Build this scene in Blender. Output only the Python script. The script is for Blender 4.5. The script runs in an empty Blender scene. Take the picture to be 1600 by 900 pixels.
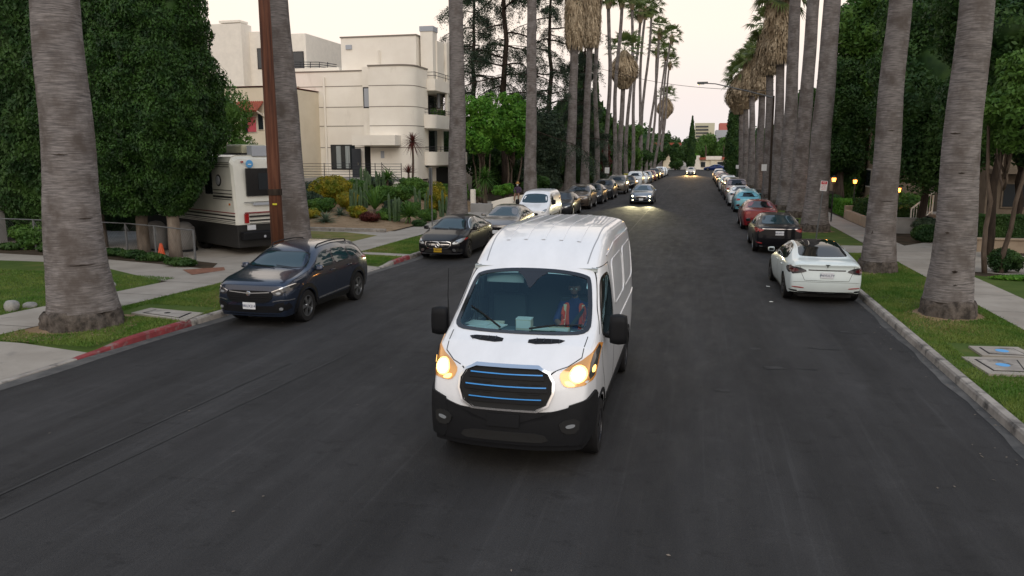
import bpy, bmesh, math, random
import numpy as np
from mathutils import Vector, Matrix
from mathutils.bvhtree import BVHTree
R = math.radians
rnd = random.Random(7)
rng = np.random.default_rng(7)
scene = bpy.context.scene
col = scene.collection

# ------------------------------------------------------------------ camera
FPX, CH = 1190.0, 3.75
PITCH, YAW = math.atan(210 / FPX), math.atan(290 / math.hypot(FPX, 210))
cam_d = bpy.data.cameras.new('camera'); cam = bpy.data.objects.new('camera', cam_d); col.objects.link(cam)
cam_d.sensor_width = 36; cam_d.lens = FPX / 1600 * 36; cam_d.clip_end = 3000; cam_d.clip_start = 0.1
cam.location = (0, 0, CH); cam.rotation_euler = (math.pi / 2 - PITCH, 0, YAW)
scene.camera = cam

# ------------------------------------------------------------------ sky, sun, exposure
world = bpy.data.worlds.new("World"); scene.world = world; world.use_nodes = True
nt = world.node_tree; nt.nodes.clear()
wo = nt.nodes.new('ShaderNodeOutputWorld'); bg = nt.nodes.new('ShaderNodeBackground')
SUN_EL, SUN_AZ = R(42), R(160)          # azimuth measured from +Y towards +X
sky = nt.nodes.new('ShaderNodeTexSky'); sky.sky_type = 'NISHITA'; sky.sun_disc = False
sky.sun_elevation = SUN_EL; sky.sun_rotation = SUN_AZ; sky.dust_density = 4; sky.air_density = 1.5
scl = nt.nodes.new('ShaderNodeVectorMath'); scl.operation = 'SCALE'; scl.inputs['Scale'].default_value = 0.085
nt.links.new(sky.outputs[0], scl.inputs[0])
tc = nt.nodes.new('ShaderNodeTexCoord'); sx = nt.nodes.new('ShaderNodeSeparateXYZ')
nt.links.new(tc.outputs['Generated'], sx.inputs[0])
cr = nt.nodes.new('ShaderNodeValToRGB')
els = cr.color_ramp.elements
els[0].position = 0.0; els[0].color = (.90, .84, .84, 1)
els[1].position = 1.0; els[1].color = (.36, .48, .68, 1)
e = els.new(.07); e.color = (.97, .86, .82, 1)
e = els.new(.15); e.color = (1.12, .95, .82, 1)
e = els.new(.40); e.color = (1.10, .97, .83, 1)
e = els.new(.68); e.color = (.56, .65, .78, 1)
nt.links.new(sx.outputs['Z'], cr.inputs[0])
nz = nt.nodes.new('ShaderNodeTexNoise'); nz.inputs['Scale'].default_value = 2.2; nz.inputs['Detail'].default_value = 4
nt.links.new(tc.outputs['Generated'], nz.inputs['Vector'])
mr = nt.nodes.new('ShaderNodeMapRange'); mr.inputs[3].default_value = .93; mr.inputs[4].default_value = 1.07
nt.links.new(nz.outputs[0], mr.inputs[0])
sc2 = nt.nodes.new('ShaderNodeVectorMath'); sc2.operation = 'SCALE'
nt.links.new(cr.outputs[0], sc2.inputs[0]); nt.links.new(mr.outputs[0], sc2.inputs['Scale'])
mx = nt.nodes.new('ShaderNodeMixRGB'); mx.inputs[0].default_value = .88      # overcast evening veil over the clear sky
nt.links.new(scl.outputs[0], mx.inputs[1]); nt.links.new(sc2.outputs[0], mx.inputs[2])
nt.links.new(mx.outputs[0], bg.inputs[0]); bg.inputs[1].default_value = 1.0
nt.links.new(bg.outputs[0], wo.inputs[0])
sl = bpy.data.lights.new('sun', 'SUN'); sl.energy = 1.0; sl.angle = R(50); sl.color = (1, .93, .84)
so = bpy.data.objects.new('sun', sl); col.objects.link(so)
so.rotation_euler = (math.pi / 2 - SUN_EL, 0, math.pi - SUN_AZ)
so.location = (0, 0, 60)
scene.view_settings.view_transform = 'Standard'; scene.view_settings.look = 'None'
scene.view_settings.exposure = .2; scene.view_settings.gamma = 1; scene.view_settings.use_curve_mapping = False

# ------------------------------------------------------------------ measuring: a pixel of the photo on a vertical plane at Y, or on level z
_F = np.array([-math.sin(YAW) * math.cos(PITCH), math.cos(YAW) * math.cos(PITCH), -math.sin(PITCH)])
_R = np.array([math.cos(YAW), math.sin(YAW), 0]); _U = np.cross(_R, _F)
def _ray(x, y): return _R * (x - 800) - _U * (y - 450) + _F * FPX
def G(x, y, z=0.0):
    r = _ray(x, y); t = (z - CH) / r[2]; p = r * t; return (p[0], p[1], z)
def D(x, y, Y):
    r = _ray(x, y) ; r = r * Y / r[1]; return (r[0], Y, r[2] + CH)
def DX(x, y, X):
    r = _ray(x, y); r = r * X / r[0]; return (X, r[1], r[2] + CH)
def lerp(a, b, t): return a + (b - a) * t
def interp(tab, v):
    return float(np.interp(v, [t[0] for t in tab], [t[1] for t in tab]))
KTAB = [(-30, -12.8), (5, -11.2), (11.5, -10.95), (15.3, -10.6), (24.4, -9.96), (40, -9.4), (60, -8.8), (82, -8.2), (122, -7.1), (160, -6.6), (175, -6.6)]
def KL(Y): return interp(KTAB, Y)
KR = 4.3
SF = [(-30, -14.2), (12, -13.6), (15, -13.3), (19, -13.0), (26, -12.1), (40, -11.9), (60, -11.4), (100, -10.9), (170, -9.4)]
SB = [(-30, -15.8), (14, -15.2), (19, -14.6), (26, -13.9), (40, -13.6), (60, -12.9), (100, -12.3), (170, -10.8)]

# ------------------------------------------------------------------ mesh helpers
def tag(o, label=None, cat=None, group=None, kind=None):
    if label: o['label'] = label
    if cat: o['category'] = cat
    if group: o['group'] = group
    if kind: o['kind'] = kind
    return o
def empty(name, loc=(0, 0, 0), rz=0, label=None, cat=None, group=None):
    o = bpy.data.objects.new(name, None); col.objects.link(o); o.location = loc; o.rotation_euler = (0, 0, rz)
    o.empty_display_size = .2
    return tag(o, label, cat, group)
class MB:
    def __init__(s): s.v = []; s.f = []; s.m = []
    def add(s, vs, fs, mi=0):
        b = len(s.v); s.v.extend([tuple(v) for v in vs]); s.f.extend([tuple(b + i for i in f) for f in fs]); s.m.extend([mi] * len(fs)); return s
    def box(s, lo, hi, mi=0):
        x0, y0, z0 = lo; x1, y1, z1 = hi
        return s.add([(x0, y0, z0), (x1, y0, z0), (x1, y1, z0), (x0, y1, z0), (x0, y0, z1), (x1, y0, z1), (x1, y1, z1), (x0, y1, z1)],
                     [(0, 3, 2, 1), (4, 5, 6, 7), (0, 1, 5, 4), (1, 2, 6, 5), (2, 3, 7, 6), (3, 0, 4, 7)], mi)
    def cbox(s, lo, hi, c=.01, mi=0):    # box with chamfered edges
        bm = bmesh.new(); bmesh.ops.create_cube(bm, size=1)
        for v in bm.verts: v.co = Vector([lo[i] + (v.co[i] + .5) * (hi[i] - lo[i]) for i in range(3)])
        bmesh.ops.bevel(bm, geom=bm.edges[:], offset=c, segments=2, affect='EDGES', profile=.5)
        bm.verts.index_update()
        s.add([v.co[:] for v in bm.verts], [[v.index for v in f.verts] for f in bm.faces], mi); bm.free(); return s
    def tube(s, pts, rad, n=8, mi=0, cap=True):
        pts = [Vector(p) for p in pts]; k = len(pts)
        if not hasattr(rad, '__len__'): rad = [rad] * k
        vs = []; up0 = None
        for i, p in enumerate(pts):
            d = (pts[min(i + 1, k - 1)] - pts[max(i - 1, 0)]); d.normalize()
            if up0 is None:
                up0 = Vector((0, 0, 1)) if abs(d.z) < .9 else Vector((1, 0, 0))
            a = d.cross(up0)
            if a.length < 1e-4: a = d.cross(Vector((0, 1, 0)))
            a.normalize(); b = d.cross(a)
            for j in range(n):
                t = 2 * math.pi * j / n; vs.append(p + (a * math.cos(t) + b * math.sin(t)) * rad[i])
        fs = [(i * n + j, i * n + (j + 1) % n, (i + 1) * n + (j + 1) % n, (i + 1) * n + j) for i in range(k - 1) for j in range(n)]
        if cap: fs += [tuple(range(n))[::-1], tuple((k - 1) * n + j for j in range(n))]
        return s.add(vs, fs, mi)
    def lathe(s, prof, n=24, axis='z', c=(0, 0, 0), mi=0, caps=True):   # prof [(r, h)]
        vs = []
        for r, h in prof:
            for j in range(n):
                t = 2 * math.pi * j / n; a, b = r * math.cos(t), r * math.sin(t)
                v = (a, b, h) if axis == 'z' else ((h, a, b) if axis == 'x' else (a, h, b))
                vs.append((v[0] + c[0], v[1] + c[1], v[2] + c[2]))
        k = len(prof)
        fs = [(i * n + j, i * n + (j + 1) % n, (i + 1) * n + (j + 1) % n, (i + 1) * n + j) for i in range(k - 1) for j in range(n)]
        if caps and prof[0][0] > 1e-4: fs.append(tuple(range(n)))
        if caps and prof[-1][0] > 1e-4: fs.append(tuple((k - 1) * n + j for j in range(n)))
        return s.add(vs, fs, mi)
    def prism(s, poly, z0, z1, mi=0):    # poly in xy
        n = len(poly)
        return s.add([(p[0], p[1], z0) for p in poly] + [(p[0], p[1], z1) for p in poly],
                     [tuple(range(n))[::-1], tuple(range(n, 2 * n))] + [(i, (i + 1) % n, n + (i + 1) % n, n + i) for i in range(n)], mi)
    def build(s, name, mats, parent=None, smooth=False, sub=0, **kw):
        me = bpy.data.meshes.new(name); me.from_pydata(s.v, [], s.f)
        if not isinstance(mats, (list, tuple)): mats = [mats]
        for m in mats: me.materials.append(m)
        if len(mats) > 1: me.polygons.foreach_set('material_index', s.m)
        if smooth:
            me.polygons.foreach_set('use_smooth', [True] * len(s.f))
        bm = bmesh.new(); bm.from_mesh(me); bmesh.ops.recalc_face_normals(bm, faces=bm.faces); bm.to_mesh(me); bm.free()
        me.update()
        if smooth and smooth != 'all':
            try: me.set_sharp_from_angle(angle=R(38))
            except Exception: pass
        o = bpy.data.objects.new(name, me); col.objects.link(o)
        if parent: o.parent = parent
        return tag(o, **kw)
def fast_mesh(name, V, F, mats, parent=None, mi=None, smooth=False, **kw):
    """V (n,3) float array, F (m,k) int array"""
    V = np.asarray(V, dtype=np.float32); F = np.asarray(F, dtype=np.int32); k = F.shape[1]
    me = bpy.data.meshes.new(name); me.vertices.add(len(V)); me.vertices.foreach_set('co', V.ravel())
    me.loops.add(F.size); me.loops.foreach_set('vertex_index', F.ravel())
    me.polygons.add(len(F)); me.polygons.foreach_set('loop_start', np.arange(0, F.size, k, dtype=np.int32))
    if not isinstance(mats, (list, tuple)): mats = [mats]
    for m in mats: me.materials.append(m)
    if mi is not None: me.polygons.foreach_set('material_index', np.asarray(mi, dtype=np.int32))
    if smooth: me.polygons.foreach_set('use_smooth', [True] * len(F))
    me.update(calc_edges=True); me.validate()
    o = bpy.data.objects.new(name, me); col.objects.link(o)
    if parent: o.parent = parent
    return tag(o, **kw)
def bake(o):
    bpy.context.view_layer.update()
    dg = bpy.context.evaluated_depsgraph_get()
    me = bpy.data.meshes.new_from_object(o.evaluated_get(dg), depsgraph=dg)
    o.modifiers.clear(); old = o.data; o.data = me; bpy.data.meshes.remove(old); me.name = o.name
    return o
def kids(o): return [c for c in bpy.data.objects if c.parent == o]
def copy_tree(o, parent=None, paint=None, old=None):
    c = o.copy(); col.objects.link(c); c.parent = parent
    if paint and c.type == 'MESH':
        for i, sl_ in enumerate(c.material_slots):
            if sl_.material == old: sl_.link = 'OBJECT'; sl_.material = paint
    for ch in CH_MAP.get(o.name, None) or kids(o): copy_tree(ch, c, paint, old)
    return c
CH_MAP = {}

# ------------------------------------------------------------------ materials
def mat(name, c, rough=.6, metal=0, coat=0, spec=.5, emit=None, es=0, noise=None, bump=None, coords='Object', trans=0, sheen=0):
    """noise = (scale, amount, detail, stretch xyz) lightens and darkens the colour; bump = (scale, strength, stretch)"""
    m = bpy.data.materials.new(name); m.use_nodes = True; t = m.node_tree; b = t.nodes['Principled BSDF']
    b.inputs['Base Color'].default_value = (*c, 1); b.inputs['Roughness'].default_value = rough; b.inputs['Metallic'].default_value = metal
    b.inputs['Coat Weight'].default_value = coat; b.inputs['Coat Roughness'].default_value = .04
    b.inputs['Specular IOR Level'].default_value = spec; b.inputs['Transmission Weight'].default_value = trans
    if emit: b.inputs['Emission Color'].default_value = (*emit, 1); b.inputs['Emission Strength'].default_value = es
    if noise or bump:
        tcn = t.nodes.new('ShaderNodeTexCoord')
        src = tcn.outputs[coords] if coords != 'World' else t.nodes.new('ShaderNodeNewGeometry').outputs['Position']
    if noise:
        sc, am, de, st = noise
        mp = t.nodes.new('ShaderNodeMapping'); mp.inputs['Scale'].default_value = st; t.links.new(src, mp.inputs[0])
        n = t.nodes.new('ShaderNodeTexNoise'); n.inputs['Scale'].default_value = sc; n.inputs['Detail'].default_value = de; n.inputs['Roughness'].default_value = .65
        t.links.new(mp.outputs[0], n.inputs['Vector'])
        mrn = t.nodes.new('ShaderNodeMapRange'); mrn.inputs[1].default_value = .3; mrn.inputs[2].default_value = .7
        mrn.inputs[3].default_value = 1 - am; mrn.inputs[4].default_value = 1 + am
        t.links.new(n.outputs[0], mrn.inputs[0])
        vm = t.nodes.new('ShaderNodeVectorMath'); vm.operation = 'SCALE'; vm.inputs[0].default_value = c
        t.links.new(mrn.outputs[0], vm.inputs['Scale']); t.links.new(vm.outputs[0], b.inputs['Base Color'])
    if bump:
        sc, stg, st = bump
        mp = t.nodes.new('ShaderNodeMapping'); mp.inputs['Scale'].default_value = st; t.links.new(src, mp.inputs[0])
        n = t.nodes.new('ShaderNodeTexNoise'); n.inputs['Scale'].default_value = sc; n.inputs['Detail'].default_value = 5
        t.links.new(mp.outputs[0], n.inputs['Vector'])
        bp = t.nodes.new('ShaderNodeBump'); bp.inputs['Strength'].default_value = stg; bp.inputs['Distance'].default_value = .03
        t.links.new(n.outputs[0], bp.inputs['Height']); t.links.new(bp.outputs[0], b.inputs['Normal'])
    return m
def mat2(name, c1, c2, scale, detail=4, st=(1, 1, 1), rough=.8, lo=.35, hi=.65, bump=0, c3=None, s3=1, lo3=.55, hi3=.7, st3=(1, 1, 1), spec=.4, coords='World', bd=.02, sheen=0):
    """two colours by noise, third by a second noise; real stains and wear"""
    m = bpy.data.materials.new(name); m.use_nodes = True; t = m.node_tree; b = t.nodes['Principled BSDF']
    b.inputs['Roughness'].default_value = rough; b.inputs['Specular IOR Level'].default_value = spec
    src = t.nodes.new('ShaderNodeNewGeometry').outputs['Position'] if coords == 'World' else t.nodes.new('ShaderNodeTexCoord').outputs[coords]
    def noise(s, d, stt):
        mp = t.nodes.new('ShaderNodeMapping'); mp.inputs['Scale'].default_value = stt; t.links.new(src, mp.inputs[0])
        n = t.nodes.new('ShaderNodeTexNoise'); n.inputs['Scale'].default_value = s; n.inputs['Detail'].default_value = d; n.inputs['Roughness'].default_value = .6
        t.links.new(mp.outputs[0], n.inputs['Vector']); return n.outputs[0]
    def ramp(o, a, bb):
        r = t.nodes.new('ShaderNodeMapRange'); r.inputs[1].default_value = a; r.inputs[2].default_value = bb; t.links.new(o, r.inputs[0]); return r.outputs[0]
    n1 = noise(scale, detail, st)
    mxx = t.nodes.new('ShaderNodeMixRGB'); mxx.inputs[1].default_value = (*c1, 1); mxx.inputs[2].default_value = (*c2, 1)
    t.links.new(ramp(n1, lo, hi), mxx.inputs[0]); out = mxx.outputs[0]
    if c3:
        m3 = t.nodes.new('ShaderNodeMixRGB'); m3.inputs[2].default_value = (*c3, 1); t.links.new(out, m3.inputs[1])
        t.links.new(ramp(noise(s3, 5, st3), lo3, hi3), m3.inputs[0]); out = m3.outputs[0]
    t.links.new(out, b.inputs['Base Color'])
    if bump:
        bp = t.nodes.new('ShaderNodeBump'); bp.inputs['Strength'].default_value = bump; bp.inputs['Distance'].default_value = bd
        t.links.new(n1, bp.inputs['Height']); t.links.new(bp.outputs[0], b.inputs['Normal'])
    return m
def leafmat(name, c1, c2, rough=.55, tl=.25, sc=1.3):
    m = mat2(name, c1, c2, sc, 3, rough=rough, lo=.38, hi=.62, spec=.25)
    b = m.node_tree.nodes['Principled BSDF']
    # light passing through thin leaves
    t = m.node_tree; tr = t.nodes.new('ShaderNodeBsdfTranslucent'); mxs = t.nodes.new('ShaderNodeMixShader'); mxs.inputs[0].default_value = tl
    colr = b.inputs['Base Color'].links[0].from_socket; t.links.new(colr, tr.inputs[0])
    out = [n for n in t.nodes if n.type == 'OUTPUT_MATERIAL'][0]
    t.links.new(b.outputs[0], mxs.inputs[1]); t.links.new(tr.outputs[0], mxs.inputs[2]); t.links.new(mxs.outputs[0], out.inputs[0])
    return m
M = {}
def asphalt():
    m = bpy.data.materials.new('asphalt'); m.use_nodes = True; t = m.node_tree; b = t.nodes['Principled BSDF']
    pos = t.nodes.new('ShaderNodeNewGeometry').outputs['Position']
    def noise(s, d, stt, ro=.6):
        mp = t.nodes.new('ShaderNodeMapping'); mp.inputs['Scale'].default_value = stt; t.links.new(pos, mp.inputs[0])
        n = t.nodes.new('ShaderNodeTexNoise'); n.inputs['Scale'].default_value = s; n.inputs['Detail'].default_value = d; n.inputs['Roughness'].default_value = ro
        t.links.new(mp.outputs[0], n.inputs['Vector']); return n.outputs[0]
    def rmp(o, a, bb, c, d):
        r = t.nodes.new('ShaderNodeMapRange'); r.inputs[1].default_value = a; r.inputs[2].default_value = bb; r.inputs[3].default_value = c; r.inputs[4].default_value = d
        t.links.new(o, r.inputs[0]); return r.outputs[0]
    def mul(a, bb):
        x = t.nodes.new('ShaderNodeMath'); x.operation = 'MULTIPLY'; t.links.new(a, x.inputs[0]); t.links.new(bb, x.inputs[1]); return x.outputs[0]
    v = mul(rmp(noise(1.0, 6, (.9, .10, 1)), .35, .68, .70, 1.35), rmp(noise(.35, 3, (1, .5, 1)), .3, .7, .85, 1.15))
    v = mul(v, rmp(noise(55, 3, (1, 1, 1)), .3, .7, .80, 1.20))
    v = mul(v, rmp(noise(1.4, 6, (1.2, .5, 1), .75), .60, .74, 1, .72))          # dark oil and patch stains
    v = mul(v, rmp(noise(5, 5, (2, .03, 1)), .56, .74, 1, 1.35))
    v = mul(v, rmp(noise(1.3, 8, (.8, 1.2, 1), .75), .54, .68, 1, 1.30))
    v = mul(v, rmp(noise(2.4, 8, (.7, 1.3, 1), .75), .56, .66, 1, .66))                 # pale scuffs along the lanes
    vm = t.nodes.new('ShaderNodeVectorMath'); vm.operation = 'SCALE'; vm.inputs[0].default_value = (.0285, .028, .0288)
    t.links.new(v, vm.inputs['Scale']); t.links.new(vm.outputs[0], b.inputs['Base Color'])
    b.inputs['Roughness'].default_value = .82; b.inputs['Specular IOR Level'].default_value = .22
    t.links.new(rmp(noise(3, 4, (1, .3, 1)), .3, .7, .74, .92), b.inputs['Roughness'])
    bp = t.nodes.new('ShaderNodeBump'); bp.inputs['Strength'].default_value = .5; bp.inputs['Distance'].default_value = .01
    t.links.new(noise(90, 2, (1, 1, 1)), bp.inputs['Height']); t.links.new(bp.outputs[0], b.inputs['Normal'])
    return m
M['asphalt'] = asphalt()
M['concrete'] = mat2('concrete', (.255, .228, .195), (.335, .305, .265), .9, 6, rough=.9, bump=.2, c3=(.19, .175, .155), s3=2.2, lo3=.6, hi3=.78)
M['kerb'] = mat2('kerb', (.22, .20, .18), (.36, .33, .295), 2.2, 6, rough=.9, bump=.3, c3=(.08, .075, .07), s3=3, lo3=.52, hi3=.68)
M['kerbred'] = mat2('kerb_red', (.24, .038, .042), (.15, .026, .030), 2.5, 6, rough=.8, bump=.2, c3=(.20, .15, .14), s3=4, lo3=.52, hi3=.66)
M['lawn'] = mat2('lawn', (.050, .085, .018), (.075, .11, .025), 1.1, 5, rough=.9, bump=.6, c3=(.16, .14, .05), s3=.8, lo3=.56, hi3=.75, bd=.04, spec=.1)
M['lawndry'] = mat2('lawn_dry', (.10, .12, .03), (.17, .15, .05), 1.4, 6, rough=.95, bump=.6, c3=(.22, .16, .09), s3=1.2, lo3=.5, hi3=.7, spec=.1)
M['soil'] = mat2('soil', (.20, .135, .08), (.28, .20, .125), 2.5, 6, rough=.95, bump=.6, c3=(.11, .08, .045), s3=5, lo3=.55, hi3=.7, spec=.1)
M['ground'] = mat2('ground', (.05, .06, .03), (.10, .09, .05), .4, 5, rough=.95, spec=.1)
M['mulch'] = mat2('mulch', (.035, .03, .02), (.07, .05, .035), 3, 6, rough=.95, bump=.5, spec=.1)
def trunkmat(name, c1, c2, c3, ring=9):
    m = mat2(name, c1, c2, 1.0, 9, st=(3.2, 3.2, ring), rough=.92, lo=.30, hi=.70, bump=.35, c3=c3, s3=1.7, lo3=.44, hi3=.66, st3=(1.2, 1.2, 1.1), bd=.04, spec=.15); return m
M['palm'] = trunkmat('palm_bark', (.072, .066, .066), (.275, .25, .24), (.10, .085, .077), 36)
M['palmroot'] = mat2('palm_root', (.040, .035, .031), (.135, .115, .10), 7, 6, st=(1, 1, .8), rough=.95, bump=1, bd=.05, spec=.1)
M['bark'] = mat2('bark', (.06, .045, .035), (.13, .10, .08), 6, 6, st=(1, 1, .25), rough=.95, bump=.8, spec=.1)
M['barkpale'] = mat2('bark_pale', (.16, .13, .105), (.27, .225, .185), 6, 6, st=(1, 1, .3), rough=.95, bump=.8, spec=.1)
M['barkdark'] = mat2('bark_dark', (.022, .017, .014), (.05, .038, .03), 6, 6, st=(1, 1, .25), rough=.95, bump=.8, spec=.1)
M['polewood'] = mat2('pole_wood', (.085, .028, .014), (.14, .055, .03), 3, 6, st=(5, 5, .25), rough=.85, bump=.5, c3=(.035, .014, .01), s3=3, lo3=.5, hi3=.7, st3=(5, 5, .15))
M['skirt'] = mat2('dead_frond', (.22, .165, .105), (.48, .39, .275), 3, 4, rough=.9, st=(1, 1, .4), spec=.1)
M['leaf_palm'] = leafmat('palm_leaf', (.07, .115, .028), (.14, .18, .05))
M['leaf_cypress'] = leafmat('cypress_leaf', (.010, .036, .007), (.040, .098, .016), tl=.12, sc=2.2)
M['leaf_dark'] = leafmat('dark_leaf', (.020, .056, .015), (.052, .11, .024), sc=1.1)
M['leaf_mid'] = leafmat('mid_leaf', (.045, .11, .020), (.095, .19, .032))
M['leaf_bright'] = leafmat('bright_leaf', (.06, .19, .02), (.12, .27, .03))
M['leaf_blue'] = leafmat('cedar_leaf', (.03, .055, .035), (.06, .09, .05))
M['leaf_yellow'] = leafmat('yellow_leaf', (.13, .17, .015), (.34, .26, .02), sc=1.8)
M['leaf_red'] = leafmat('red_leaf', (.08, .02, .018), (.14, .04, .03))
M['leaf_agave'] = leafmat('agave_leaf', (.10, .15, .10), (.17, .22, .14))
M['cactus'] = mat2('cactus', (.045, .085, .04), (.08, .125, .055), 4, 4, rough=.7)
M['stucco'] = mat2('stucco', (.79, .735, .65), (.85, .80, .715), .7, 5, rough=.92, bump=.08, c3=(.50, .445, .37), s3=.9, lo3=.60, hi3=.88, st3=(1, 1, .35))
M['stucco2'] = mat2('stucco_cream', (.68, .60, .46), (.74, .66, .52), .7, 5, rough=.92, c3=(.5, .44, .34), s3=.9, lo3=.62, hi3=.85)
M['score'] = mat('score_line', (.22, .19, .16), .9)
M['white'] = mat('white_paint_wall', (.78, .73, .65), .8, noise=(2, .06, 4, (1, 1, 1)))
M['tile'] = mat('roof_tile', (.30, .075, .045), .8, noise=(9, .3, 3, (1, 1, 1)), bump=(20, .5, (4, 1, 1)))
M['pink'] = mat('pink_shutter', (.55, .09, .12), .6)
M['darkmetal'] = mat('dark_metal', (.022, .022, .025), .45, .4)
M['galv'] = mat('galvanised', (.13, .135, .14), .65, .4, noise=(6, .15, 3, (1, 1, 1)))
M['winglass'] = mat('window_glass', (.02, .025, .03), .06, 0, spec=.8)
M['curtain'] = mat('curtain', (.30, .33, .33), .9, noise=(3, .4, 2, (9, 9, .1)))
M['doorpaint'] = mat('door_paint', (.035, .04, .05), .5)
M['recess'] = mat('recess_interior', (.12, .11, .10), .9)
M['paint_white'] = mat('paint_white', (.74, .75, .77), .30, 0, .8, noise=(2.2, .055, 8, (1.5, .5, .8)))
def paint(name, c, metal=.0, rough=.3): 
    return mat(name, c, rough, metal, .32 if max(c) < .04 else .9, spec=.5 if metal >= .5 else .08, noise=(3, .03, 3, (1, 1, 1)))
M['p_navy'] = paint('paint_graphite_blue', (.020, .031, .058), .55, .26)
M['p_black'] = paint('paint_black', (.006, .006, .008))
M['p_grey'] = paint('paint_warm_grey', (.17, .155, .145), .6)
M['p_tan'] = paint('paint_tan_grey', (.17, .15, .125), .5)
M['p_silver'] = paint('paint_silver', (.30, .32, .35), .7)
M['p_dark'] = paint('paint_charcoal', (.03, .032, .036), .4)
M['p_bronze'] = paint('paint_dark_bronze', (.09, .07, .055), .6)
M['p_red'] = paint('paint_red', (.19, .012, .016), .3)
M['p_teal'] = paint('paint_pale_blue', (.16, .42, .50), .3)
M['p_white'] = paint('paint_bright_white', (.70, .73, .74))
M['p_pearl'] = paint('paint_pearl_white', (.62, .69, .69))
M['p_rust'] = paint('paint_rust_red', (.26, .07, .045), .3)
M['p_rose'] = paint('paint_rose_grey', (.26, .20, .19), .5)
M['p_blue'] = paint('paint_deep_blue', (.012, .03, .13), .4)
M['p_beige'] = paint('paint_beige', (.45, .40, .34), .4)
M['p_bluesilver'] = paint('paint_blue_silver', (.14, .17, .21), .6)
M['glass'] = mat('tinted_glass', (.006, .010, .012), .02, 0, 0, spec=.55)
M['glass_blue'] = mat('windscreen_glass', (.012, .035, .045), .02, 0, 0, spec=.8)
M['rubber'] = mat('rubber', (.010, .010, .011), .8, spec=.25, noise=(12, .25, 3, (1, 1, 1)))
M['plastic'] = mat('black_plastic', (.006, .0065, .008), .6, spec=.22, bump=(160, .15, (1, 1, 1)))
M['gloss'] = mat('gloss_black', (.008, .008, .009), .15, 0, .5)
M['under'] = mat('underbody', (.008, .008, .008), .9)
M['chrome'] = mat('chrome', (.72, .72, .73), .12, 1)
M['alloy'] = mat('alloy', (.32, .33, .34), .3, .9)
M['alloydark'] = mat('alloy_dark', (.05, .05, .055), .35, .7)
M['lamp'] = mat('lamp_lens', (.30, .32, .34), .1, .3, .8)
M['lampdark'] = mat('lamp_housing', (.03, .03, .033), .15, 0, .8)
M['lampred'] = mat('tail_lens', (.30, .012, .012), .12, 0, .8)
M['lampdred'] = mat('dark_tail_lens', (.07, .006, .008), .12, 0, .8)
M['amber'] = mat('amber_lens', (.60, .18, .02), .2, 0, .6)
M['beam'] = mat('lit_headlamp', (1, .9, .7), .3, emit=(1, .88, .62), es=9)
M['beamwarm'] = mat('lit_headlamp_warm', (1, .7, .3), .3, emit=(1, .50, .10), es=3.0)
M['beamfar'] = mat('lit_headlamp_far', (1, .9, .6), .3, emit=(1, .90, .55), es=14)
M['lantern'] = mat('lit_lantern', (1, .5, .1), .4, emit=(1, .34, .05), es=5)
M['plate'] = mat('number_plate', (.62, .64, .67), .5)
M['plateyellow'] = mat('yellow_plate', (.42, .26, .01), .5)
M['ink'] = mat('plate_ink', (.02, .03, .10), .6)
M['blueline'] = mat('blue_strip', (.035, .27, .68), .35)
M['seat'] = mat('seat_fabric', (.045, .06, .068), .9)
M['card'] = mat('card', (.62, .56, .44), .8); M['paper'] = mat('paper', (.75, .78, .76), .8)
M['skin'] = mat('skin', (.20, .105, .07), .55); M['hair'] = mat('hair', (.012, .009, .008), .8)
M['shirt'] = mat('shirt', (.015, .03, .12), .85); M['vest'] = mat('vest_orange', (.80, .09, .03), .8); M['reflect'] = mat('reflective_band', (.80, .76, .52), .5)
M['trouser'] = mat('trouser', (.03, .03, .04), .9); M['straw'] = mat('straw', (.40, .22, .07), .9); M['purple'] = mat('dark_shirt', (.05, .03, .06), .9)
M['rvwhite'] = mat('rv_gelcoat', (.66, .66, .60), .35, 0, .3, noise=(2, .05, 4, (1, 1, 1))); M['rvblack'] = mat('rv_skirt', (.012, .012, .012), .6)
M['stripe_red'] = mat('stripe_red', (.20, .02, .025), .5); M['stripe_blk'] = mat('stripe_black', (.015, .014, .014), .5)
M['brown'] = mat('brown_brick', (.20, .085, .05), .9, noise=(8, .3, 3, (1, 1, 1)))
M['tanwall'] = mat2('tan_wall', (.26, .20, .145), (.33, .26, .19), 2, 5, rough=.9)
M['greywall'] = mat2('grey_wall', (.24, .235, .23), (.31, .30, .29), 1.5, 5, rough=.9)
M['rock'] = mat2('rock', (.17, .17, .165), (.30, .29, .27), 6, 5, rough=.85, bump=.5)
M['orange'] = mat('orange_plastic', (.75, .10, .02), .6)
M['signred'] = mat('sign_red', (.50, .03, .04), .5); M['signwhite'] = mat('sign_white', (.68, .68, .68), .5)
M['bluemark'] = mat('blue_paint', (.10, .34, .66), .7)
M['office'] = mat('office_wall', (.50, .48, .36), .9); M['officegrey'] = mat('office_grey', (.38, .40, .44), .9); M['officered'] = mat('office_red', (.42, .13, .11), .9)
M['yellowpl'] = mat('yellow_plastic', (.55, .50, .03), .6)
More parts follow.
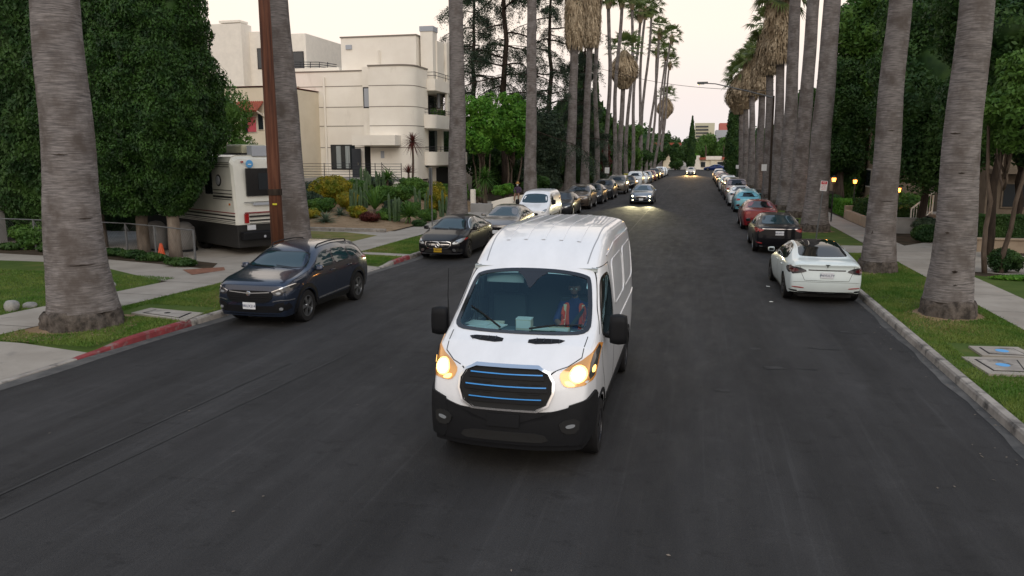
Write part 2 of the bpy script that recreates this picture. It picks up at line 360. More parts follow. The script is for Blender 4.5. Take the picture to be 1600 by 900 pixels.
# ------------------------------------------------------------------ vehicle bodies: a lofted cage, subdivided, with every window and lamp pressed onto it
def loft_body(name, sp, paintm, parent, levels=2):
    hL, W = sp['L'] / 2, sp['W'] / 2
    yf, yr, Rw = sp['yf'], sp['yr'], sp['R']
    Ra = Rw + sp.get('gap', .055); zs = sp['sill']
    st = [(hL, 0), (hL - .14, 0)]
    def arch(yc):
        s = [(yc + Ra + .07, 0)]
        for dg in (8, 40, 72, 108, 140, 172): s.append((yc + Ra * math.cos(R(dg)), Ra * math.sin(R(dg)) + Rw))
        s.append((yc - Ra - .07, 0)); return s
    A = arch(yf); B_ = arch(yr)
    st += [s for s in A if s[0] < hL - .18]
    y0, y1 = A[-1][0], B_[0][0]
    k = max(4, int((y0 - y1) / .28))
    st += [(lerp(y0, y1, (i + 1) / (k + 1)), 0) for i in range(k)]
    st += [s for s in B_ if s[0] > -hL + .18]
    st += [(-hL + .14, 0), (-hL, 0)]
    st.sort(key=lambda s: -s[0])
    top, belt, tw, plan = [sorted(sp[k_]) for k_ in ('top', 'belt', 'topw', 'plan')]
    nose, tail = sorted(sp['nose']), sorted(sp['tail'])
    cf, cr_ = sp.get('cf', .22), sp.get('cr', .16)
    def shift(x, y, z):
        f = max(0, 1 - (hL - y) / .62); r = max(0, 1 - (y + hL) / .62)
        d = 0
        if f: d -= f * (interp(nose, z) + cf * abs(x / W) ** 3)
        if r: d += r * (interp(tail, z) + cr_ * abs(x / W) ** 3)
        return y + d
    rings = []
    side = sp.get('side', [(0, .93), (.22, .975), (.5, 1.0), (.8, .99), (1, .955)])
    crown = sp.get('crown', .04)
    for y, za in st:
        zt = interp(top, y); zb = min(interp(belt, y), zt - .01); w = interp(plan, y)
        z0 = za if za > 0 else zs
        if y >= hL - .2: z0 = sp.get('zfront', zs)
        if y <= -hL + .2: z0 = sp.get('zrear', zs)
        xt = interp(tw, y); cw = crown * min(1, max(.35, (zt - zb) * 2.2)); ze = zt - cw
        ze = max(ze, zb + .003)
        xb = w * side[-1][1]
        pts = []
        for t in (0, .22, .5, .8, 1):
            z = lerp(z0, zb, t); tt = (z - zs) / max(.01, zb - zs)
            fl = sp.get('flare', .0) * max(0, 1 - min(abs(y - yf), abs(y - yr)) / (Ra * 1.25)) * (1 - tt)
            pts.append((w * float(np.interp(tt, [s_[0] for s_ in side], [s_[1] for s_ in side])) + fl, z))
        bulge = .03 * min(1, (ze - zb) / .4)
        pts.append((lerp(xb, xt, .33) + bulge * .8, lerp(zb, ze, .36)))
        pts.append((lerp(xb, xt, .72) + bulge, lerp(zb, ze, .74)))
        rr = min(.06, (ze - zb) * .2)
        pts.append((xt + .012, ze - rr))
        pts.append((xt - .05, ze + cw * .22))
        pts.append((xt * .62, ze + cw * .75)); pts.append((xt * .3, ze + cw * .96)); pts.append((0, zt))
        rings.append([(shift(x, y, z) if True else y, x, z) for x, z in pts])
    NP = len(rings[0]); V = []; F = []
    def vid(s, i, sgn): return s * (2 * NP - 1) + (i if sgn > 0 else 2 * NP - 2 - i)
    for r_ in rings:
        for (yy, x, z) in r_: V.append((x, yy, z))
        for (yy, x, z) in r_[:-1][::-1]: V.append((-x, yy, z))
    n = 2 * NP - 1
    for s in range(len(rings) - 1):
        for i in range(n - 1): F.append((s * n + i, s * n + i + 1, (s + 1) * n + i + 1, (s + 1) * n + i))
    # caps
    T0 = 7                                   # ring index where the top row starts
    for s, end in ((0, 1), (len(rings) - 1, -1)):
        rg = rings[s]; xs = [rg[i][1] for i in range(T0, NP)]; ratio = [x / xs[0] for x in xs]
        full = ratio + [-r for r in ratio[:-1][::-1]]
        ztop = [rg[i][2] for i in range(T0, NP)]; ztop = ztop + ztop[:-1][::-1]
        grid = []
        for i in range(T0 + 1):
            row = []
            for j, rt in enumerate(full):
                if i == T0: row.append(s * n + (T0 + j)); continue
                if j == 0: row.append(s * n + i); continue
                if j == len(full) - 1: row.append(s * n + n - 1 - i); continue
                x = rg[i][1] * rt; z = rg[i][2] + (ztop[j] - ztop[0]) * ((i / T0) ** 2)
                yb = hL * end
                V.append((x, shift(x, yb, z), z)); row.append(len(V) - 1)
            grid.append(row)
        for i in range(T0):
            for j in range(len(full) - 1):
                q = (grid[i][j], grid[i][j + 1], grid[i + 1][j + 1], grid[i + 1][j])
                F.append(q if end < 0 else q[::-1])
    me = bpy.data.meshes.new(name); me.from_pydata(V, [], F); me.materials.append(paintm)
    bm = bmesh.new(); bm.from_mesh(me); bmesh.ops.recalc_face_normals(bm, faces=bm.faces)
    # normals must face outwards
    c = sum(((f.calc_center_median() - Vector((0, f.calc_center_median().y, .8))).dot(f.normal) for f in bm.faces))
    if c < 0: bmesh.ops.reverse_faces(bm, faces=bm.faces[:])
    bm.to_mesh(me); bm.free()
    o = bpy.data.objects.new(name, me); col.objects.link(o)
    md = o.modifiers.new('s', 'SUBSURF'); md.levels = levels; md.render_levels = levels
    bake(o); o.data.polygons.foreach_set('use_smooth', [True] * len(o.data.polygons))
    o.parent = parent
    return o
class Press:
    """lays flat outlines onto a body"""
    def __init__(s, body):
        me = body.data; s.bvh = BVHTree.FromPolygons([v.co[:] for v in me.vertices], [p.vertices[:] for p in me.polygons])
    def pt(s, o, d):
        h = s.bvh.ray_cast(Vector(o), Vector(d).normalized(), 8)
        return h[0], h[1]
    AX = {'front': (Vector((1, 0, 0)), Vector((0, 0, 1)), Vector((0, -1, 0)), Vector((0, 5, 0))),
          'rear': (Vector((1, 0, 0)), Vector((0, 0, 1)), Vector((0, 1, 0)), Vector((0, -5, 0))),
          'right': (Vector((0, 1, 0)), Vector((0, 0, 1)), Vector((-1, 0, 0)), Vector((3, 0, 0))),
          'left': (Vector((0, 1, 0)), Vector((0, 0, 1)), Vector((1, 0, 0)), Vector((-3, 0, 0))),
          'fr': (Vector((1, -1, 0)).normalized(), Vector((0, 0, 1)), Vector((-1, -1, 0)).normalized(), Vector((3.5, 3.5, 0))),
          'fl': (Vector((1, 1, 0)).normalized(), Vector((0, 0, 1)), Vector((1, -1, 0)).normalized(), Vector((-3.5, 3.5, 0))),
          'top': (Vector((1, 0, 0)), Vector((0, 1, 0)), Vector((0, 0, -1)), Vector((0, 0, 5)))}
    def proj(s, u, v, ax, off):
        U, Vv, Dd, O = s.AX[ax]; o = O + U * u + Vv * v
        h, n = s.pt(o, Dd)
        if h is None:
            # step towards the body until the ray meets it
            for k in range(1, 8):
                h, n = s.pt(O + U * u * (1 - .01 * k) + Vv * v, Dd)
                if h is not None: break
        if h is None: 
            hh = s.bvh.find_nearest(o - O + (O * .3)); h, n = hh[0], hh[1]
        if n.dot(Dd) > 0: n = -n
        return h + n * off, n
    def patch(s, poly, ax, name, m, parent, off=.004, round_=2, rings=4, skirt=.02, dens=.07, mirror=False, smooth=True, lift=0, sharp=.25):
        p = [Vector(q) for q in poly]
        for _ in range(round_):
            q = []
            for i in range(len(p)):
                a, b = p[i], p[(i + 1) % len(p)]; L_ = (b - a).length; t = min(sharp, .10 / max(L_, .001))
                q += [a.lerp(b, t), a.lerp(b, 1 - t)]
            p = q
        q = []
        for i in range(len(p)):
            a, b = p[i], p[(i + 1) % len(p)]; k = max(1, int((b - a).length / dens))
            q += [a.lerp(b, j / k) for j in range(k)]
        p = q; c = sum(p, Vector((0, 0))) / len(p)
        V, F = [], []; n = len(p)
        fr = [1 - r / rings for r in range(rings)]
        sk = []
        for r, f in enumerate(fr):
            for v in p:
                w = c.lerp(v, f); P_, N_ = s.proj(w.x, w.y, ax, off + lift * (1 - f * f)); V.append(P_)
                if r == 0: sk.append(P_ - N_ * skirt)
        P_, N_ = s.proj(c.x, c.y, ax, off + lift); V.append(P_); ci = len(V) - 1
        for r in range(rings - 1):
            for j in range(n): F.append((r * n + j, r * n + (j + 1) % n, (r + 1) * n + (j + 1) % n, (r + 1) * n + j))
        for j in range(n): F.append(((rings - 1) * n + j, (rings - 1) * n + (j + 1) % n, ci))
        b = len(V); V += sk
        for j in range(n): F.append((j, b + j, b + (j + 1) % n, (j + 1) % n))
        mb = MB(); mb.add(V, F)
        return mb.build(name, m, parent, smooth=smooth)
    def ring(s, poly, ax, width, name, m, parent, off=.006, round_=2, dens=.06, skirt=.02, sharp=.25, outer=0):
        p = [Vector(q) for q in poly]
        for _ in range(round_):
            q = []
            for i in range(len(p)):
                a, b = p[i], p[(i + 1) % len(p)]; L_ = (b - a).length; t = min(sharp, .10 / max(L_, .001))
                q += [a.lerp(b, t), a.lerp(b, 1 - t)]
            p = q
        q = []
        for i in range(len(p)):
            a, b = p[i], p[(i + 1) % len(p)]; k = max(1, int((b - a).length / dens))
            q += [a.lerp(b, j / k) for j in range(k)]
        p = q; n = len(p); c = sum(p, Vector((0, 0))) / n
        inn = []
        for i in range(n):
            a, b = p[i - 1], p[(i + 1) % n]; d = (b - a).normalized(); nn = Vector((-d.y, d.x))
            if nn.dot(c - p[i]) < 0: nn = -nn
            inn.append(p[i] + nn * width)
        V = []; 
        for v in p: P_, N_ = s.proj(v.x, v.y, ax, off); V.append(P_)
        for v in inn: P_, N_ = s.proj(v.x, v.y, ax, off); V.append(P_)
        for v in p: P_, N_ = s.proj(v.x, v.y, ax, -skirt); V.append(P_)
        for v in inn: P_, N_ = s.proj(v.x, v.y, ax, -skirt); V.append(P_)
        F = []
        for j in range(n):
            k = (j + 1) % n
            F += [(j, k, n + k, n + j), (2 * n + j, 2 * n + k, k, j), (n + j, n + k, 3 * n + k, 3 * n + j)]
        return MB().add(V, F).build(name, m, parent, smooth=True)
    def strip(s, path, ax, width, name, m, parent, off=.003, dens=.05, skirt=.01, obj=None):
        p = [Vector(q) for q in path]; q = []
        for i in range(len(p) - 1):
            k = max(1, int((p[i + 1] - p[i]).length / dens)); q += [p[i].lerp(p[i + 1], j / k) for j in range(k)]
        q.append(p[-1]); n = len(q); V = []; N2 = []
        for i in range(n):
            d = (q[min(i + 1, n - 1)] - q[max(i - 1, 0)]).normalized(); nn = Vector((-d.y, d.x)) * width / 2
            for sg in (1, -1):
                w = q[i] + nn * sg; P_, N_ = s.proj(w.x, w.y, ax, off); V.append(P_); N2.append(P_ - N_ * skirt)
        F = [(2 * i, 2 * i + 1, 2 * i + 3, 2 * i + 2) for i in range(n - 1)]
        b = 2 * n; V += N2
        F += [(2 * i, 2 * i + 2, b + 2 * i + 2, b + 2 * i) for i in range(n - 1)] + [(2 * i + 1, b + 2 * i + 1, b + 2 * i + 3, 2 * i + 3) for i in range(n - 1)]
        if obj is not None: obj.add(V, F); return obj
        return MB().add(V, F).build(name, m, parent, smooth=True)
def mir(poly): return [(-x, y) for x, y in poly][::-1]
def text_mesh(s, size, loc, rot, m, parent, name='lettering', ext=.002, sx=1):
    cu = bpy.data.curves.new(name, 'FONT'); cu.body = s; cu.size = size; cu.extrude = ext; cu.align_x = 'CENTER'; cu.align_y = 'CENTER'
    o = bpy.data.objects.new(name, cu); col.objects.link(o)
    bpy.context.view_layer.update(); dg = bpy.context.evaluated_depsgraph_get()
    me = bpy.data.meshes.new_from_object(o.evaluated_get(dg)); bpy.data.objects.remove(o); me.materials.clear(); me.materials.append(m)
    o = bpy.data.objects.new(name, me); col.objects.link(o); o.location = loc; o.rotation_euler = rot; o.scale = (sx, 1, 1); o.parent = parent
    return o
def wheel(parent, x, y, Rw, wid, style=0, spokes=5, rimm='alloy', lod=0):
    sgn = 1 if x > 0 else -1
    t = MB(); r0 = Rw * .66; n = 36 if lod == 0 else 18
    prof = [(r0, -wid / 2), (Rw * .93, -wid / 2), (Rw * .985, -wid * .40), (Rw, -wid * .25), (Rw, wid * .25), (Rw * .985, wid * .40), (Rw * .93, wid / 2), (r0, wid / 2), (r0, -wid / 2)]
    t.lathe(prof, n, 'x', caps=False)
    o = t.build('wheel', M['rubber'], parent, smooth=True); o.location = (x - sgn * wid / 2, y, Rw)
    rm = MB(); xo = sgn * wid / 2
    # dish, hub, rim lip, spokes
    rm.lathe([(.001, xo - sgn * .06), (r0, xo - sgn * .09)], n, 'x', mi=1)
    rm.lathe([(r0 - .001, xo - sgn * .09), (r0 + .002, xo - sgn * .004), (r0 - .022, xo - sgn * .004), (r0 - .028, xo - sgn * .05)], n, 'x', caps=False)
    rm.lathe([(.001, xo + 0), (.05, xo - sgn * .002), (.06, xo - sgn * .03), (.06, xo - sgn * .07)], 14, 'x')
    for k in range(spokes):
        a = 2 * math.pi * k / spokes
        for tw in ((-.09, .09) if style == 0 else (0,)):
            a0, a1 = a + tw * .5, a + tw * 1.5
            h0, h1 = .022, (.020 if style == 0 else .034)
            vs = []
            for rr, aa, hh, dd in ((.05, a0, h0, .004), (r0 - .015, a1, h1, .012)):
                for sg in (-1, 1):
                    yy, zz = rr * math.cos(aa) - sg * hh * math.sin(aa), rr * math.sin(aa) + sg * hh * math.cos(aa)
                    vs += [(xo - sgn * dd, yy, zz), (xo - sgn * (dd + .04), yy, zz)]
            rm.add(vs, [(0, 2, 6, 4), (0, 4, 5, 1), (2, 3, 7, 6), (0, 1, 3, 2), (4, 6, 7, 5)])
    rm.build('rim', [M[rimm], M['under']], o, smooth=False)
    return o
def mirror_part(parent, x, y, z, m, s=1.0, house=(.17, .10, .125)):
    sg = 1 if x > 0 else -1; b = MB()
    w, d, h = house
    bm = bmesh.new(); bmesh.ops.create_cube(bm, size=1)
    bmesh.ops.subdivide_edges(bm, edges=bm.edges[:], cuts=2, use_grid_fill=True)
    for v in bm.verts:
        c = v.co.copy(); l = c.normalized() * .62; c = c.lerp(l, .45)
        v.co = Vector((x + sg * (w / 2) + c.x * w, y + c.y * d + (.02 if c.z < 0 else 0), z + c.z * h * (1 - .2 * sg * c.x)))
    bm.verts.index_update(); b.add([v.co[:] for v in bm.verts], [[v.index for v in f.verts] for f in bm.faces]); bm.free()
    o = b.build('wing_mirror', m, parent, smooth='all')
    st = MB().tube([(x - sg * .05, y, z - h * .3), (x + sg * .05, y, z - h * .3)], .02, 6).build('mirror_arm', M['plastic'], o, smooth=True)
    MB().cbox((min(x + sg * .02, x + sg * (w - .02)), y - d / 2 - .004, z - h * .36), (max(x + sg * .02, x + sg * (w - .02)), y - d / 2 + .01, z + h * .36), .004).build('mirror_glass', M['glass'], o)
    return o
def base_parts(root, sp, lod=0, rimm='alloy', spokes=5, style=0):
    hW = sp['W'] / 2 - .015
    for y in (sp['yf'], sp['yr']):
        for sg in (1, -1): wheel(root, sg * hW, y, sp['R'], sp.get('tw', .22), style, spokes, rimm, lod)
    u = MB(); hL, W = sp['L'] / 2, sp['W'] / 2
    u.cbox((-W + .27, -hL + .25, sp['sill'] - .04), (W - .27, hL - .3, sp['yw_top'] if 'yw_top' in sp else .62), .05)
    u.cbox((-W + .06, sp['yr'] + sp['R'] + .07, sp['sill'] - .02), (W - .06, sp['yf'] - sp['R'] - .07, .55), .05)
    u.cbox((-W + .2, hL - .45, sp['sill'] + .02), (W - .2, hL - .26, .5), .03)
    u.cbox((-W + .2, -hL + .26, sp['sill'] + .02), (W - .2, -hL + .45, .5), .03)
    u.build('underbody', M['under'], root)
def plate(root, y, z, m, s, ink, lab=None, yaw=0):
    # licence plate facing +y (yaw 0) or -y (yaw pi)
    sg = 1 if yaw == 0 else -1
    o = MB().cbox((-.152, min(y, y + sg * .012), z - .076), (.152, max(y, y + sg * .012), z + .076), .004).build('number_plate', m, root)
    if lab: o['label'] = lab
    if s: text_mesh(s, .085, (0, y + sg * .014, z - .008), (math.pi / 2, 0, math.pi if sg > 0 else 0), ink, o, sx=.9)
    return o
SPEC = dict(
 sedan=dict(L=4.75, W=1.82, yf=1.42, yr=-1.40, R=.335, sill=.21, zfront=.22, zrear=.26,
   top=[(2.375, .70), (2.1, .83), (1.35, .96), (1.12, 1.0), (.35, 1.38), (.05, 1.44), (-.6, 1.45), (-1.0, 1.39), (-1.75, 1.09), (-2.2, 1.06), (-2.375, .98)],
   belt=[(2.375, .66), (1.9, .76), (1.1, .90), (0, .94), (-1.4, .99), (-2.375, .93)],
   topw=[(2.375, .62), (1.9, .72), (1.1, .73), (.4, .60), (0, .575), (-.8, .565), (-1.2, .60), (-1.75, .68), (-2.375, .66)],
   plan=[(2.375, .76), (2.1, .84), (1.5, .90), (0, .91), (-1.5, .90), (-2.1, .85), (-2.375, .79)],
   nose=[(.2, .06), (.45, 0), (.6, .01), (.72, .06), (.9, .2)], tail=[(.2, .06), (.5, 0), (.75, .03), (1.0, .06), (1.1, .1)]),
 suv=dict(L=4.48, W=1.83, yf=1.32, yr=-1.35, R=.365, sill=.27, zfront=.26, zrear=.30, flare=.02, gap=.06,
   top=[(2.24, .95), (2.10, 1.03), (1.35, 1.12), (1.12, 1.16), (.48, 1.53), (.15, 1.62), (-.6, 1.65), (-1.5, 1.58), (-1.80, 1.53), (-2.12, 1.16), (-2.24, 1.08)],
   belt=[(2.24, .86), (1.9, .95), (1.1, 1.04), (0, 1.07), (-1.4, 1.13), (-2.24, 1.05)],
   topw=[(2.24, .72), (1.9, .80), (1.1, .80), (.4, .665), (0, .64), (-1.2, .615), (-1.80, .60), (-2.12, .72), (-2.24, .76)],
   cf=.15, cr=.12, plan=[(2.24, .82), (2.0, .89), (1.5, .915), (0, .905), (-1.5, .915), (-2.0, .87), (-2.24, .83)],
   nose=[(.26, .05), (.5, 0), (.78, .0), (.92, .04), (1.1, .12)], tail=[(.3, .05), (.6, 0), (1.0, .03), (1.2, .08), (1.5, .1)]),
 boxsuv=dict(L=4.75, W=1.88, yf=1.38, yr=-1.36, R=.38, sill=.34, zfront=.34, zrear=.36, flare=.02, gap=.06,
   top=[(2.375, 1.02), (2.2, 1.10), (1.3, 1.16), (1.1, 1.2), (.65, 1.62), (.35, 1.74), (-.6, 1.77), (-1.9, 1.74), (-2.1, 1.70), (-2.28, 1.3), (-2.375, 1.1)],
   belt=[(2.375, .96), (1.9, 1.03), (1.1, 1.10), (0, 1.12), (-1.4, 1.14), (-2.375, 1.06)],
   topw=[(2.375, .76), (1.9, .80), (1.1, .81), (.5, .70), (0, .68), (-1.8, .66), (-2.1, .67), (-2.375, .78)],
   plan=[(2.375, .86), (2.0, .91), (1.5, .93), (0, .93), (-1.5, .93), (-2.0, .91), (-2.375, .88)], cf=.1, cr=.08,
   nose=[(.26, .05), (.5, 0), (.85, .0), (1.05, .05), (1.2, .1)], tail=[(.3, .03), (.6, 0), (1.0, .0), (1.2, .03), (1.7, .06)]),
 hatch=dict(L=4.3, W=1.76, yf=1.30, yr=-1.28, R=.32, sill=.2, zfront=.2, zrear=.24,
   top=[(2.15, .72), (1.95, .84), (1.4, .98), (1.2, 1.03), (.4, 1.42), (.1, 1.49), (-.5, 1.49), (-1.3, 1.40), (-1.75, 1.28), (-2.05, .98), (-2.15, .90)],
   belt=[(2.15, .68), (1.8, .78), (1.1, .90), (0, .95), (-1.4, 1.0), (-2.15, .86)],
   topw=[(2.15, .60), (1.8, .68), (1.1, .70), (.4, .58), (0, .55), (-1.2, .53), (-1.75, .56), (-2.05, .66), (-2.15, .70)],
   plan=[(2.15, .72), (1.9, .81), (1.4, .87), (0, .88), (-1.4, .87), (-1.9, .82), (-2.15, .76)],
   nose=[(.2, .05), (.45, 0), (.6, .01), (.72, .06), (.9, .2)], tail=[(.2, .05), (.5, 0), (.8, .03), (1.0, .1), (1.3, .14)]),
 fastback=dict(L=4.69, W=1.85, yf=1.50, yr=-1.375, R=.34, sill=.2, zfront=.2, zrear=.30, tw=.24,
   top=[(2.345, .62), (2.1, .76), (1.5, .90), (1.25, .96), (.45, 1.36), (.1, 1.43), (-.4, 1.44), (-1.0, 1.36), (-1.75, 1.13), (-2.1, 1.09), (-2.27, 1.10), (-2.345, 1.02)],
   belt=[(2.345, .60), (1.9, .72), (1.1, .86), (0, .92), (-1.4, .98), (-2.1, .96), (-2.345, .93)],
   topw=[(2.345, .60), (1.9, .72), (1.1, .74), (.4, .61), (0, .585), (-.8, .575), (-1.2, .60), (-1.75, .69), (-2.345, .72)],
   plan=[(2.345, .78), (2.1, .86), (1.5, .92), (0, .915), (-1.5, .925), (-2.0, .895), (-2.345, .84)], cr=.20,
   nose=[(.2, .05), (.45, 0), (.6, .05), (.8, .2)], tail=[(.2, .14), (.36, .06), (.55, 0), (.75, .02), (.9, .07), (1.0, .03), (1.1, -.01)]),
)
SIDE_WIN = dict(
 sedan=[[(.98, 1.0), (.42, 1.30), (.12, 1.37), (-.05, 1.375), (-.08, .97)], [(-.13, .97), (-.11, 1.375), (-.6, 1.365), (-.92, 1.31), (-.98, 1.0)], [(-1.02, 1.01), (-.97, 1.29), (-1.18, 1.22), (-1.34, 1.06)]],
 suv=[[(.92, 1.13), (.44, 1.42), (.12, 1.48), (-.10, 1.485), (-.12, 1.10)], [(-.18, 1.11), (-.16, 1.485), (-.9, 1.46), (-.98, 1.15)], [(-1.03, 1.16), (-.95, 1.455), (-1.35, 1.42), (-1.58, 1.28), (-1.45, 1.19)]],
 boxsuv=[[(.92, 1.20), (.62, 1.52), (.45, 1.62), (-.10, 1.65), (-.12, 1.17)], [(-.18, 1.17), (-.16, 1.65), (-.95, 1.65), (-.98, 1.18)], [(-1.05, 1.19), (-1.02, 1.65), (-1.9, 1.62), (-1.95, 1.2)]],
 hatch=[[(1.0, 1.03), (.42, 1.34), (.12, 1.41), (-.10, 1.415), (-.12, .99)], [(-.18, .99), (-.16, 1.415), (-.8, 1.38), (-.95, 1.03)], [(-1.0, 1.04), (-.85, 1.37), (-1.25, 1.32), (-1.5, 1.16)]],
 fastback=[[(1.08, .98), (.48, 1.28), (.12, 1.355), (-.02, 1.36), (-.06, .95)], [(-.10, .95), (-.06, 1.36), (-.55, 1.34), (-1.0, 1.24), (-1.22, 1.12), (-1.25, 1.05), (-.9, .99)]],
)
def build_car(kind, pm, label, cat, front=True, rear=True, lod=0, group=None, **k):
    """a car at the origin, nose towards +y"""
    sp = SPEC[kind]; hL = sp['L'] / 2; W = sp['W'] / 2
    root = empty('parked_car' if not k.get('moving') else 'moving_car', label=label, cat=cat, group=group)
    body = loft_body('body', sp, M[pm], root, 2 if lod == 0 else 1)
    pr = Press(body); rg = 4 if lod == 0 else 2; dn = .07 if lod == 0 else .16
    # windscreen and rear window, laid from above
    top = sorted(sp['top']); tw = sorted(sp['topw'])
    pts = sorted(sp['top'], key=lambda t: -t[0])
    ycowl, ywt = pts[3][0], pts[4][0]
    gl = M[k.get('glass', 'glass')]
    xa, xb = interp(tw, ycowl) - .035, interp(tw, ywt) - .055
    ws = [(-xa, ycowl - .05), (0, ycowl + .02), (xa, ycowl - .05), (xb, ywt + .03), (0, ywt + .06), (-xb, ywt + .03)]
    w_ = pr.patch(ws, 'top', 'windscreen', gl, root, rings=rg, dens=dn, off=.003)
    if lod == 0:
        pr.ring([(x * .99, y) for x, y in ws], 'top', .03, 'windscreen_seal', M['gloss'], w_, off=.006)
        wp = MB()
        for x0, x1 in ((-.55, .05), (.0, .6)):
            P0, _ = pr.proj(x0, ycowl + .02, 'top', .02); P1, _ = pr.proj(x1 - .05, ycowl - .06, 'top', .022); wp.tube([P0, P1], .008, 5)
        wp.build('wipers', M['plastic'], w_)
    ry0, ry1 = {'sedan': (-1.02, -1.70), 'fastback': (-.02, -1.68), 'suv': (-1.80, -2.08), 'boxsuv': (-2.1, -2.25), 'hatch': (-1.34, -1.72)}[kind]
    if kind in ('suv', 'boxsuv', 'hatch'):
        z1, z0 = {'suv': (1.46, 1.16), 'boxsuv': (1.66, 1.24), 'hatch': (1.28, 1.02)}[kind]
        xr1, xr0 = (.52, .66) if kind != 'boxsuv' else (.62, .70)
        rwin = pr.patch([(-xr0, z0), (xr0, z0), (xr1, z1), (-xr1, z1)], 'rear', 'rear_window', gl, root, rings=rg, dens=dn)
        if kind == 'suv' and lod == 0:
            rr_ = MB()
            for sg in (1, -1):
                pp = []
                for yy in (.25, .15, -.3, -.8, -1.25, -1.35):
                    P_, N_ = pr.proj(sg * .57, yy, 'top', .005 if yy in (.25, -1.35) else .055); pp.append(P_)
                MB().tube(pp, .017, 6).build('roof_rail', M['plastic'], root, smooth=True)
    else:
        xa, xb = interp(tw, ry0) - .05, interp(tw, ry1) - .06
        if kind == 'fastback':
            pr.patch([(-.52, .30), (.52, .30), (.53, -.45), (.535, -1.0), (.60, -1.56), (.52, -1.66), (0, -1.72), (-.52, -1.66), (-.60, -1.56), (-.535, -1.0), (-.53, -.45)], 'top', 'glass_roof', gl, root, rings=7, dens=.06, sharp=.3)
        else:
            pr.patch([(-xa, ry0), (xa, ry0), (xb, ry1), (0, ry1 - .05), (-xb, ry1)], 'top', 'rear_window', gl, root, rings=rg, dens=dn)
    for sd in ('left', 'right'):
        for w in SIDE_WIN[kind]:
            o = pr.patch(w, sd, 'side_window', gl, root, rings=max(2, rg - 1), dens=dn, round_=1, off=.003)
            if lod == 0: pr.ring([(a, b) for a, b in w], sd, .014, 'window_trim', M[k.get('trim', 'gloss')], o, off=.006, round_=1)
        if lod == 0:
            seam = MB(); zb = SIDE_WIN[kind][0][-1][1]; x0 = SIDE_WIN[kind][0][0][0]
            zs = sp['sill'] + .08; xm = SIDE_WIN[kind][0][-1][0] - .025; xr = SIDE_WIN[kind][1][-1][0] - .02 if kind != 'fastback' else -1.0
            pr.strip([(x0 - .02, zb - .02), (x0 - .02, zs + .05), (x0 - .12, zs), (xm, zs), (xm, zb - .03)], sd, .008, '', None, None, off=.0015, obj=seam)
            pr.strip([(xm, zs), (xr + .18, zs), (xr + .10, zs + .22), (xr - .02, zs + .42), (xr - .02, zb - .02)], sd, .008, '', None, None, off=.0015, obj=seam)
            seam.build('door_gap', M['under'], root)
            for hx in (xm + .16, xr + .12):
                P_, N_ = pr.proj(hx, zb - .10, sd, .018)
                MB().cbox((P_.x - .014, P_.y - .10, P_.z - .014), (P_.x + .014, P_.y + .10, P_.z + .014), .008).build('door_handle', M[pm], root, smooth=True)
        if k.get('clad'):
            zs = sp['sill']
            for yc in (sp['yf'], sp['yr']):
                c = MB()
                Rr = sp['R'] + .105
                pth = [(yc + Rr * math.cos(R(a)), sp['R'] + Rr * math.sin(R(a))) for a in range(-12, 193, 8)]
                pr.strip(pth, sd, .085, '', None, None, off=.010, obj=c, skirt=.03)
                c.build('arch_cladding', M['plastic'], root, smooth=True)
            pr.strip([(sp['yf'] - .48, zs + .06), (sp['yr'] + .48, zs + .06)], sd, .14, 'sill_cladding', M['plastic'], root, off=.012, skirt=.03)
            pr.strip([(sp['yf'] - .55, zs + .17), (sp['yr'] + .50, zs + .19)], sd, .022, 'sill_trim', M['alloy'], root, off=.018, skirt=.03)
    mz = SIDE_WIN[kind][0][0][1] + .03; my = SIDE_WIN[kind][0][0][0] - .12
    mw = interp(sorted(sp['plan']), my) * .96
    for sg in (1, -1): mirror_part(root, sg * mw, my, mz, M[k.get('mirror', pm)])
    base_parts(root, sp, lod, k.get('rim', 'alloy'), k.get('spokes', 5), k.get('wstyle', 0))
    return root, body, pr, sp
def body_seams(pr, root, sp, kind):
    pts = sorted(sp['top'], key=lambda t: -t[0]); yc = pts[3][0]; tw = sorted(sp['topw'])
    for sg in (1, -1):
        c = MB()
        pr.strip([(sg * (interp(tw, yc) + .02), yc - .02), (sg * (interp(tw, yc + .5) + .03), yc + .5), (sg * (interp(tw, sp['L'] / 2 - .3) + .02), sp['L'] / 2 - .30)], 'top', .007, '', None, None, off=.0015, obj=c)
        c.build('bonnet_gap', M['under'], root)

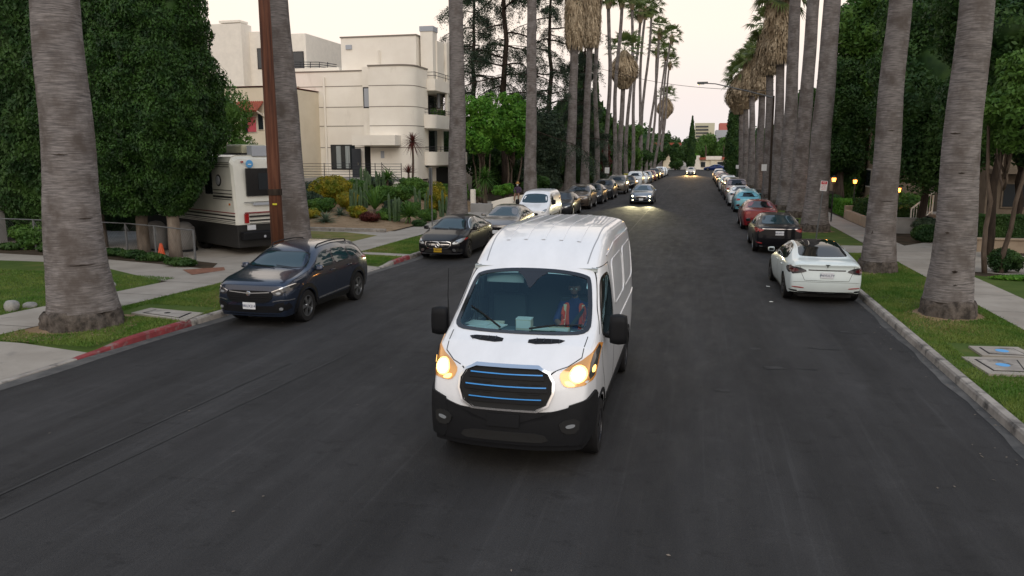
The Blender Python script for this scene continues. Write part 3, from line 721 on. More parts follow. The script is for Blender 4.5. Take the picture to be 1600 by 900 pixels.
# nose details; u is across, v is height
def front_generic(root, pr, kind, lampm='lamp', lit=None, chrome=True, glabel=None):
    sp = SPEC[kind]; z0 = {'sedan': 0, 'suv': .16, 'boxsuv': .26, 'hatch': 0, 'fastback': -.06}[kind]
    g = pr.patch([(-.42, .62 + z0), (.42, .62 + z0), (.34, .42 + z0), (-.34, .42 + z0)], 'front', 'grille', M['gloss'], root, rings=2, dens=.15, off=.006)
    if chrome: pr.ring([(-.43, .63 + z0), (.43, .63 + z0), (.35, .41 + z0), (-.35, .41 + z0)], 'front', .018, 'grille_frame', M['chrome'], g, off=.012, dens=.15)
    pr.patch([(-.6, .36 + z0 * .6), (.6, .36 + z0 * .6), (.5, .25 + z0 * .6), (-.5, .25 + z0 * .6)], 'front', 'lower_grille', M['plastic'], root, rings=2, dens=.15, off=.006)
    for m_ in (lambda p: p, mir):
        hl = pr.patch(m_([(.48, .56 + z0), (.80, .66 + z0), (.80, .74 + z0 * .9), (.50, .645 + z0)]), 'front', 'headlight', M[lampm], root, rings=2, dens=.12, off=.006)
        if lit:
            c = m_([(.62, .63 + z0)])[0]; P_, N_ = pr.proj(c[0], c[1], 'front', .01)
            o = MB().lathe([(.001, .012), (.045, .008), (.062, 0)], 12, 'y', (P_.x, P_.y, P_.z)).build('lit_bulb', M[lit], hl)
            P_, N_ = pr.proj(c[0], .34, 'front', .01)
            if lit == 'beamfar': MB().lathe([(.001, .01), (.035, .0)], 10, 'y', (P_.x, P_.y, P_.z)).build('fog_lamp', M[lit], root)
    P_, N_ = pr.proj(0, .40 + z0 * .7, 'front', .01)
    plate(root, P_.y, P_.z, M['plate'], None, M['ink'])
def rear_generic(root, pr, kind, lampm='lampred'):
    z0 = {'sedan': .04, 'suv': .08, 'boxsuv': .12, 'hatch': 0, 'fastback': 0}[kind]
    for m_ in (lambda p: p, mir):
        pr.patch(m_([(.46, .80 + z0), (.80, .76 + z0), (.80, .90 + z0), (.50, .92 + z0)]), 'rear', 'tail_light', M[lampm], root, rings=2, dens=.12, off=.006)
        pr.patch(m_([(.55, .40), (.78, .40), (.78, .44), (.55, .44)]), 'rear', 'reflector', M['lampdred'], root, rings=2, dens=.12, off=.006, round_=0)
    pr.patch([(-.65, .30), (.65, .30), (.6, .38), (-.6, .38)], 'rear', 'bumper_insert', M['plastic'], root, rings=2, dens=.15, off=.005)
    P_, N_ = pr.proj(0, .70 + z0, 'rear', .01)
    plate(root, P_.y, P_.z, M['plate'], None, M['ink'], yaw=1)
# ------------------------------------------------------------------ the setting: ground, road, kerbs, pavements, lawns
S = dict(kind='structure')
MB().add([(-900, -200, -.06), (900, -200, -.06), (900, 1500, -.06), (-900, 1500, -.06)], [(0, 1, 2, 3)]).build('ground', M['ground'], **S)
def strip_sheet(name, f0, f1, ya, yb, z, m, step=2.0, ends=False, **kw):
    n = max(1, int((yb - ya) / step)); V = []; F = []
    for i in range(n + 1):
        y = lerp(ya, yb, i / n); V += [(f0(y), y, z(y)[0] if callable(z) else z), (f1(y), y, z(y)[1] if callable(z) else z)]
    for i in range(n): F.append((2 * i, 2 * i + 1, 2 * i + 3, 2 * i + 2))
    if ends:
        for i in (0, n):
            b = len(V); V += [(V[2 * i][0], V[2 * i][1], -.05), (V[2 * i + 1][0], V[2 * i + 1][1], -.05)]; F.append((2 * i, 2 * i + 1, b + 1, b))
    return MB().add(V, F).build(name, m, **kw)
TJ = 170.0
strip_sheet('road', lambda y: KL(y), lambda y: KR, -30, TJ, 0, M['asphalt'], **S)
MB().add([(-120, TJ, 0), (120, TJ, 0), (120, TJ + 12, 0), (-120, TJ + 12, 0)], [(0, 1, 2, 3)]).build('cross_road', M['asphalt'], **S)
ZP = .13
strip_sheet('yard_ground', lambda y: -140, lambda y: interp(SF, y), -30, TJ, ZP - .012, M['mulch'], **S)
strip_sheet('yard_ground', lambda y: 6.7, lambda y: 140, -30, TJ, ZP - .012, M['mulch'], **S)
MB().add([(-140, TJ + 12, .1), (140, TJ + 12, .1), (140, 420, .1), (-140, 420, .1)], [(0, 1, 2, 3)]).build('yard_ground', M['concrete'], **S)
# gutters: pale dusty strip of concrete along each kerb
def kerb(name, fx, sgn, ya, yb, hf, m, step=.5):
    n = max(1, int((yb - ya) / step)); V = []; F = []
    for i in range(n + 1):
        y = lerp(ya, yb, i / n); x = fx(y); h = hf(y)
        pr_ = [(0, -.02), (.012, h * .75), (.035, h), (.15, h + .002), (.152, -.02)]
        V += [(x + sgn * a, y, b) for a, b in pr_]
    for i in range(n):
        for j in range(4): F.append((5 * i + j, 5 * i + j + 1, 5 * i + 5 + j + 1, 5 * i + 5 + j))
    F.append((0, 1, 2, 3, 4)); F.append(tuple(5 * n + j for j in range(5)))
    return MB().add(V, F).build(name, m, **S)
def dip(y, drives, hi=.14, lo=.025, ramp=.9):
    h = hi
    for a, b in drives:
        if a <= y <= b: h = lo
        elif a - ramp < y < a: h = min(h, lerp(lo, hi, (a - y) / ramp))
        elif b < y < b + ramp: h = min(h, lerp(lo, hi, (y - b) / ramp))
    return h
DL = [(-30, 11.75), (20.6, 23.4), (38.5, 44), (60, 64), (88, 92)]
DRt = [(30.2, 32.6), (62, 66), (95, 99)]
kl = lambda y: KL(y)
def pieces(fx, sgn, cuts, drives):
    for a, b, m in cuts: kerb('kerb' if m == 'kerb' else 'red_kerb', fx, sgn, a, b, lambda y: dip(y, drives), M[m])
pieces(kl, -1, [(-30, 11.35, 'kerb'), (11.35, 14.3, 'kerbred'), (14.3, 24.2, 'kerb'), (24.2, 25.6, 'kerbred'), (25.6, TJ, 'kerb')], DL)
pieces(lambda y: KR, 1, [(-30, TJ, 'kerb')], DRt)
gut = mat2('gutter', (.11, .105, .10), (.06, .058, .057), 2.5, 6, rough=.85, st=(1, .4, 1), c3=(.05, .05, .05), s3=3, lo3=.45, hi3=.65)
strip_sheet('gutter', lambda y: KR - .16 + .03 * math.sin(y * 1.7) + .02 * math.sin(y * 4.1), lambda y: KR, -30, TJ, .004, gut, step=.5, **S)
strip_sheet('gutter', lambda y: KL(y), lambda y: KL(y) + .3 + .04 * math.sin(y * 1.3), -30, TJ, .004, gut, step=.5, **S)
# left side
def gaps(drives, a=-30.0, b=TJ):
    out = []; c = a
    for p, q in drives:
        if p > c: out.append((c, p))
        c = q
    out.append((c, b)); return out
for a, b in gaps(DL + []): strip_sheet('verge', lambda y: interp(SF, y), lambda y: KL(y) - .148, a, b, lambda y: (ZP - .004, min(ZP - .004, dip(y, DL) - .004)), M['lawn'], step=.5, ends=True, **S)
strip_sheet('pavement', lambda y: interp(SB, y), lambda y: interp(SF, y), -30, TJ, ZP + .014, M['concrete'], step=1, **S)
jm = mat('joint_line', (.10, .09, .08), .95)
jt = MB()
for k in range(0, 75):
    y = -8 + k * 1.9; a, b = interp(SB, y), interp(SF, y); jt.add([(a, y - .012, ZP + .018), (b, y - .012, ZP + .018), (b, y + .012, ZP + .018), (a, y + .012, ZP + .018)], [(0, 1, 2, 3)])
jt.build('pavement_joints', jm, **S)
def drive(ya, yb, fa, fb, z=ZP + .0, name='driveway', tilt=True):
    """crosses the verge between kerb and pavement with a ramp down to the road"""
    V = []; F = []; n = 8
    for i in range(n + 1):
        y = lerp(ya, yb, i / n)
        for t in (0, .25, .6, 1): V.append((lerp(fa(y), fb(y), t), y, lerp(.03, z + .004, min(1, t * 1.6)) if tilt else z))
    for i in range(n):
        for j in range(3): F.append((4 * i + j, 4 * i + j + 1, 4 * i + 5 + j, 4 * i + 4 + j))
    MB().add(V, F).build(name, M['concrete'], **S)
def flat(name, pts, z, m, **kw): return MB().add([(p[0], p[1], z) for p in pts], [tuple(range(len(pts)))]).build(name, m, **(kw or S))
for a, b in DL: 
    drive(a, b, lambda y: KL(y) - .14, lambda y: interp(SF, y))
flat('garden_path', [(KL(25.3) - .16, 25.35), (KL(25.9) - .16, 25.95), (-12.2, 26.3), (-12.2, 25.7)], ZP + .002, M['concrete'])
# concrete apron behind the pavement, where the motor home stands
flat('driveway', [(-14.3, 18.6), (-14.0, 22), (-13.5, 28), (-13.4, 33.6), (-34, 36), (-45, 30), (-45, 22.3), (-26, 21.2), (-19, 20.0)], ZP + .004, M['concrete'])
g_ = [G(x, y, ZP) for x, y in [(0, 407), (60, 409), (110, 412), (170, 420), (245, 438), (250, 444), (215, 453), (168, 463), (66, 485), (0, 502)]]
flat('lawn', [(p[0], p[1]) for p in g_] + [(-15.0, 11), (-30, 9), (-40, 16)], ZP + .008, M['lawn'])
g_ = [G(x, y, ZP) for x, y in [(440, 360), (478, 361), (540, 363), (597, 369), (580, 377), (560, 384), (520, 392), (440, 392)]]
flat('lawn', [(p[0], p[1]) for p in g_], ZP + .010, M['lawndry'])
# planting bed: a mound rising towards the building
V = []; F = []; nx, ny = 14, 18
for j in range(ny + 1):
    y = lerp(33.2, 49.5, j / ny)
    for i in range(nx + 1):
        xr_ = -14.0 + .02 * (y - 33); x = lerp(-31, xr_, i / nx)
        e_ = min(1, i and (xr_ - x) / 3.0) ; z = ZP + .02 + 1.5 * max(0, min(1, (y - 34) / 14)) * max(0, min(1, (xr_ - x) / 4.5)) + .04 * math.sin(x * 2.1 + y * 1.3)
        if j == 0 or i == nx: z = ZP + .012
        V.append((x, y + .09 * (xr_ - x) * 0, z))
for j in range(ny):
    for i in range(nx): F.append((j * (nx + 1) + i, j * (nx + 1) + i + 1, (j + 1) * (nx + 1) + i + 1, (j + 1) * (nx + 1) + i))
MB().add(V, F).build('planting_bed', M['soil'], smooth='all', **S)
kb = MB(); kb.cbox((-31, 33.02, ZP - .05), (-14.0, 33.2, ZP + .16), .02); kb.build('bed_edging', M['kerb'], **S)
def bedz(x, y): 
    xr_ = -14.0 + .02 * (y - 33); return ZP + .02 + 1.5 * max(0, min(1, (y - 34) / 14)) * max(0, min(1, (xr_ - x) / 4.5))
flat('driveway', [(-13.6, 38.4), (-13.3, 51), (-17.5, 51), (-16.0, 38.4)], ZP + .014, M['concrete'])
# right side
for a, b in gaps(DRt): strip_sheet('verge', lambda y: KR + .148, lambda y: 6.75, a, b, lambda y: (min(ZP - .004, dip(y, DRt) - .004), ZP - .004), M['lawn'], step=.5, ends=True, **S)
strip_sheet('pavement', lambda y: 6.75, lambda y: 8.15, -30, TJ, ZP + .010, M['concrete'], step=2, **S)
jt = MB()
for k in range(0, 75):
    y = 1.1 + k * 2.3; jt.add([(6.75, y - .012, ZP + .0125), (8.15, y - .012, ZP + .0125), (8.15, y + .012, ZP + .0125), (6.75, y + .012, ZP + .0125)], [(0, 1, 2, 3)])
jt.build('pavement_joints', jm, **S)
for a, b in DRt: drive(a, b, lambda y: KR + .14, lambda y: 6.76)
flat('walkway', [(8.15, 26.3), (8.15, 33), (12.5, 38.5), (15, 41), (16, 38), (11, 31.5), (14, 25.8), (14, 24.8), (10.5, 25.0)], ZP + .004, M['concrete'])
flat('lawn', [(8.15, 5), (8.15, 25.4), (10.2, 24.2), (22, 22), (22, 5)], ZP + .002, M['lawn'])
# blades of grass near the camera
def grass(name, rects, n, h=.05, m='leaf_grass', seed=3):
    r = np.random.default_rng(seed); A = np.array([abs(x1 - x0) * (y1 - y0) for x0, x1, y0, y1 in rects]); cnt = (A / A.sum() * n).astype(int)
    P = np.concatenate([np.c_[r.uniform(x0, x1, c), r.uniform(y0, y1, c)] for (x0, x1, y0, y1), c in zip(rects, cnt)])
    return P
def blades(name, P, z, h, m, seed=1, w=.009, **kw):
    r = np.random.default_rng(seed); n = len(P); a = r.uniform(0, 6.28, n); hh = h * r.uniform(.5, 1.3, n); ln = r.normal(0, .5, (n, 2)) * hh[:, None]
    w = w * r.uniform(.7, 1.5, n)
    dx = np.c_[np.cos(a) * w, np.sin(a) * w]
    V = np.zeros((n, 3, 3)); V[:, 0, :2] = P - dx; V[:, 1, :2] = P + dx; V[:, 2, :2] = P + ln; V[:, :2, 2] = z; V[:, 2, 2] = z + hh
    return fast_mesh(name, V.reshape(-1, 3), np.arange(3 * n).reshape(-1, 3), m, **kw)
M['leaf_grass'] = leafmat('grass_blade', (.075, .165, .022), (.17, .23, .05), tl=.35, sc=.9)
P = grass('', [(KR + .17, 6.72, 7, 30)], 130000)
P = P[(np.hypot(P[:, 0] - 5.71, P[:, 1] - 18.9) > .72) & (np.hypot(P[:, 0] - 5.61, P[:, 1] - 25.6) > .6)]
dens = np.clip(.9 + .6 * np.sin(P[:, 0] * 2.3 + 1.7 * np.sin(P[:, 1] * .9)) , .25, 1); P = P[np.random.default_rng(2).random(len(P)) < dens]
bx = lambda P, a, b, c, d: (P[:, 0] > a) & (P[:, 0] < b) & (P[:, 1] > c) & (P[:, 1] < d)
P = P[~(bx(P, 4.85, 6.8, 13.9, 16.0))]
M['leaf_dry'] = leafmat('dry_grass_blade', (.20, .19, .06), (.30, .25, .11), tl=.3, sc=1.2)
def two_tone(P, z, h, seed):
    dry = (np.sin(P[:, 0] * 1.9 + 2 * np.sin(P[:, 1] * .55 + seed)) + np.sin(P[:, 1] * 1.3 + P[:, 0] * .7) + np.random.default_rng(seed).normal(0, .7, len(P))) > 1.55
    blades('grass_blades', P[~dry], z, h, M['leaf_grass'], seed=seed, kind='stuff'); blades('dry_grass_blades', P[dry], z, h * .8, M['leaf_dry'], seed=seed + 50, kind='stuff')
two_tone(P, ZP - .004, .05, 1)
P = grass('', [(-15, -10, 11.8, 20.5), (-13, -9.8, 23.4, 31.5)], 110000, seed=5)
P = P[(P[:, 0] < np.array([KL(y) for y in P[:, 1]]) - .17) & (P[:, 0] > np.array([interp(SF, y) for y in P[:, 1]]) + .02) & ~bx(P, -13, -10, 25.3, 26.1) & (np.hypot(P[:, 0] + 12.9, P[:, 1] - 13.4) > .95) & ~bx(P, -12.9, -10.9, 14.3, 15.7)]
two_tone(P, ZP - .004, .055, 8)
P = grass('', [(-30, -14.8, 10, 22)], 120000, seed=6)
inl = lambda P: (P[:, 1] < 19.3 - .02 * (P[:, 0] + 15) - np.clip(-(P[:, 0] + 15) * -.17, -9, 9) * 0) & (P[:, 0] < np.array([interp(SB, y) for y in P[:, 1]]) - .05) & (P[:, 1] < 19.2 + (-(P[:, 0]) - 15) * .14)
P = P[inl(P)]
blades('grass_blades', P, ZP + .008, .05, M['leaf_grass'], seed=9, kind='stuff')

# pale seams and scuffs worn into the asphalt by traffic and paving joins
seam = mat2('worn_asphalt', (.050, .050, .050), (.036, .036, .036), 3, 6, st=(1, .4, 1), rough=.9, lo=.40, hi=.66, spec=.1)
dseam = mat2('tar_seam', (.012, .012, .013), (.026, .026, .027), 5, 6, rough=.7, lo=.42, hi=.58, spec=.3)
_zc = [.0055]
def road_line(pts, w, m, name='road_seam', seed=0):
    _zc[0] += .0008; zc = _zc[0]
    r = random.Random(seed); V = []; F = []; P = []
    for a, b in zip(pts[:-1], pts[1:]):
        k = max(2, int(math.dist(a, b) / .35)); P += [(lerp(a[0], b[0], i / k) + r.uniform(-.006, .006), lerp(a[1], b[1], i / k)) for i in range(k)]
    for i, p in enumerate(P):
        q = P[min(i + 1, len(P) - 1)]; o_ = P[max(i - 1, 0)]; d = Vector((q[0] - o_[0], q[1] - o_[1])).normalized(); n = Vector((-d.y, d.x)) * w * .5; V += [(p[0] - n.x, p[1] - n.y, zc), (p[0] + n.x, p[1] + n.y, zc)]
    F = [(2 * i, 2 * i + 1, 2 * i + 3, 2 * i + 2) for i in range(len(P) - 1)]
    MB().add(V, F).build(name, m, **S)
for k, (a, b) in enumerate((((-260, 935), (560, 545)), ((-60, 800), (470, 560)))):
    A, B = G(*a), G(*b); road_line([(A[0], A[1]), (B[0], B[1])], .045, seam, seed=k)
road_line([(-3.1, 22), (-3.05, 60), (-2.9, 160)], .05, dseam, seed=9)
road_line([(-9.8, 46), (4.2, 45.6)], .06, dseam, seed=10); road_line([(-9.0, 30.4), (-3.1, 30.1)], .05, dseam, seed=11)
def patchy(x, y, w, l, seed, m):
    r = random.Random(seed); n = 22; V = [(x + w * math.cos(6.283 * i / n) * r.uniform(.6, 1.1), y + l * math.sin(6.283 * i / n) * r.uniform(.6, 1.1), .0045 + .0001 * seed) for i in range(n)]; MB().add(V, [tuple(range(n))]).build('oil_stain', m, **S)
for k, (px, py, w, l) in enumerate(((1210, 575, .22, .12), (1262, 577, .2, .06), (1330, 520, .3, .12), (1180, 545, .12, .1), (1130, 610, .15, .1), (1290, 545, .35, .08))):
    q = G(px, py); patchy(q[0], q[1], w, l, k, dseam)

def soil_ring(x, y, rad, seed):
    r = random.Random(seed); n = 40; V = [(x + rad * math.cos(6.283 * i / n) * r.uniform(.85, 1.3), y + rad * math.sin(6.283 * i / n) * r.uniform(.85, 1.3), ZP + .001) for i in range(n)]; MB().add(V, [tuple(range(n))]).build('bare_soil', M['soil'], **S)
for k, (x, y, q) in enumerate(((-12.75, 13.1, 1.15), (5.71, 18.9, .78), (5.61, 25.6, .72), (5.55, 38.5, .8))): soil_ring(x, y, q, k)
# ------------------------------------------------------------------ the white van
M['lampamber'] = mat('lamp_amber_bowl', (.42, .28, .13), .12, .7, .8, emit=(1, .34, .03), es=.28)
def build_van():
    sp = dict(L=5.98, W=2.06, yf=1.97, yr=-1.78, R=.355, sill=.36, zfront=.34, zrear=.42, gap=.07, tw=.24, crown=.07,
        top=[(2.99, 1.27), (2.90, 1.33), (2.72, 1.40), (2.16, 1.55), (2.02, 1.62), (1.36, 2.17), (1.22, 2.27), (.95, 2.42), (.60, 2.56), (.2, 2.66), (-.3, 2.71), (-2.6, 2.68), (-2.9, 2.62), (-2.99, 2.54)],
        belt=[(2.99, 1.20), (2.7, 1.30), (2.1, 1.43), (1.8, 1.46), (.3, 1.46), (-2.99, 1.46)],
        topw=[(2.99, .78), (2.7, .86), (2.16, .92), (1.36, .87), (.95, .86), (.2, .86), (-2.99, .86)],
        plan=[(2.99, .93), (2.6, .99), (2.1, 1.02), (1.4, 1.03), (-2.7, 1.03), (-2.99, 1.0)],
        side=[(0, .965), (.22, .99), (.5, 1.0), (.8, 1.0), (1, .985)],
        nose=[(.34, .02), (.6, 0), (.9, .04), (1.1, .09), (1.22, .16), (1.35, .26)], tail=[(.4, 0), (1.0, 0), (2.0, .02), (2.5, .08)], cf=.26, cr=.06)
    root = empty('delivery_van', label='white high-sided delivery van driving down the middle of the road towards the viewer, headlights lit', cat='van')
    body = loft_body('body', sp, M['paint_white'], root, 2); pr = Press(body)
    WS = [(-.88, 2.12), (-.5, 2.20), (0, 2.22), (.5, 2.20), (.88, 2.12), (.86, 1.75), (.79, 1.34), (.73, 1.29), (.35, 1.265), (-.35, 1.265), (-.73, 1.29), (-.79, 1.34), (-.86, 1.75)]
    # opening for the windscreen and for both cab door windows
    def inside(p, poly):
        c = False; j = len(poly) - 1
        for i in range(len(poly)):
            xi, yi = poly[i]; xj, yj = poly[j]
            if ((yi > p[1]) != (yj > p[1])) and (p[0] < (xj - xi) * (p[1] - yi) / (yj - yi) + xi): c = not c
            j = i
        return c
    cx = sum(p[0] for p in WS) / len(WS); cy = 1.75
    WSi = [(cx + (x - cx) * .95, cy + (y - cy) * .90) for x, y in WS]
    SW = [(1.86, 1.48), (1.72, 1.68), (1.26, 2.10), (1.04, 2.16), (.72, 2.15), (.70, 1.42), (1.2, 1.37)]
    SWi = [(1.2 + (y - 1.2) * .94, 1.6 + (z - 1.6) * .92) for y, z in SW]
    def proj_front(x, z):   # windscreen is laid from the top: (x, y) outline
        return (x, z)
    bm = bmesh.new(); bm.from_mesh(body.data); dl = []
    for f in bm.faces:
        c = f.calc_center_median()
        if c.z > 1.35 and c.y > 1.0 and f.normal.y > .3 and inside((c.x, c.y), WSi): dl.append(f)
        elif abs(c.x) > .7 and abs(f.normal.x) > .5 and inside((c.y, c.z), SWi): dl.append(f)
    cut = body.data.copy()
    bmesh.ops.delete(bm, geom=dl, context='FACES'); bm.to_mesh(body.data); bm.free()
    # glass one can see through
    g = bpy.data.materials.new('clear_windscreen'); g.use_nodes = True; t = g.node_tree; t.nodes.clear()
    o_ = t.nodes.new('ShaderNodeOutputMaterial'); mx_ = t.nodes.new('ShaderNodeMixShader'); tr = t.nodes.new('ShaderNodeBsdfTransparent'); gl = t.nodes.new('ShaderNodeBsdfGlossy')
    tr.inputs[0].default_value = (.70, .92, .94, 1); gl.inputs['Roughness'].default_value = .03; gl.inputs[0].default_value = (.5, .75, .85, 1)
    fr = t.nodes.new('ShaderNodeFresnel'); fr.inputs[0].default_value = 1.62
    t.links.new(fr.outputs[0], mx_.inputs[0]); t.links.new(tr.outputs[0], mx_.inputs[1]); t.links.new(gl.outputs[0], mx_.inputs[2]); t.links.new(mx_.outputs[0], o_.inputs[0])
    body.data.materials.append(M['plastic'])
    for f in body.data.polygons:
        c = f.center
        if (c.z < .62 and c.y > 2.45) or (c.z < .46 and c.y > -2.6): f.material_index = 1
    ws = pr.patch(WS, 'top', 'windscreen', g, root, off=.006, rings=6, dens=.05, round_=2, skirt=.0)
    pr.ring(WS, 'top', .055, 'black_border', M['gloss'], ws, off=.010, dens=.05)
    pr.patch([(-.24, 1.31), (.24, 1.31), (.10, 1.40), (.02, 1.55), (-.02, 1.55), (-.10, 1.40)], 'top', 'sensor_cover', M['gloss'], ws, off=.009, rings=3, dens=.05, round_=1, skirt=.01)
    wp = MB()
    for (a, b) in (((.10, 2.10), (-.58, 2.05)), ((-.05, 2.12), (.72, 2.0))):
        pass
    def wiper(x0, y0, x1, y1):
        w = MB(); P0, _ = pr.proj(x0, y0, 'top', .025); P1, _ = pr.proj(lerp(x0, x1, .5), lerp(y0, y1, .5), 'top', .045); P2, _ = pr.proj(x1, y1, 'top', .022)
        P3, _ = pr.proj(lerp(x0, x1, .28), lerp(y0, y1, .28) - .02, 'top', .02); w.tube([P0, P1], .013, 6); w.tube([P3, lerp(P3, P2, .5) + Vector((0, 0, .004)), P2], .008, 6)
        return w.build('wiper', M['plastic'], root, smooth=True)
    # front faces +y: the driver's side is at +x seen here from behind, so x is mirrored in the photo
    wiper(-.12, 2.13, -.76, 2.00); wiper(.25, 2.13, .72, 1.80)
    for sd in ('left', 'right'):
        w = pr.patch(SW, sd, 'side_window', M['glass'] if sd == 'right' else g, root, off=.004, rings=3, dens=.06, skirt=0)
        pr.ring(SW, sd, .04, 'window_border', M['gloss'], w, off=.008)
        s_ = MB()
        for pth in ([(.62, 2.26), (.62, .50), (1.42, .50), (1.58, .75), (1.88, 1.10), (1.95, 1.45)], [(.62, 2.26), (1.15, 2.24), (1.95, 1.53)]):
            pr.strip(pth, sd, .010, '', None, None, off=.002, obj=s_)
        if sd == 'right':
            pr.strip([(.50, 2.26), (.50, .5), (-.85, .5), (-.85, 2.26), (.50, 2.26)], sd, .010, '', None, None, off=.002, obj=s_)
        s_.build('door_gap', M['under'], root)
        P_, N_ = pr.proj(.78, 1.30, sd, .02)
        MB().cbox((P_.x - .018, P_.y - .11, P_.z - .02), (P_.x + .018, P_.y + .11, P_.z + .02), .01).build('door_handle', M['plastic'], root, smooth=True)
        # pressed panels along the load space
        for a, b, c, d in ((.38, -1.05, 1.58, 2.25), (-1.15, -2.7, 1.58, 2.25)):
            pr.ring([(a, c), (b, c), (b, d), (a, d)], sd, .03, 'pressed_panel', M['paint_white'], root, off=.010, skirt=.03)
        pr.strip([(.5, 1.30), (-2.85, 1.30)], sd, .035, 'body_crease', M['paint_white'], root, off=.012, skirt=.03)
        pr.strip([(1.40, .56), (-1.25, .56)], sd, .10, 'side_moulding', M['plastic'], root, off=.012, skirt=.03)
        for yc in (sp['yf'], sp['yr']):
            pth = [(yc + (.46) * math.cos(R(a)), sp['R'] + (.46) * math.sin(R(a))) for a in range(0, 181, 9)]
            pr.strip(pth, sd, .05, 'arch_trim', M['plastic'], root, off=.012, skirt=.03)
        pr.strip([(.6, 2.34), (-.2, 2.44), (-2.8, 2.42)], sd, .02, 'roof_gutter', M['paint_white'], root, off=.010, skirt=.02)
    # roof ribs
    for x in (-.52, -.26, 0, .26, .52):
        pr.strip([(x * .98, .62), (x, .2), (x, -2.75)], 'top', .05, 'roof_rib', M['paint_white'], root, off=.009, skirt=.02)
    for sg in (1, -1):
        pr.strip([(sg * .70, 1.10), (sg * .745, .4), (sg * .75, -2.85)], 'top', .016, 'roof_seam', mat('seam_grey', (.30, .31, .33), .6) if sg == 1 else bpy.data.materials['seam_grey'], root, off=.003)
    # bonnet vents, seam
    for m_ in (lambda p: p, mir):
        v = pr.patch(m_([(.16, 2.30), (.62, 2.27), (.54, 2.37), (.16, 2.42)]), 'top', 'bonnet_vent', M['plastic'], root, off=.008, rings=2, round_=1, dens=.08)
        fins = MB()
        for k in range(1, 5):
            x = .16 + .095 * k; P0, _ = pr.proj(m_([(x, 2.295)])[0][0], 2.295, 'top', .014); P1, _ = pr.proj(m_([(x, 2.39)])[0][0], 2.375, 'top', .014); fins.tube([P0, P1], .006, 5)
        fins.build('vent_fins', M['gloss'], v)
    for sg in (1, -1): pr.strip([(sg * .86, 2.15), (sg * .84, 2.5), (sg * .70, 2.66), (sg * .50, 2.80)], 'top', .010, 'bonnet_gap', M['under'], root, off=.002)
    # grille: chrome-framed hexagon
    GR = [(-.45, 1.26), (.45, 1.26), (.57, 1.08), (.46, .82), (-.46, .82), (-.57, 1.08)]
    gr = pr.patch(GR, 'front', 'grille', M['under'], root, off=.010, rings=4, dens=.06, round_=1, skirt=.04)
    pr.ring([(x * 1.05, 1.04 + (z - 1.04) * 1.09) for x, z in GR], 'front', .024, 'grille_frame', M['chrome'], gr, off=.044, dens=.05, round_=1, skirt=.05)
    for z, w, mm in ((1.18, .45, 'blueline'), (1.05, .50, 'blueline'), (.92, .45, 'blueline')):
        pr.strip([(-w, z - .01), (w, z - .01)], 'front', .045, 'grille_bar', M['plastic'], gr, off=.022, skirt=.03)
        pr.strip([(-w + .02, z + .022), (0, z + .018), (w - .02, z + .022)], 'front', .012, 'blue_trim', M[mm], gr, off=.032, skirt=.012)
    for z in (1.195, 1.11, 1.0, .89):
        for i in range(6):
            x = -.36 + i * .144
            if abs(x) < .1: continue
            pr.strip([(x - .05, z), (x + .05, z)], 'front', .014, 'grille_slot', M['plastic'], gr, off=.02, skirt=.01)
    # bumper
    b = pr.patch([(-.84, .885), (-.66, .83), (-.50, .80), (.50, .80), (.66, .83), (.84, .885), (.86, .50), (.80, .41), (-.80, .41), (-.86, .50)], 'front', 'bumper', M['plastic'], root, off=.030, rings=6, dens=.06, round_=1, skirt=.06)
    bp = Press(b)
    for sd, sg in (('right', 1), ('left', -1)):
        e_ = -1 if sg > 0 else 1
        pr.patch([(e_ * u, z) for u, z in ((1.52, .865), (1.35, .915), (1.18, .95), (.98, .98), (.97, .72), (1.0, .46), (1.30, .42), (1.56, .40))], 'fr' if sg > 0 else 'fl', 'bumper_corner', M['plastic'], root, off=.032, rings=5, dens=.04, round_=1, skirt=.06)
    pr.patch([(-.46, .56), (.46, .56), (.54, .45), (-.54, .45)], 'front', 'lower_intake', M['under'], root, off=.038, rings=2, dens=.1, round_=1)
    pr.patch([(-.19, .77), (.19, .77), (.19, .62), (-.19, .62)], 'front', 'plate_bracket', M['plastic'], root, off=.05, rings=2, dens=.1, round_=0, skirt=.03)
    for m_ in (lambda p: p, mir):
        fp = pr.patch(m_([(.62, .70), (.86, .74), (.85, .56), (.68, .55)]), 'front', 'fog_lamp_recess', M['under'], root, off=.042, rings=2, dens=.08, round_=1)
        pr.patch(m_([(.70, .655), (.81, .675), (.81, .635), (.72, .615)]), 'front', 'fog_lamp', M['lamp'], fp, off=.048, rings=2, dens=.06, round_=2)
        # headlamp
        hl = pr.patch(m_([(.61, 1.21), (.66, 1.10), (.74, 1.07), (.96, 1.10), (1.00, 1.16), (1.012, 1.50), (.90, 1.36), (.67, 1.27)]), 'front', 'headlight', M['lampamber'], root, off=.012, rings=4, dens=.05, round_=1)
        pr.patch(m_([(.93, 1.13), (.99, 1.17), (1.008, 1.48), (.94, 1.36)]), 'front', 'smoked_corner', M['lampdark'], hl, off=.016, rings=2, dens=.05, round_=1)
        c = m_([(.82, 1.205)])[0]
        pr.patch([(c[0] + .072 * math.cos(a), c[1] + .068 * math.sin(a)) for a in np.linspace(0, 6.28, 15)[:-1]], 'front', 'lit_bulb', M['beam'], hl, off=.022, rings=3, round_=0, lift=.02)
        pr.patch([(c[0] + .098 * math.cos(a), c[1] - .0 + .090 * math.sin(a)) for a in np.linspace(0, 6.28, 15)[:-1]], 'front', 'reflector_bowl', M['beamwarm'], hl, off=.017, rings=2, round_=0)
        pr.patch(m_([(.67, 1.14), (.71, 1.09), (.80, 1.085), (.78, 1.12), (.72, 1.15)]), 'front', 'turn_signal', M['beamwarm'], hl, off=.018, rings=2, dens=.05, round_=1)
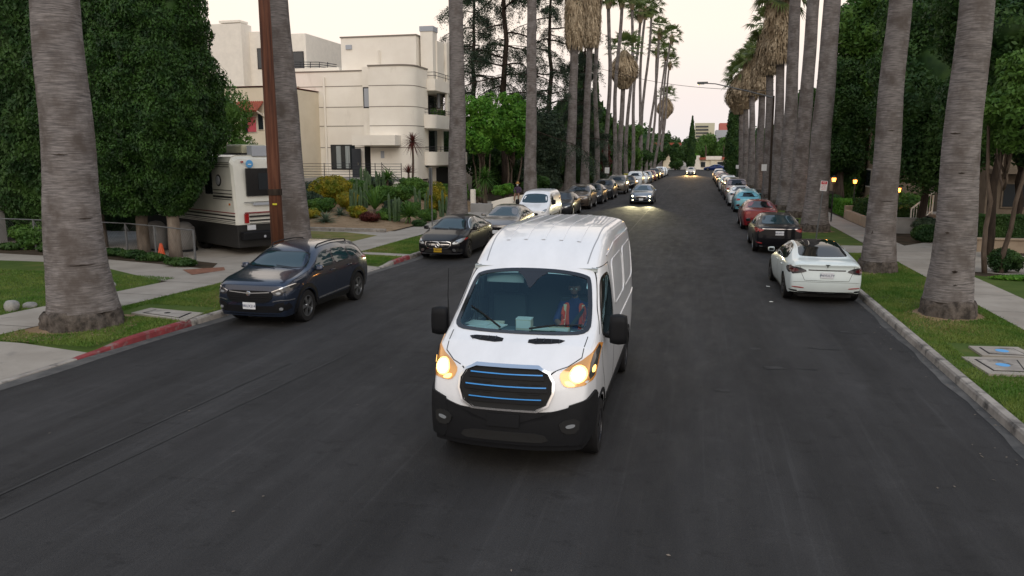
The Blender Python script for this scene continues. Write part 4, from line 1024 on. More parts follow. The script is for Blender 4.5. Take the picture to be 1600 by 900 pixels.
        pr.patch(m_([(.955, 1.20), (.985, 1.20), (.985, 1.28), (.955, 1.26)]), 'front', 'side_marker', M['beamwarm'], hl, off=.018, rings=2, dens=.05, round_=1)
    # rear doors' lamps
    for m_ in (lambda p: p, mir): pr.patch(m_([(.86, .95), (.95, .95), (.95, 1.5), (.86, 1.5)]), 'rear', 'tail_light', M['lampred'], root, off=.01, rings=2, dens=.1)
    pr.patch([(-.95, .40), (.95, .40), (.95, .62), (-.95, .62)], 'rear', 'rear_bumper', M['plastic'], root, off=.03, rings=2, dens=.1)
    s_ = MB(); pr.strip([(0, .65), (0, 2.3)], 'rear', .012, '', None, None, off=.002, obj=s_); s_.build('rear_door_gap', M['under'], root)
    base_parts(root, dict(sp, yw_top=.80), 0, 'alloydark', 8, 1)
    # big mirrors on arms
    for sg in (1, -1):
        x = sg * 1.02
        hb = MB(); bm = bmesh.new(); bmesh.ops.create_cube(bm, size=1); bmesh.ops.subdivide_edges(bm, edges=bm.edges[:], cuts=3, use_grid_fill=True)
        for v in bm.verts:
            c = v.co.copy(); c = c.lerp(c.normalized() * .62, .38); v.co = Vector((x + sg * .17 + c.x * .22, 1.70 + c.y * .16, 1.55 + c.z * .37))
        bm.verts.index_update(); hb.add([v.co[:] for v in bm.verts], [[v.index for v in f.verts] for f in bm.faces]); bm.free()
        mo = hb.build('wing_mirror', M['plastic'], root, smooth='all')
        MB().tube([(x - sg * .06, 1.62, 1.46), (x + sg * .16, 1.66, 1.43)], .035, 8).build('mirror_arm', M['plastic'], mo, smooth=True)
        MB().cbox((min(x + sg * .09, x + sg * .25), 1.60, 1.42), (max(x + sg * .09, x + sg * .25), 1.618, 1.69), .005).build('mirror_glass', M['glass'], mo)
    MB().tube([(.96, 2.02, 1.50), (.98, 2.0, 1.95), (.98, 1.96, 2.3)], [.012, .006, .004], 6).build('aerial', M['plastic'], root)
    # cab interior
    MB().cbox((-.84, .45, .42), (.84, .50, 2.30), .01).build('bulkhead', M['seat'], root)
    MB().cbox((-.93, .45, .60), (.93, 2.15, .70), .01).build('cab_floor', M['under'], root)
    dsh = MB(); prof = [(2.10, 1.44), (1.80, 1.49), (1.50, 1.47), (1.38, 1.30), (1.42, .70), (2.2, .70)]
    dsh.add([(-.93, y, z) for y, z in prof] + [(.93, y, z) for y, z in prof], [tuple(range(6)), tuple(range(6, 12))[::-1]] + [(i, (i + 1) % 6, 6 + (i + 1) % 6, 6 + i) for i in range(6)])
    dsh.build('dashboard', mat('dashboard_plastic', (.07, .10, .11), .7), root)
    MB().cbox((-.84, 1.2, 2.20), (.84, .55, 2.24), .01).build('headliner', mat('headliner', (.42, .46, .46), .9), root)
    MB().cbox((.14, 1.235, 2.02), (.66, 1.255, 2.19), .008).build('sun_visor', bpy.data.materials['headliner'], root).rotation_euler = (0, 0, 0)
    for x in (-.50, .48):
        s_ = MB(); s_.cbox((x - .26, .62, 1.03), (x + .26, 1.15, 1.18), .05); s_.cbox((x - .25, .56, 1.16), (x + .25, .70, 1.76), .06); s_.cbox((x - .13, .57, 1.78), (x + .13, .67, 1.98), .04)
        s_.build('seat', M['seat'], root, smooth=True)
    # steering wheel on the driver's side (+x is the van's right when facing +y, so the driver sits at -x)
    sw = MB(); k = 24; c = Vector((-.50, 1.30, 1.36)); ax = Vector((0, -.55, .84)); u = Vector((1, 0, 0)); v = ax.cross(u)
    pts = [c + (u * math.cos(2 * math.pi * i / k) + v * math.sin(2 * math.pi * i / k)) * .19 for i in range(k + 1)]
    sw.tube(pts, .015, 6, cap=False); sw.tube([pts[0], c, pts[12]], .014, 6); sw.tube([c, pts[18]], .014, 6); sw.build('steering_wheel', M['plastic'], root, smooth=True)
    return root
def put(root, x, y, heading):      # heading in degrees: 180 faces the camera
    root.location = (x, y, 0); root.rotation_euler = (0, 0, R(heading)); return root
van = build_van(); VX, VY, VH = -2.08, 11.20, 180 + .1
put(van, VX, VY, VH)
_mv = Matrix.Translation((VX, VY, 0)) @ Matrix.Rotation(R(VH), 4, 'Z')
def in_van(x, y, z): return _mv @ Vector((x, y, z))
# things lying on the van's dashboard
def on_dash(name, boxes, loc, rz, label, cat):
    mbs = empty(name, in_van(loc[0], loc[1] - .14, 1.492), R(VH + rz), label, cat); mbs.scale = (1.35, 1.35, 1.35)
    for nm, lo, hi, m in boxes: MB().cbox(lo, hi, .003).build(nm, M[m], mbs)
    return mbs
on_dash('cardboard_box', [('box_body', (-.075, -.055, 0), (.075, .055, .10), 'card'), ('paper_label', (-.07, .0555, .02), (.07, .058, .095), 'paper'), ('lid', (-.077, -.057, .10), (.077, .057, .112), 'paper')], (.03, 1.86, 1.44), 0, 'small pale carton standing in the middle of the van dashboard', 'box')
on_dash('paper_pile', [('sheet', (-.17, -.11, 0), (.17, .11, .012), 'paper'), ('folded_sheet', (-.02, -.12, .014), (.22, .06, .022), 'paper')], (.55, 1.80, 1.44), -12, 'loose pale papers on the van dashboard behind the raised wiper', 'papers')
on_dash('envelope', [('flap', (-.10, -.03, 0), (.10, .03, .02), 'card'), ('address_label', (-.05, .031, .0), (.05, .033, .018), 'paper')], (.50, 1.60, 1.44), 3, 'tan envelope lying behind the loose papers on the van dashboard', 'envelope')
on_dash('paper_slip', [('slip', (-.085, -.02, 0), (.085, .02, .03), 'paper')], (-.20, 1.88, 1.44), 0, 'narrow white slip on the van dashboard right of the carton', 'paper')
on_dash('flat_packet', [('packet', (-.10, -.025, 0), (.10, .025, .035), 'card'), ('packet_label', (-.09, .0255, .004), (.09, .028, .032), 'paper')], (-.43, 1.86, 1.44), 0, 'flat cream packet on the van dashboard in front of the driver', 'packet')

# ------------------------------------------------------------------ people
def skin_body(name, joints, edges, m, parent, sub=1, root_i=0):
    me = bpy.data.meshes.new(name); me.from_pydata([j[0] for j in joints], edges, []); o = bpy.data.objects.new(name, me); col.objects.link(o)
    md = o.modifiers.new('sk', 'SKIN'); md.use_smooth_shade = True
    for i, j in enumerate(joints):
        r = j[1] if hasattr(j[1], '__len__') else (j[1], j[1]); me.skin_vertices[0].data[i].radius = r; me.skin_vertices[0].data[i].use_root = (i == root_i)
    md2 = o.modifiers.new('ss', 'SUBSURF'); md2.levels = sub; md2.render_levels = sub
    bake(o); o.data.materials.clear(); o.data.materials.append(m); o.parent = parent
    return o
def head(loc, m, root, yaw=0, tilt=0, hairm='hair', s=1.0, beard=True, mask=False):
    """head shaped from a grid of rings, face towards +y"""
    bm = bmesh.new(); bmesh.ops.create_uvsphere(bm, u_segments=28, v_segments=22, radius=1)
    for v in bm.verts:
        x, y, z = v.co; w = .078 - (.018 * max(0, -z)) ; d = .098; h = .118
        nx, ny, nz_ = x * w, y * d, z * h
        if z < -.1: nx *= 1 - .22 * (-z); ny *= 1 - .10 * (-z); ny += .010 * (-z)
        if y > .2:
            ny *= .93
            a = math.exp(-((x) / .16) ** 2)
            ny += .022 * a * math.exp(-((z + .12) / .20) ** 2)                        # nose
            ny -= .012 * (math.exp(-((x - .38) / .16) ** 2) + math.exp(-((x + .38) / .16) ** 2)) * math.exp(-((z - .08) / .13) ** 2)
            ny += .006 * math.exp(-(x / .3) ** 2) * math.exp(-((z + .47) / .08) ** 2)  # lips
            ny += .008 * math.exp(-(x / .3) ** 2) * math.exp(-((z + .85) / .12) ** 2)  # chin
        v.co = (nx, ny, nz_)
    me = bpy.data.meshes.new('head'); bm.to_mesh(me); bm.free(); me.materials.append(m); me.polygons.foreach_set('use_smooth', [True] * len(me.polygons))
    hd = bpy.data.objects.new('head', me); col.objects.link(hd); hd.parent = root; hd.location = loc; hd.rotation_euler = (tilt, 0, yaw); hd.scale = (s, s, s)
    e = MB()
    for sg in (1, -1): e.lathe([(.001, .0), (.012, -.003), (.016, -.012)], 10, 'y', (sg * .030, .088, .010))
    e.build('eyes', M['paper'], hd, smooth='all')
    e = MB()
    for sg in (1, -1): e.lathe([(.001, .002), (.006, .0), (.007, -.01)], 8, 'y', (sg * .030, .0895, .010))
    e.build('pupils', M['hair'], hd)
    ea = MB()
    for sg in (1, -1): ea.cbox((sg * .078 - .008, -.02, -.03), (sg * .078 + .008, .012, .03), .006)
    ea.build('ears', m, hd, smooth='all')
    hr = MB(); b2 = bmesh.new(); bmesh.ops.create_uvsphere(b2, u_segments=24, v_segments=16, radius=1)
    for v in b2.verts: v.co = Vector((v.co.x * .086, v.co.y * .106 - .008, v.co.z * .124 + .006))
    bmesh.ops.delete(b2, geom=[v for v in b2.verts if v.co.z < (.052 if v.co.y > .02 else -.02) ], context='VERTS')
    b2.verts.index_update(); hr.add([v.co[:] for v in b2.verts], [[v.index for v in f.verts] for f in b2.faces]); b2.free()
    hr.build('hair', M[hairm], hd, smooth='all')
    if beard:
        hr = MB(); b2 = bmesh.new(); bmesh.ops.create_uvsphere(b2, u_segments=24, v_segments=18, radius=1)
        for v in b2.verts:
            x, y, z = v.co; k_ = 1 - .22 * max(0, -z); v.co = Vector((x * .075 * k_, y * .092 + .010 * max(0, -z), z * .120))
        bmesh.ops.delete(b2, geom=[v for v in b2.verts if v.co.z > (-.055 if abs(v.co.x) < .045 else -.015) or v.co.y < .01], context='VERTS')
        b2.verts.index_update(); hr.add([v.co[:] for v in b2.verts], [[v.index for v in f.verts] for f in b2.faces]); b2.free()
        hr.build('beard', M[hairm], hd, smooth='all')
    if mask: MB().cbox((-.05, .075, -.085), (.05, .115, -.015), .015).build('face_mask', M['paper'], hd, smooth='all')
    return hd
def hand(root, wrist, dirv, palmn, m, sg=1):
    """five bent fingers closed round something; one skinned chain each"""
    d = Vector(dirv).normalized(); n = Vector(palmn).normalized(); s_ = d.cross(n) * sg; w = Vector(wrist)
    pj = [(w, (.026, .018)), (w + d * .045, (.036, .016)), (w + d * .085, (.038, .014))]
    skin_body('palm', pj, [(0, 1), (1, 2)], m, root, 1, 1)
    for k, L_ in enumerate((.070, .078, .074, .058)):
        b = w + d * .082 + s_ * (-.030 + .020 * k)
        p1 = b + d * L_ * .40 + n * .006; p2 = p1 + d * L_ * .14 + n * L_ * .32; p3 = p2 - d * L_ * .20 + n * L_ * .18
        skin_body('finger', [(b - d * .02, .0085), (p1, .0085), (p2, .0078), (p3, .0070)], [(0, 1), (1, 2), (2, 3)], m, root, 1)
    b = w + d * .03 - s_ * .030; skin_body('thumb', [(b, .011), (b + d * .03 - s_ * .020 + n * .01, .010), (b + d * .055 - s_ * .018 + n * .030, .0085)], [(0, 1), (1, 2)], m, root, 1)
def driver():
    root = empty('person', in_van(-.50, .86, 1.18), R(VH), 'driver with dark beard in orange reflective vest sitting behind the van windscreen', 'person')
    # local frame: y forward, seat surface z=0
    J = [((0, -.02, .08), (.15, .12)), ((0, -.03, .28), (.14, .11)), ((0, -.02, .44), (.17, .11)), ((0, 0, .56), (.055, .055)), ((0, .02, .64), (.05, .05)),
         ((-.17, -.01, .49), .055), ((-.23, .14, .30), .045), ((-.16, .36, .26), .036), ((.17, -.01, .49), .055), ((.25, .13, .28), .045), ((.12, .34, .24), .036),
         ((-.10, .0, .07), .085), ((-.13, .40, .10), .070), ((-.13, .50, -.28), .05), ((.10, .0, .07), .085), ((.13, .40, .10), .070), ((.13, .50, -.28), .05)]
    E_ = [(0, 1), (1, 2), (2, 3), (3, 4), (2, 5), (5, 6), (6, 7), (2, 8), (8, 9), (9, 10), (0, 11), (11, 12), (12, 13), (0, 14), (14, 15), (15, 16)]
    skin_body('body', J, E_, M['shirt'], root, 2)
    skin_body('neck', [((0, .0, .54), .052), ((0, .02, .66), .05)], [(0, 1)], M['skin'], root, 1)
    for sx_ in (-1, 1):
        a = Vector((sx_ * .235, .16, .295)); b = Vector((-.16 if sx_ < 0 else .12, .36, .26 if sx_ < 0 else .24))
        skin_body('forearm', [(a, .043), (lerp(a, b, .5), .042), (b, .030)], [(0, 1), (1, 2)], M['skin'], root, 1)
        hand(root, b, (-.1 * sx_, .75, .5), (0, .6, -.8), M['skin'], sx_)
    head((0, .045, .735), M['skin'], root, 0, -.12)
    vb = Press(bpy.data.objects.new('tmp', bpy.data.objects[root.children[0].name].data))
    for m_ in (lambda p: p, mir):
        v = vb.patch(m_([(.045, .05), (.155, .05), (.175, .25), (.185, .44), (.12, .525), (.06, .52), (.075, .35)]), 'front', 'vest', M['vest'], root, off=.016, rings=4, dens=.04, round_=1, skirt=.01)
        vb.strip(m_([(.125, .50), (.135, .30), (.115, .06)]), 'front', .042, 'reflective_band', M['reflect'], v, off=.020)
    vb.strip([(-.14, .46), (.0, .26), (.12, .08)], 'front', .045, 'seat_belt', M['seat'], root, off=.026)
    return root
drv = driver()
# ------------------------------------------------------------------ parked and moving cars
def gl(kind, *a, **k): return build_car(kind, *a, **k)
# 1. compact crossover at the left kerb
r, b, pr, sp = build_car('suv', 'p_navy', 'dark blue-grey crossover with roof rails and black wheel-arch cladding parked nose-on by the left pavement', 'car', clad=True, glass='glass_blue', rim='alloy', group='cars parked along the left kerb')
body_seams(pr, r, sp, 'suv')
g = pr.patch([(-.50, .82), (.50, .82), (.55, .74), (.44, .58), (-.44, .58), (-.55, .74)], 'front', 'grille', M['plastic'], r, off=.01, rings=3, dens=.07, round_=1)
pr.ring([(-.51, .83), (.51, .83), (.57, .74), (.45, .57), (-.45, .57), (-.57, .74)], 'front', .018, 'grille_frame', M['plastic'], g, off=.018, round_=1)
for z in (.63, .68, .73, .78): pr.strip([(-.47, z), (.47, z)], 'front', .012, 'grille_bar', M['plastic'], g, off=.018)
P_, N_ = pr.proj(0, .765, 'front', .022)
MB().lathe([(.001, .014), (.05, .010), (.058, 0)], 20, 'y', (P_.x, P_.y, P_.z)).build('oval_badge', M['chrome'], g, smooth=True).scale = (1, 1, 1)
pr.strip([(-.48, .80), (-.05, .775)], 'front', .016, 'badge_wing', M['alloy'], g, off=.022); pr.strip([(.48, .80), (.05, .775)], 'front', .016, 'badge_wing', M['alloy'], g, off=.022)
for m_ in (lambda p: p, mir):
    h = pr.patch(m_([(.52, .82), (.60, .72), (.80, .75), (.89, .88), (.87, .96), (.70, .89)]), 'front', 'headlight', M['lampdark'], r, off=.010, rings=3, dens=.05, round_=1)
    pr.patch(m_([(.60, .785), (.66, .755), (.74, .77), (.70, .82)]), 'front', 'lamp_lens', M['lamp'], h, off=.018, rings=2, dens=.05)
    pr.strip(m_([(.53, .81), (.70, .875), (.86, .945)]), 'front', .014, 'lamp_brow', M['chrome'], h, off=.018)
    c = pr.patch(m_([(.58, .56), (.84, .60), (.86, .42), (.66, .36), (.56, .44)]), 'front', 'fog_lamp_surround', M['plastic'], r, off=.014, rings=3, dens=.06, round_=1)
    pr.patch(m_([(.67, .47), (.75, .48), (.76, .42), (.68, .41)]), 'front', 'fog_lamp', M['lamp'], c, off=.026, rings=2, dens=.05)
    pr.strip(m_([(.55, .60), (.72, .635), (.88, .62)]), 'front', .018, 'bumper_trim', M['alloy'], r, off=.014)
    pr.patch(m_([(.56, 1.04), (.86, 1.0), (.86, 1.12), (.62, 1.14)]), 'rear', 'tail_light', M['lampred'], r, rings=2, dens=.1, off=.008)
    sd = 'right' if m_([(1, 1)])[0][0] > 0 else 'left'
    pr.patch([(-2.02, 1.02), (-1.80, 1.06), (-1.78, 1.11), (-2.02, 1.13)], sd, 'side_tail_light', M['lampred'], r, off=.008, rings=2, dens=.06)
pr.patch([(-.66, .50), (.66, .50), (.72, .38), (.6, .30), (-.6, .30), (-.72, .38)], 'front', 'lower_grille', M['plastic'], r, off=.008, rings=3, dens=.08, round_=1)
pr.strip([(-.70, .335), (.70, .335)], 'front', .03, 'skid_trim', M['p_navy'], r, off=.02)
P_, N_ = pr.proj(0, .50, 'front', .014); plate(r, P_.y, P_.z, M['plate'], '9RUX214', M['ink'])
# the spelling on this plate is a blur in the photo; it is left as a faint pattern
put(r, KL(16.7) + 1.17, 16.68, 180)

# 2. black saloon at the left kerb
r, b, pr, sp = build_car('sedan', 'p_black', 'black saloon with silver star grille and yellow number plate parked at the left kerb', 'car', glass='glass_blue', trim='chrome', rim='alloydark', group='cars parked along the left kerb')
body_seams(pr, r, sp, 'sedan')
g = pr.patch([(-.44, .66), (.44, .66), (.46, .56), (.38, .44), (-.38, .44), (-.46, .56)], 'front', 'grille', M['plastic'], r, off=.01, rings=3, dens=.07, round_=1)
pr.ring([(-.46, .675), (.46, .675), (.48, .56), (.39, .425), (-.39, .425), (-.48, .56)], 'front', .016, 'grille_frame', M['chrome'], g, off=.018, round_=1)
pr.strip([(-.42, .575), (.42, .575)], 'front', .03, 'grille_bar', M['chrome'], g, off=.022); pr.strip([(-.42, .53), (.42, .53)], 'front', .014, 'grille_bar', M['chrome'], g, off=.022)
P_, N_ = pr.proj(0, .555, 'front', .03)
st = MB(); k = 24; st.tube([(P_.x + .085 * math.cos(2 * math.pi * i / k), P_.y + .012, P_.z + .085 * math.sin(2 * math.pi * i / k)) for i in range(k + 1)], .010, 6, cap=False)
for a in (90, 210, 330): st.tube([(P_.x, P_.y + .014, P_.z), (P_.x + .082 * math.cos(R(a)), P_.y + .010, P_.z + .082 * math.sin(R(a)))], [.018, .004], 6)
st.build('star_badge', M['chrome'], g, smooth=True)
for m_ in (lambda p: p, mir):
    h = pr.patch(m_([(.50, .57), (.76, .60), (.86, .76), (.80, .78), (.58, .68)]), 'front', 'headlight', M['lamp'], r, off=.010, rings=3, dens=.05, round_=1)
    pr.patch(m_([(.60, .62), (.68, .63), (.70, .69), (.62, .67)]), 'front', 'lamp_lens', M['lampdark'], h, off=.018, rings=2, dens=.05)
    pr.patch(m_([(.82, .70), (.86, .70), (.875, .77), (.84, .77)]), 'front', 'side_marker', M['lampred'], h, off=.018, rings=2, dens=.05)
    pr.patch(m_([(.56, .42), (.80, .44), (.82, .30), (.60, .28)]), 'front', 'side_intake', M['under'], r, off=.010, rings=2, dens=.06, round_=1)
    pr.patch(m_([(.50, .40), (.60, .44), (.66, .34), (.58, .31)]), 'front', 'intake_fin', M['alloy'], r, off=.018, rings=2, dens=.06, round_=1)
pr.patch([(-.44, .40), (.44, .40), (.56, .28), (-.56, .28)], 'front', 'lower_grille', M['under'], r, off=.008, rings=3, dens=.08, round_=1)
pr.strip([(-.78, .245), (.78, .245)], 'front', .022, 'splitter_trim', M['chrome'], r, off=.016)
P_, N_ = pr.proj(0, .375, 'front', .014); plate(r, P_.y, P_.z, M['plateyellow'], 'CARSON', M['under'])
rear_generic(r, pr, 'sedan')
put(r, KL(28.2) + .98, 27.9, 180)

# 3. white electric fastback on the right
r, b, pr, sp = build_car('fastback', 'p_pearl', 'white fastback with black glass roof and dark tail lamps, nearest car on the right', 'car', rim='alloydark', spokes=7, wstyle=1, group='cars parked along the right kerb')
for m_ in (lambda p: p, mir):
    h = pr.patch(m_([(.44, .86), (.60, .80), (.86, .76), (.90, .86), (.86, .955), (.66, .945)]), 'rear', 'tail_light', M['lampdark'], r, off=.012, rings=3, dens=.05, round_=1)
    pr.patch(m_([(.64, .84), (.84, .80), (.85, .90), (.70, .92)]), 'rear', 'red_lens', M['lampdred'], h, off=.018, rings=2, dens=.05, round_=2)
    pr.patch(m_([(.52, .415), (.80, .43), (.80, .455), (.53, .44)]), 'rear', 'reflector', M['lampred'], r, off=.010, rings=2, dens=.06, round_=1)
    sd = 'right' if m_([(1, 1)])[0][0] > 0 else 'left'
    pr.patch([(-2.14, .82), (-2.02, .85), (-1.86, .93), (-1.98, .97), (-2.14, .95)], sd, 'side_tail_light', M['lampdred'], r, off=.010, rings=2, dens=.05)
    pr.patch([(1.55, .56), (1.85, .60), (1.62, .70)], 'right' if sd == 'right' else 'left', 'side_camera', M['gloss'], r, off=.004, rings=2, dens=.05) if False else None
    pr.patch(m_([(.66, .36), (.84, .37), (.84, .33), (.68, .32)]), 'rear', 'corner_vent', M['plastic'], r, off=.012, rings=2, dens=.06)
pr.patch([(-.72, .335), (.72, .335), (.6, .25), (-.6, .25)], 'rear', 'rear_diffuser', M['plastic'], r, off=.012, rings=3, dens=.08, round_=1)
s_ = MB()
pr.strip([(-.66, 1.06), (-.60, .80), (-.52, .62), (.52, .62), (.60, .80), (.66, 1.06)], 'rear', .009, '', None, None, off=.002, obj=s_)
pr.strip([(-.86, .56), (-.5, .585), (.5, .585), (.86, .56)], 'rear', .006, '', None, None, off=.002, obj=s_)
s_.build('boot_gap', M['under'], r)
pr.strip([(-.44, .88), (.44, .88)], 'rear', .03, 'boot_recess', M['gloss'], r, off=.002)
P_, N_ = pr.proj(0, 1.0, 'rear', .012)
lg = MB(); y_ = P_.y; lg.add([(-.055, y_, P_.z + .035), (.055, y_, P_.z + .035), (.048, y_, P_.z + .018), (.016, y_, P_.z + .018), (.0, y_, P_.z - .06), (-.016, y_, P_.z + .018), (-.048, y_, P_.z + .018),
    (-.055, y_ - .006, P_.z + .035), (.055, y_ - .006, P_.z + .035), (.048, y_ - .006, P_.z + .018), (.016, y_ - .006, P_.z + .018), (.0, y_ - .006, P_.z - .06), (-.016, y_ - .006, P_.z + .018), (-.048, y_ - .006, P_.z + .018)],
    [tuple(range(7)), tuple(range(7, 14))[::-1]] + [(i, (i + 1) % 7, 7 + (i + 1) % 7, 7 + i) for i in range(7)]); lg.build('letter_badge', M['gloss'], r)
P_, N_ = pr.proj(0, .76, 'rear', .014); plate(r, P_.y, P_.z, M['plate'], 'PHYS1LTY', M['ink'], yaw=1)
front_generic(r, pr, 'fastback', chrome=False)
put(r, 3.20, 22.35, 1.5)

# 4. black saloon ahead of it
r, b, pr, sp = build_car('sedan', 'p_black', 'black saloon with chrome strip above its number plate, just ahead of the white fastback', 'car', rim='alloy', glass='glass_blue', trim='chrome', group='cars parked along the right kerb')
for m_ in (lambda p: p, mir):
    pr.patch(m_([(.50, .93), (.80, .80), (.87, .84), (.86, .97), (.74, .96)]), 'rear', 'tail_light', M['lampred'], r, off=.010, rings=3, dens=.05, round_=1)
    pr.patch(m_([(.60, .40), (.82, .42), (.82, .46), (.62, .44)]), 'rear', 'reflector', M['lampred'], r, off=.010, rings=2, dens=.06, round_=1)
    pr.patch(m_([(.58, .315), (.72, .32), (.71, .285), (.59, .28)]), 'rear', 'exhaust_trim', M['alloy'], r, off=.012, rings=2, dens=.05)
pr.strip([(-.62, .955), (.62, .955)], 'rear', .022, 'chrome_strip', M['chrome'], r, off=.014)
pr.patch([(-.62, .33), (.62, .33), (.55, .25), (-.55, .25)], 'rear', 'rear_diffuser', M['plastic'], r, off=.006, rings=2, dens=.08, round_=1)
s_ = MB(); pr.strip([(-.66, 1.08), (-.58, .80), (-.5, .60), (.5, .60), (.58, .80), (.66, 1.08)], 'rear', .009, '', None, None, off=.002, obj=s_); s_.build('boot_gap', M['under'], r)
P_, N_ = pr.proj(0, .80, 'rear', .014); plate(r, P_.y, P_.z, M['plate'], '8BDM310', M['ink'], yaw=1)
front_generic(r, pr, 'sedan')
put(r, 3.12, 32.4, 0)

# small cars: one model of each kind in each direction, then copies with their own paint
def proto(kind, pm, lod, **k):
    r, b, pr, sp = build_car(kind, pm, '', 'car', lod=lod, **k)
    if k.get('lit'): front_generic(r, pr, kind, lit=k['lit'])
    else: front_generic(r, pr, kind)
    rear_generic(r, pr, kind); return r
PRO = {}
def car(kind, pm, x, y, hd, label, lod=1, cat='car', group=None, **k):
    key = (kind, tuple(sorted(k.items())))
    if key not in PRO: r = proto(kind, pm, lod, **k); PRO[key] = (r, M[pm])
    else:
        r0, m0 = PRO[key]; r = copy_tree(r0, None, M[pm], m0)
    put(r, x, y, hd); r['label'] = label; r['category'] = cat
    if group: r['group'] = group
    elif 'group' in r: del r['group']
    return r
GL, GR_ = 'cars parked along the left kerb', 'cars parked along the right kerb'
xl = lambda y: KL(y) + 1.15
# white cargo van, silver saloon in front of it
car('sedan', 'p_grey', xl(34) + .05, 34.3, 180, 'warm grey saloon half hidden behind the moving white van, next after the black saloon', group=GL, lod=1, glass='glass_blue')
car('sedan', 'p_dark', xl(46.5), 47.2, 180, 'dark saloon with a silver sunshade behind its windscreen parked after the small white van', group=GL)
car('suv', 'p_bronze', xl(53), 53.6, 180, 'dark bronze crossover parked behind the saloon with the sunshade', group=GL)
car('hatch', 'p_dark', xl(59), 59.2, 180, 'small charcoal car parked between two crossovers on the left', group=GL)
car('suv', 'p_dark', xl(65), 65.0, 180, 'charcoal crossover parked in front of the boxy tan one', group=GL)
car('boxsuv', 'p_tan', xl(72), 74.0, 180, 'boxy tan-grey four by four in the left row', group=GL)
car('sedan', 'p_black', xl(81), 82.6, 180, 'black saloon parked beyond the boxy tan four by four', group=GL)
car('boxsuv', 'p_white', xl(88), 90.0, 180, 'tall white four by four, first of the far white cars on the left', group=GL)
car('sedan', 'p_white', xl(96), 97.0, 180, 'white saloon parked after the tall white four by four', group=GL)
car('hatch', 'p_silver', xl(103), 103.0, 180, 'silver hatchback parked beyond the far white saloon on the left', group=GL)
car('sedan', 'p_rust', xl(109), 109.5, 180, 'rust coloured saloon far down the left row', group=GL)
car('suv', 'p_dark', xl(115), 116.0, 180, 'dark crossover beyond the rust coloured saloon', group=GL)
car('hatch', 'p_bronze', xl(122), 122.0, 180, 'bronze hatchback near the far end of the left row', group=GL)
car('suv', 'p_white', xl(128), 129.0, 180, 'white crossover next to last in the left row', group=GL)
car('hatch', 'p_white', xl(136), 137.0, 180, 'white hatchback with pale windscreen, last in the left row', group=GL)
car('sedan', 'p_dark', -11.0, 167.0, 95, 'dark saloon standing across the end of the street on the left', group=None)
car('sedan', 'p_blue', 3.8, 174.5, 82, 'deep blue saloon turning in front of the white house at the end of the street')
# right row, seen from behind
xr = 3.15
car('sedan', 'p_red', xr, 41.6, 0, 'red saloon with dark rear window parked ahead of the black saloon on the right', group=GR_)
car('hatch', 'p_teal', xr + .12, 53.2, 0, 'pale blue hatchback in the right row', group=GR_, lod=1)
car('sedan', 'p_white', xr, 59.4, 0, 'white saloon parked ahead of the pale blue hatchback', group=GR_)
car('boxsuv', 'p_rose', xr, 66.4, 0, 'rose-grey people carrier with large dark rear window in the right row', group=GR_)
car('suv', 'p_beige', xr, 73.5, 0, 'beige crossover hidden behind the rose-grey people carrier', group=GR_)
car('suv', 'p_white', xr - .05, 81, 0, 'white crossover in the middle of the right row', group=GR_)
car('sedan', 'p_dark', xr, 91.0, 0, 'dark saloon parked ahead of the white crossover on the right', group=GR_)
car('sedan', 'p_rust', xr, 99.0, 0, 'dull red saloon far along the right row', group=GR_)
car('hatch', 'p_rose', xr, 106.5, 0, 'rose-grey hatchback far along the right row', group=GR_)
car('suv', 'p_silver', xr, 114.0, 0, 'silver crossover, last car of the right row', group=GR_)
# moving traffic
mv = car('sedan', 'p_bluesilver', -3.95, 59.9, 180, 'blue-silver saloon driving towards the viewer behind the white van, headlights lit', lod=1, lit='beamfar', moving=True, glass='glass_blue')
mv2 = car('sedan', 'p_beige', -1.05, 140.6, 180, 'pale saloon driving down the far end of the road with glaring headlights', lit='beamfar', moving=True, glass='glass')
def spots(name, x, y, z, e, c, root):
    for sg in (1, -1):
        l = bpy.data.lights.new(name, 'SPOT'); l.energy = e; l.color = c; l.spot_size = R(34); l.spot_blend = .8; l.shadow_soft_size = .08
        o = bpy.data.objects.new(name, l); col.objects.link(o); o.parent = root; o.location = (sg * .62, y, z); o.rotation_euler = (R(90 - 7), 0, 0)
spots('headlamp_beam', 0, 2.5, .62, 900, (1, .88, .5), mv)
spots('headlamp_beam', 0, 2.5, .62, 2200, (1, .62, .25), mv2)

# small white cargo van at the left kerb
SPEC['cargo'] = dict(L=4.4, W=1.83, yf=1.40, yr=-1.35, R=.32, sill=.26, zfront=.26, zrear=.3, crown=.05,
   top=[(2.2, .86), (2.05, .98), (1.5, 1.12), (1.25, 1.18), (.70, 1.66), (.4, 1.80), (-.6, 1.84), (-1.9, 1.83), (-2.12, 1.78), (-2.2, 1.7)],
   belt=[(2.2, .80), (1.9, .92), (1.1, 1.10), (0, 1.14), (-2.2, 1.14)], topw=[(2.2, .66), (1.9, .74), (1.25, .78), (.6, .70), (0, .70), (-2.2, .70)],
   plan=[(2.2, .80), (1.9, .88), (1.3, .905), (-2.0, .905), (-2.2, .88)], nose=[(.26, .04), (.55, 0), (.8, .03), (1.0, .1)], tail=[(.3, .02), (1.0, 0), (1.8, .05)], cf=.18, cr=.05)
sp = SPEC['cargo']; r = empty('cargo_van', label='small white panel van parked at the left kerb between the grey and the dark saloon', cat='van', group=GL)
b = loft_body('body', sp, M['paint_white'], r, 2); pr = Press(b)
pr.patch([(-.72, 1.22), (0, 1.28), (.72, 1.22), (.62, .70), (0, .67), (-.62, .70)], 'top', 'windscreen', M['glass_blue'], r, rings=3)
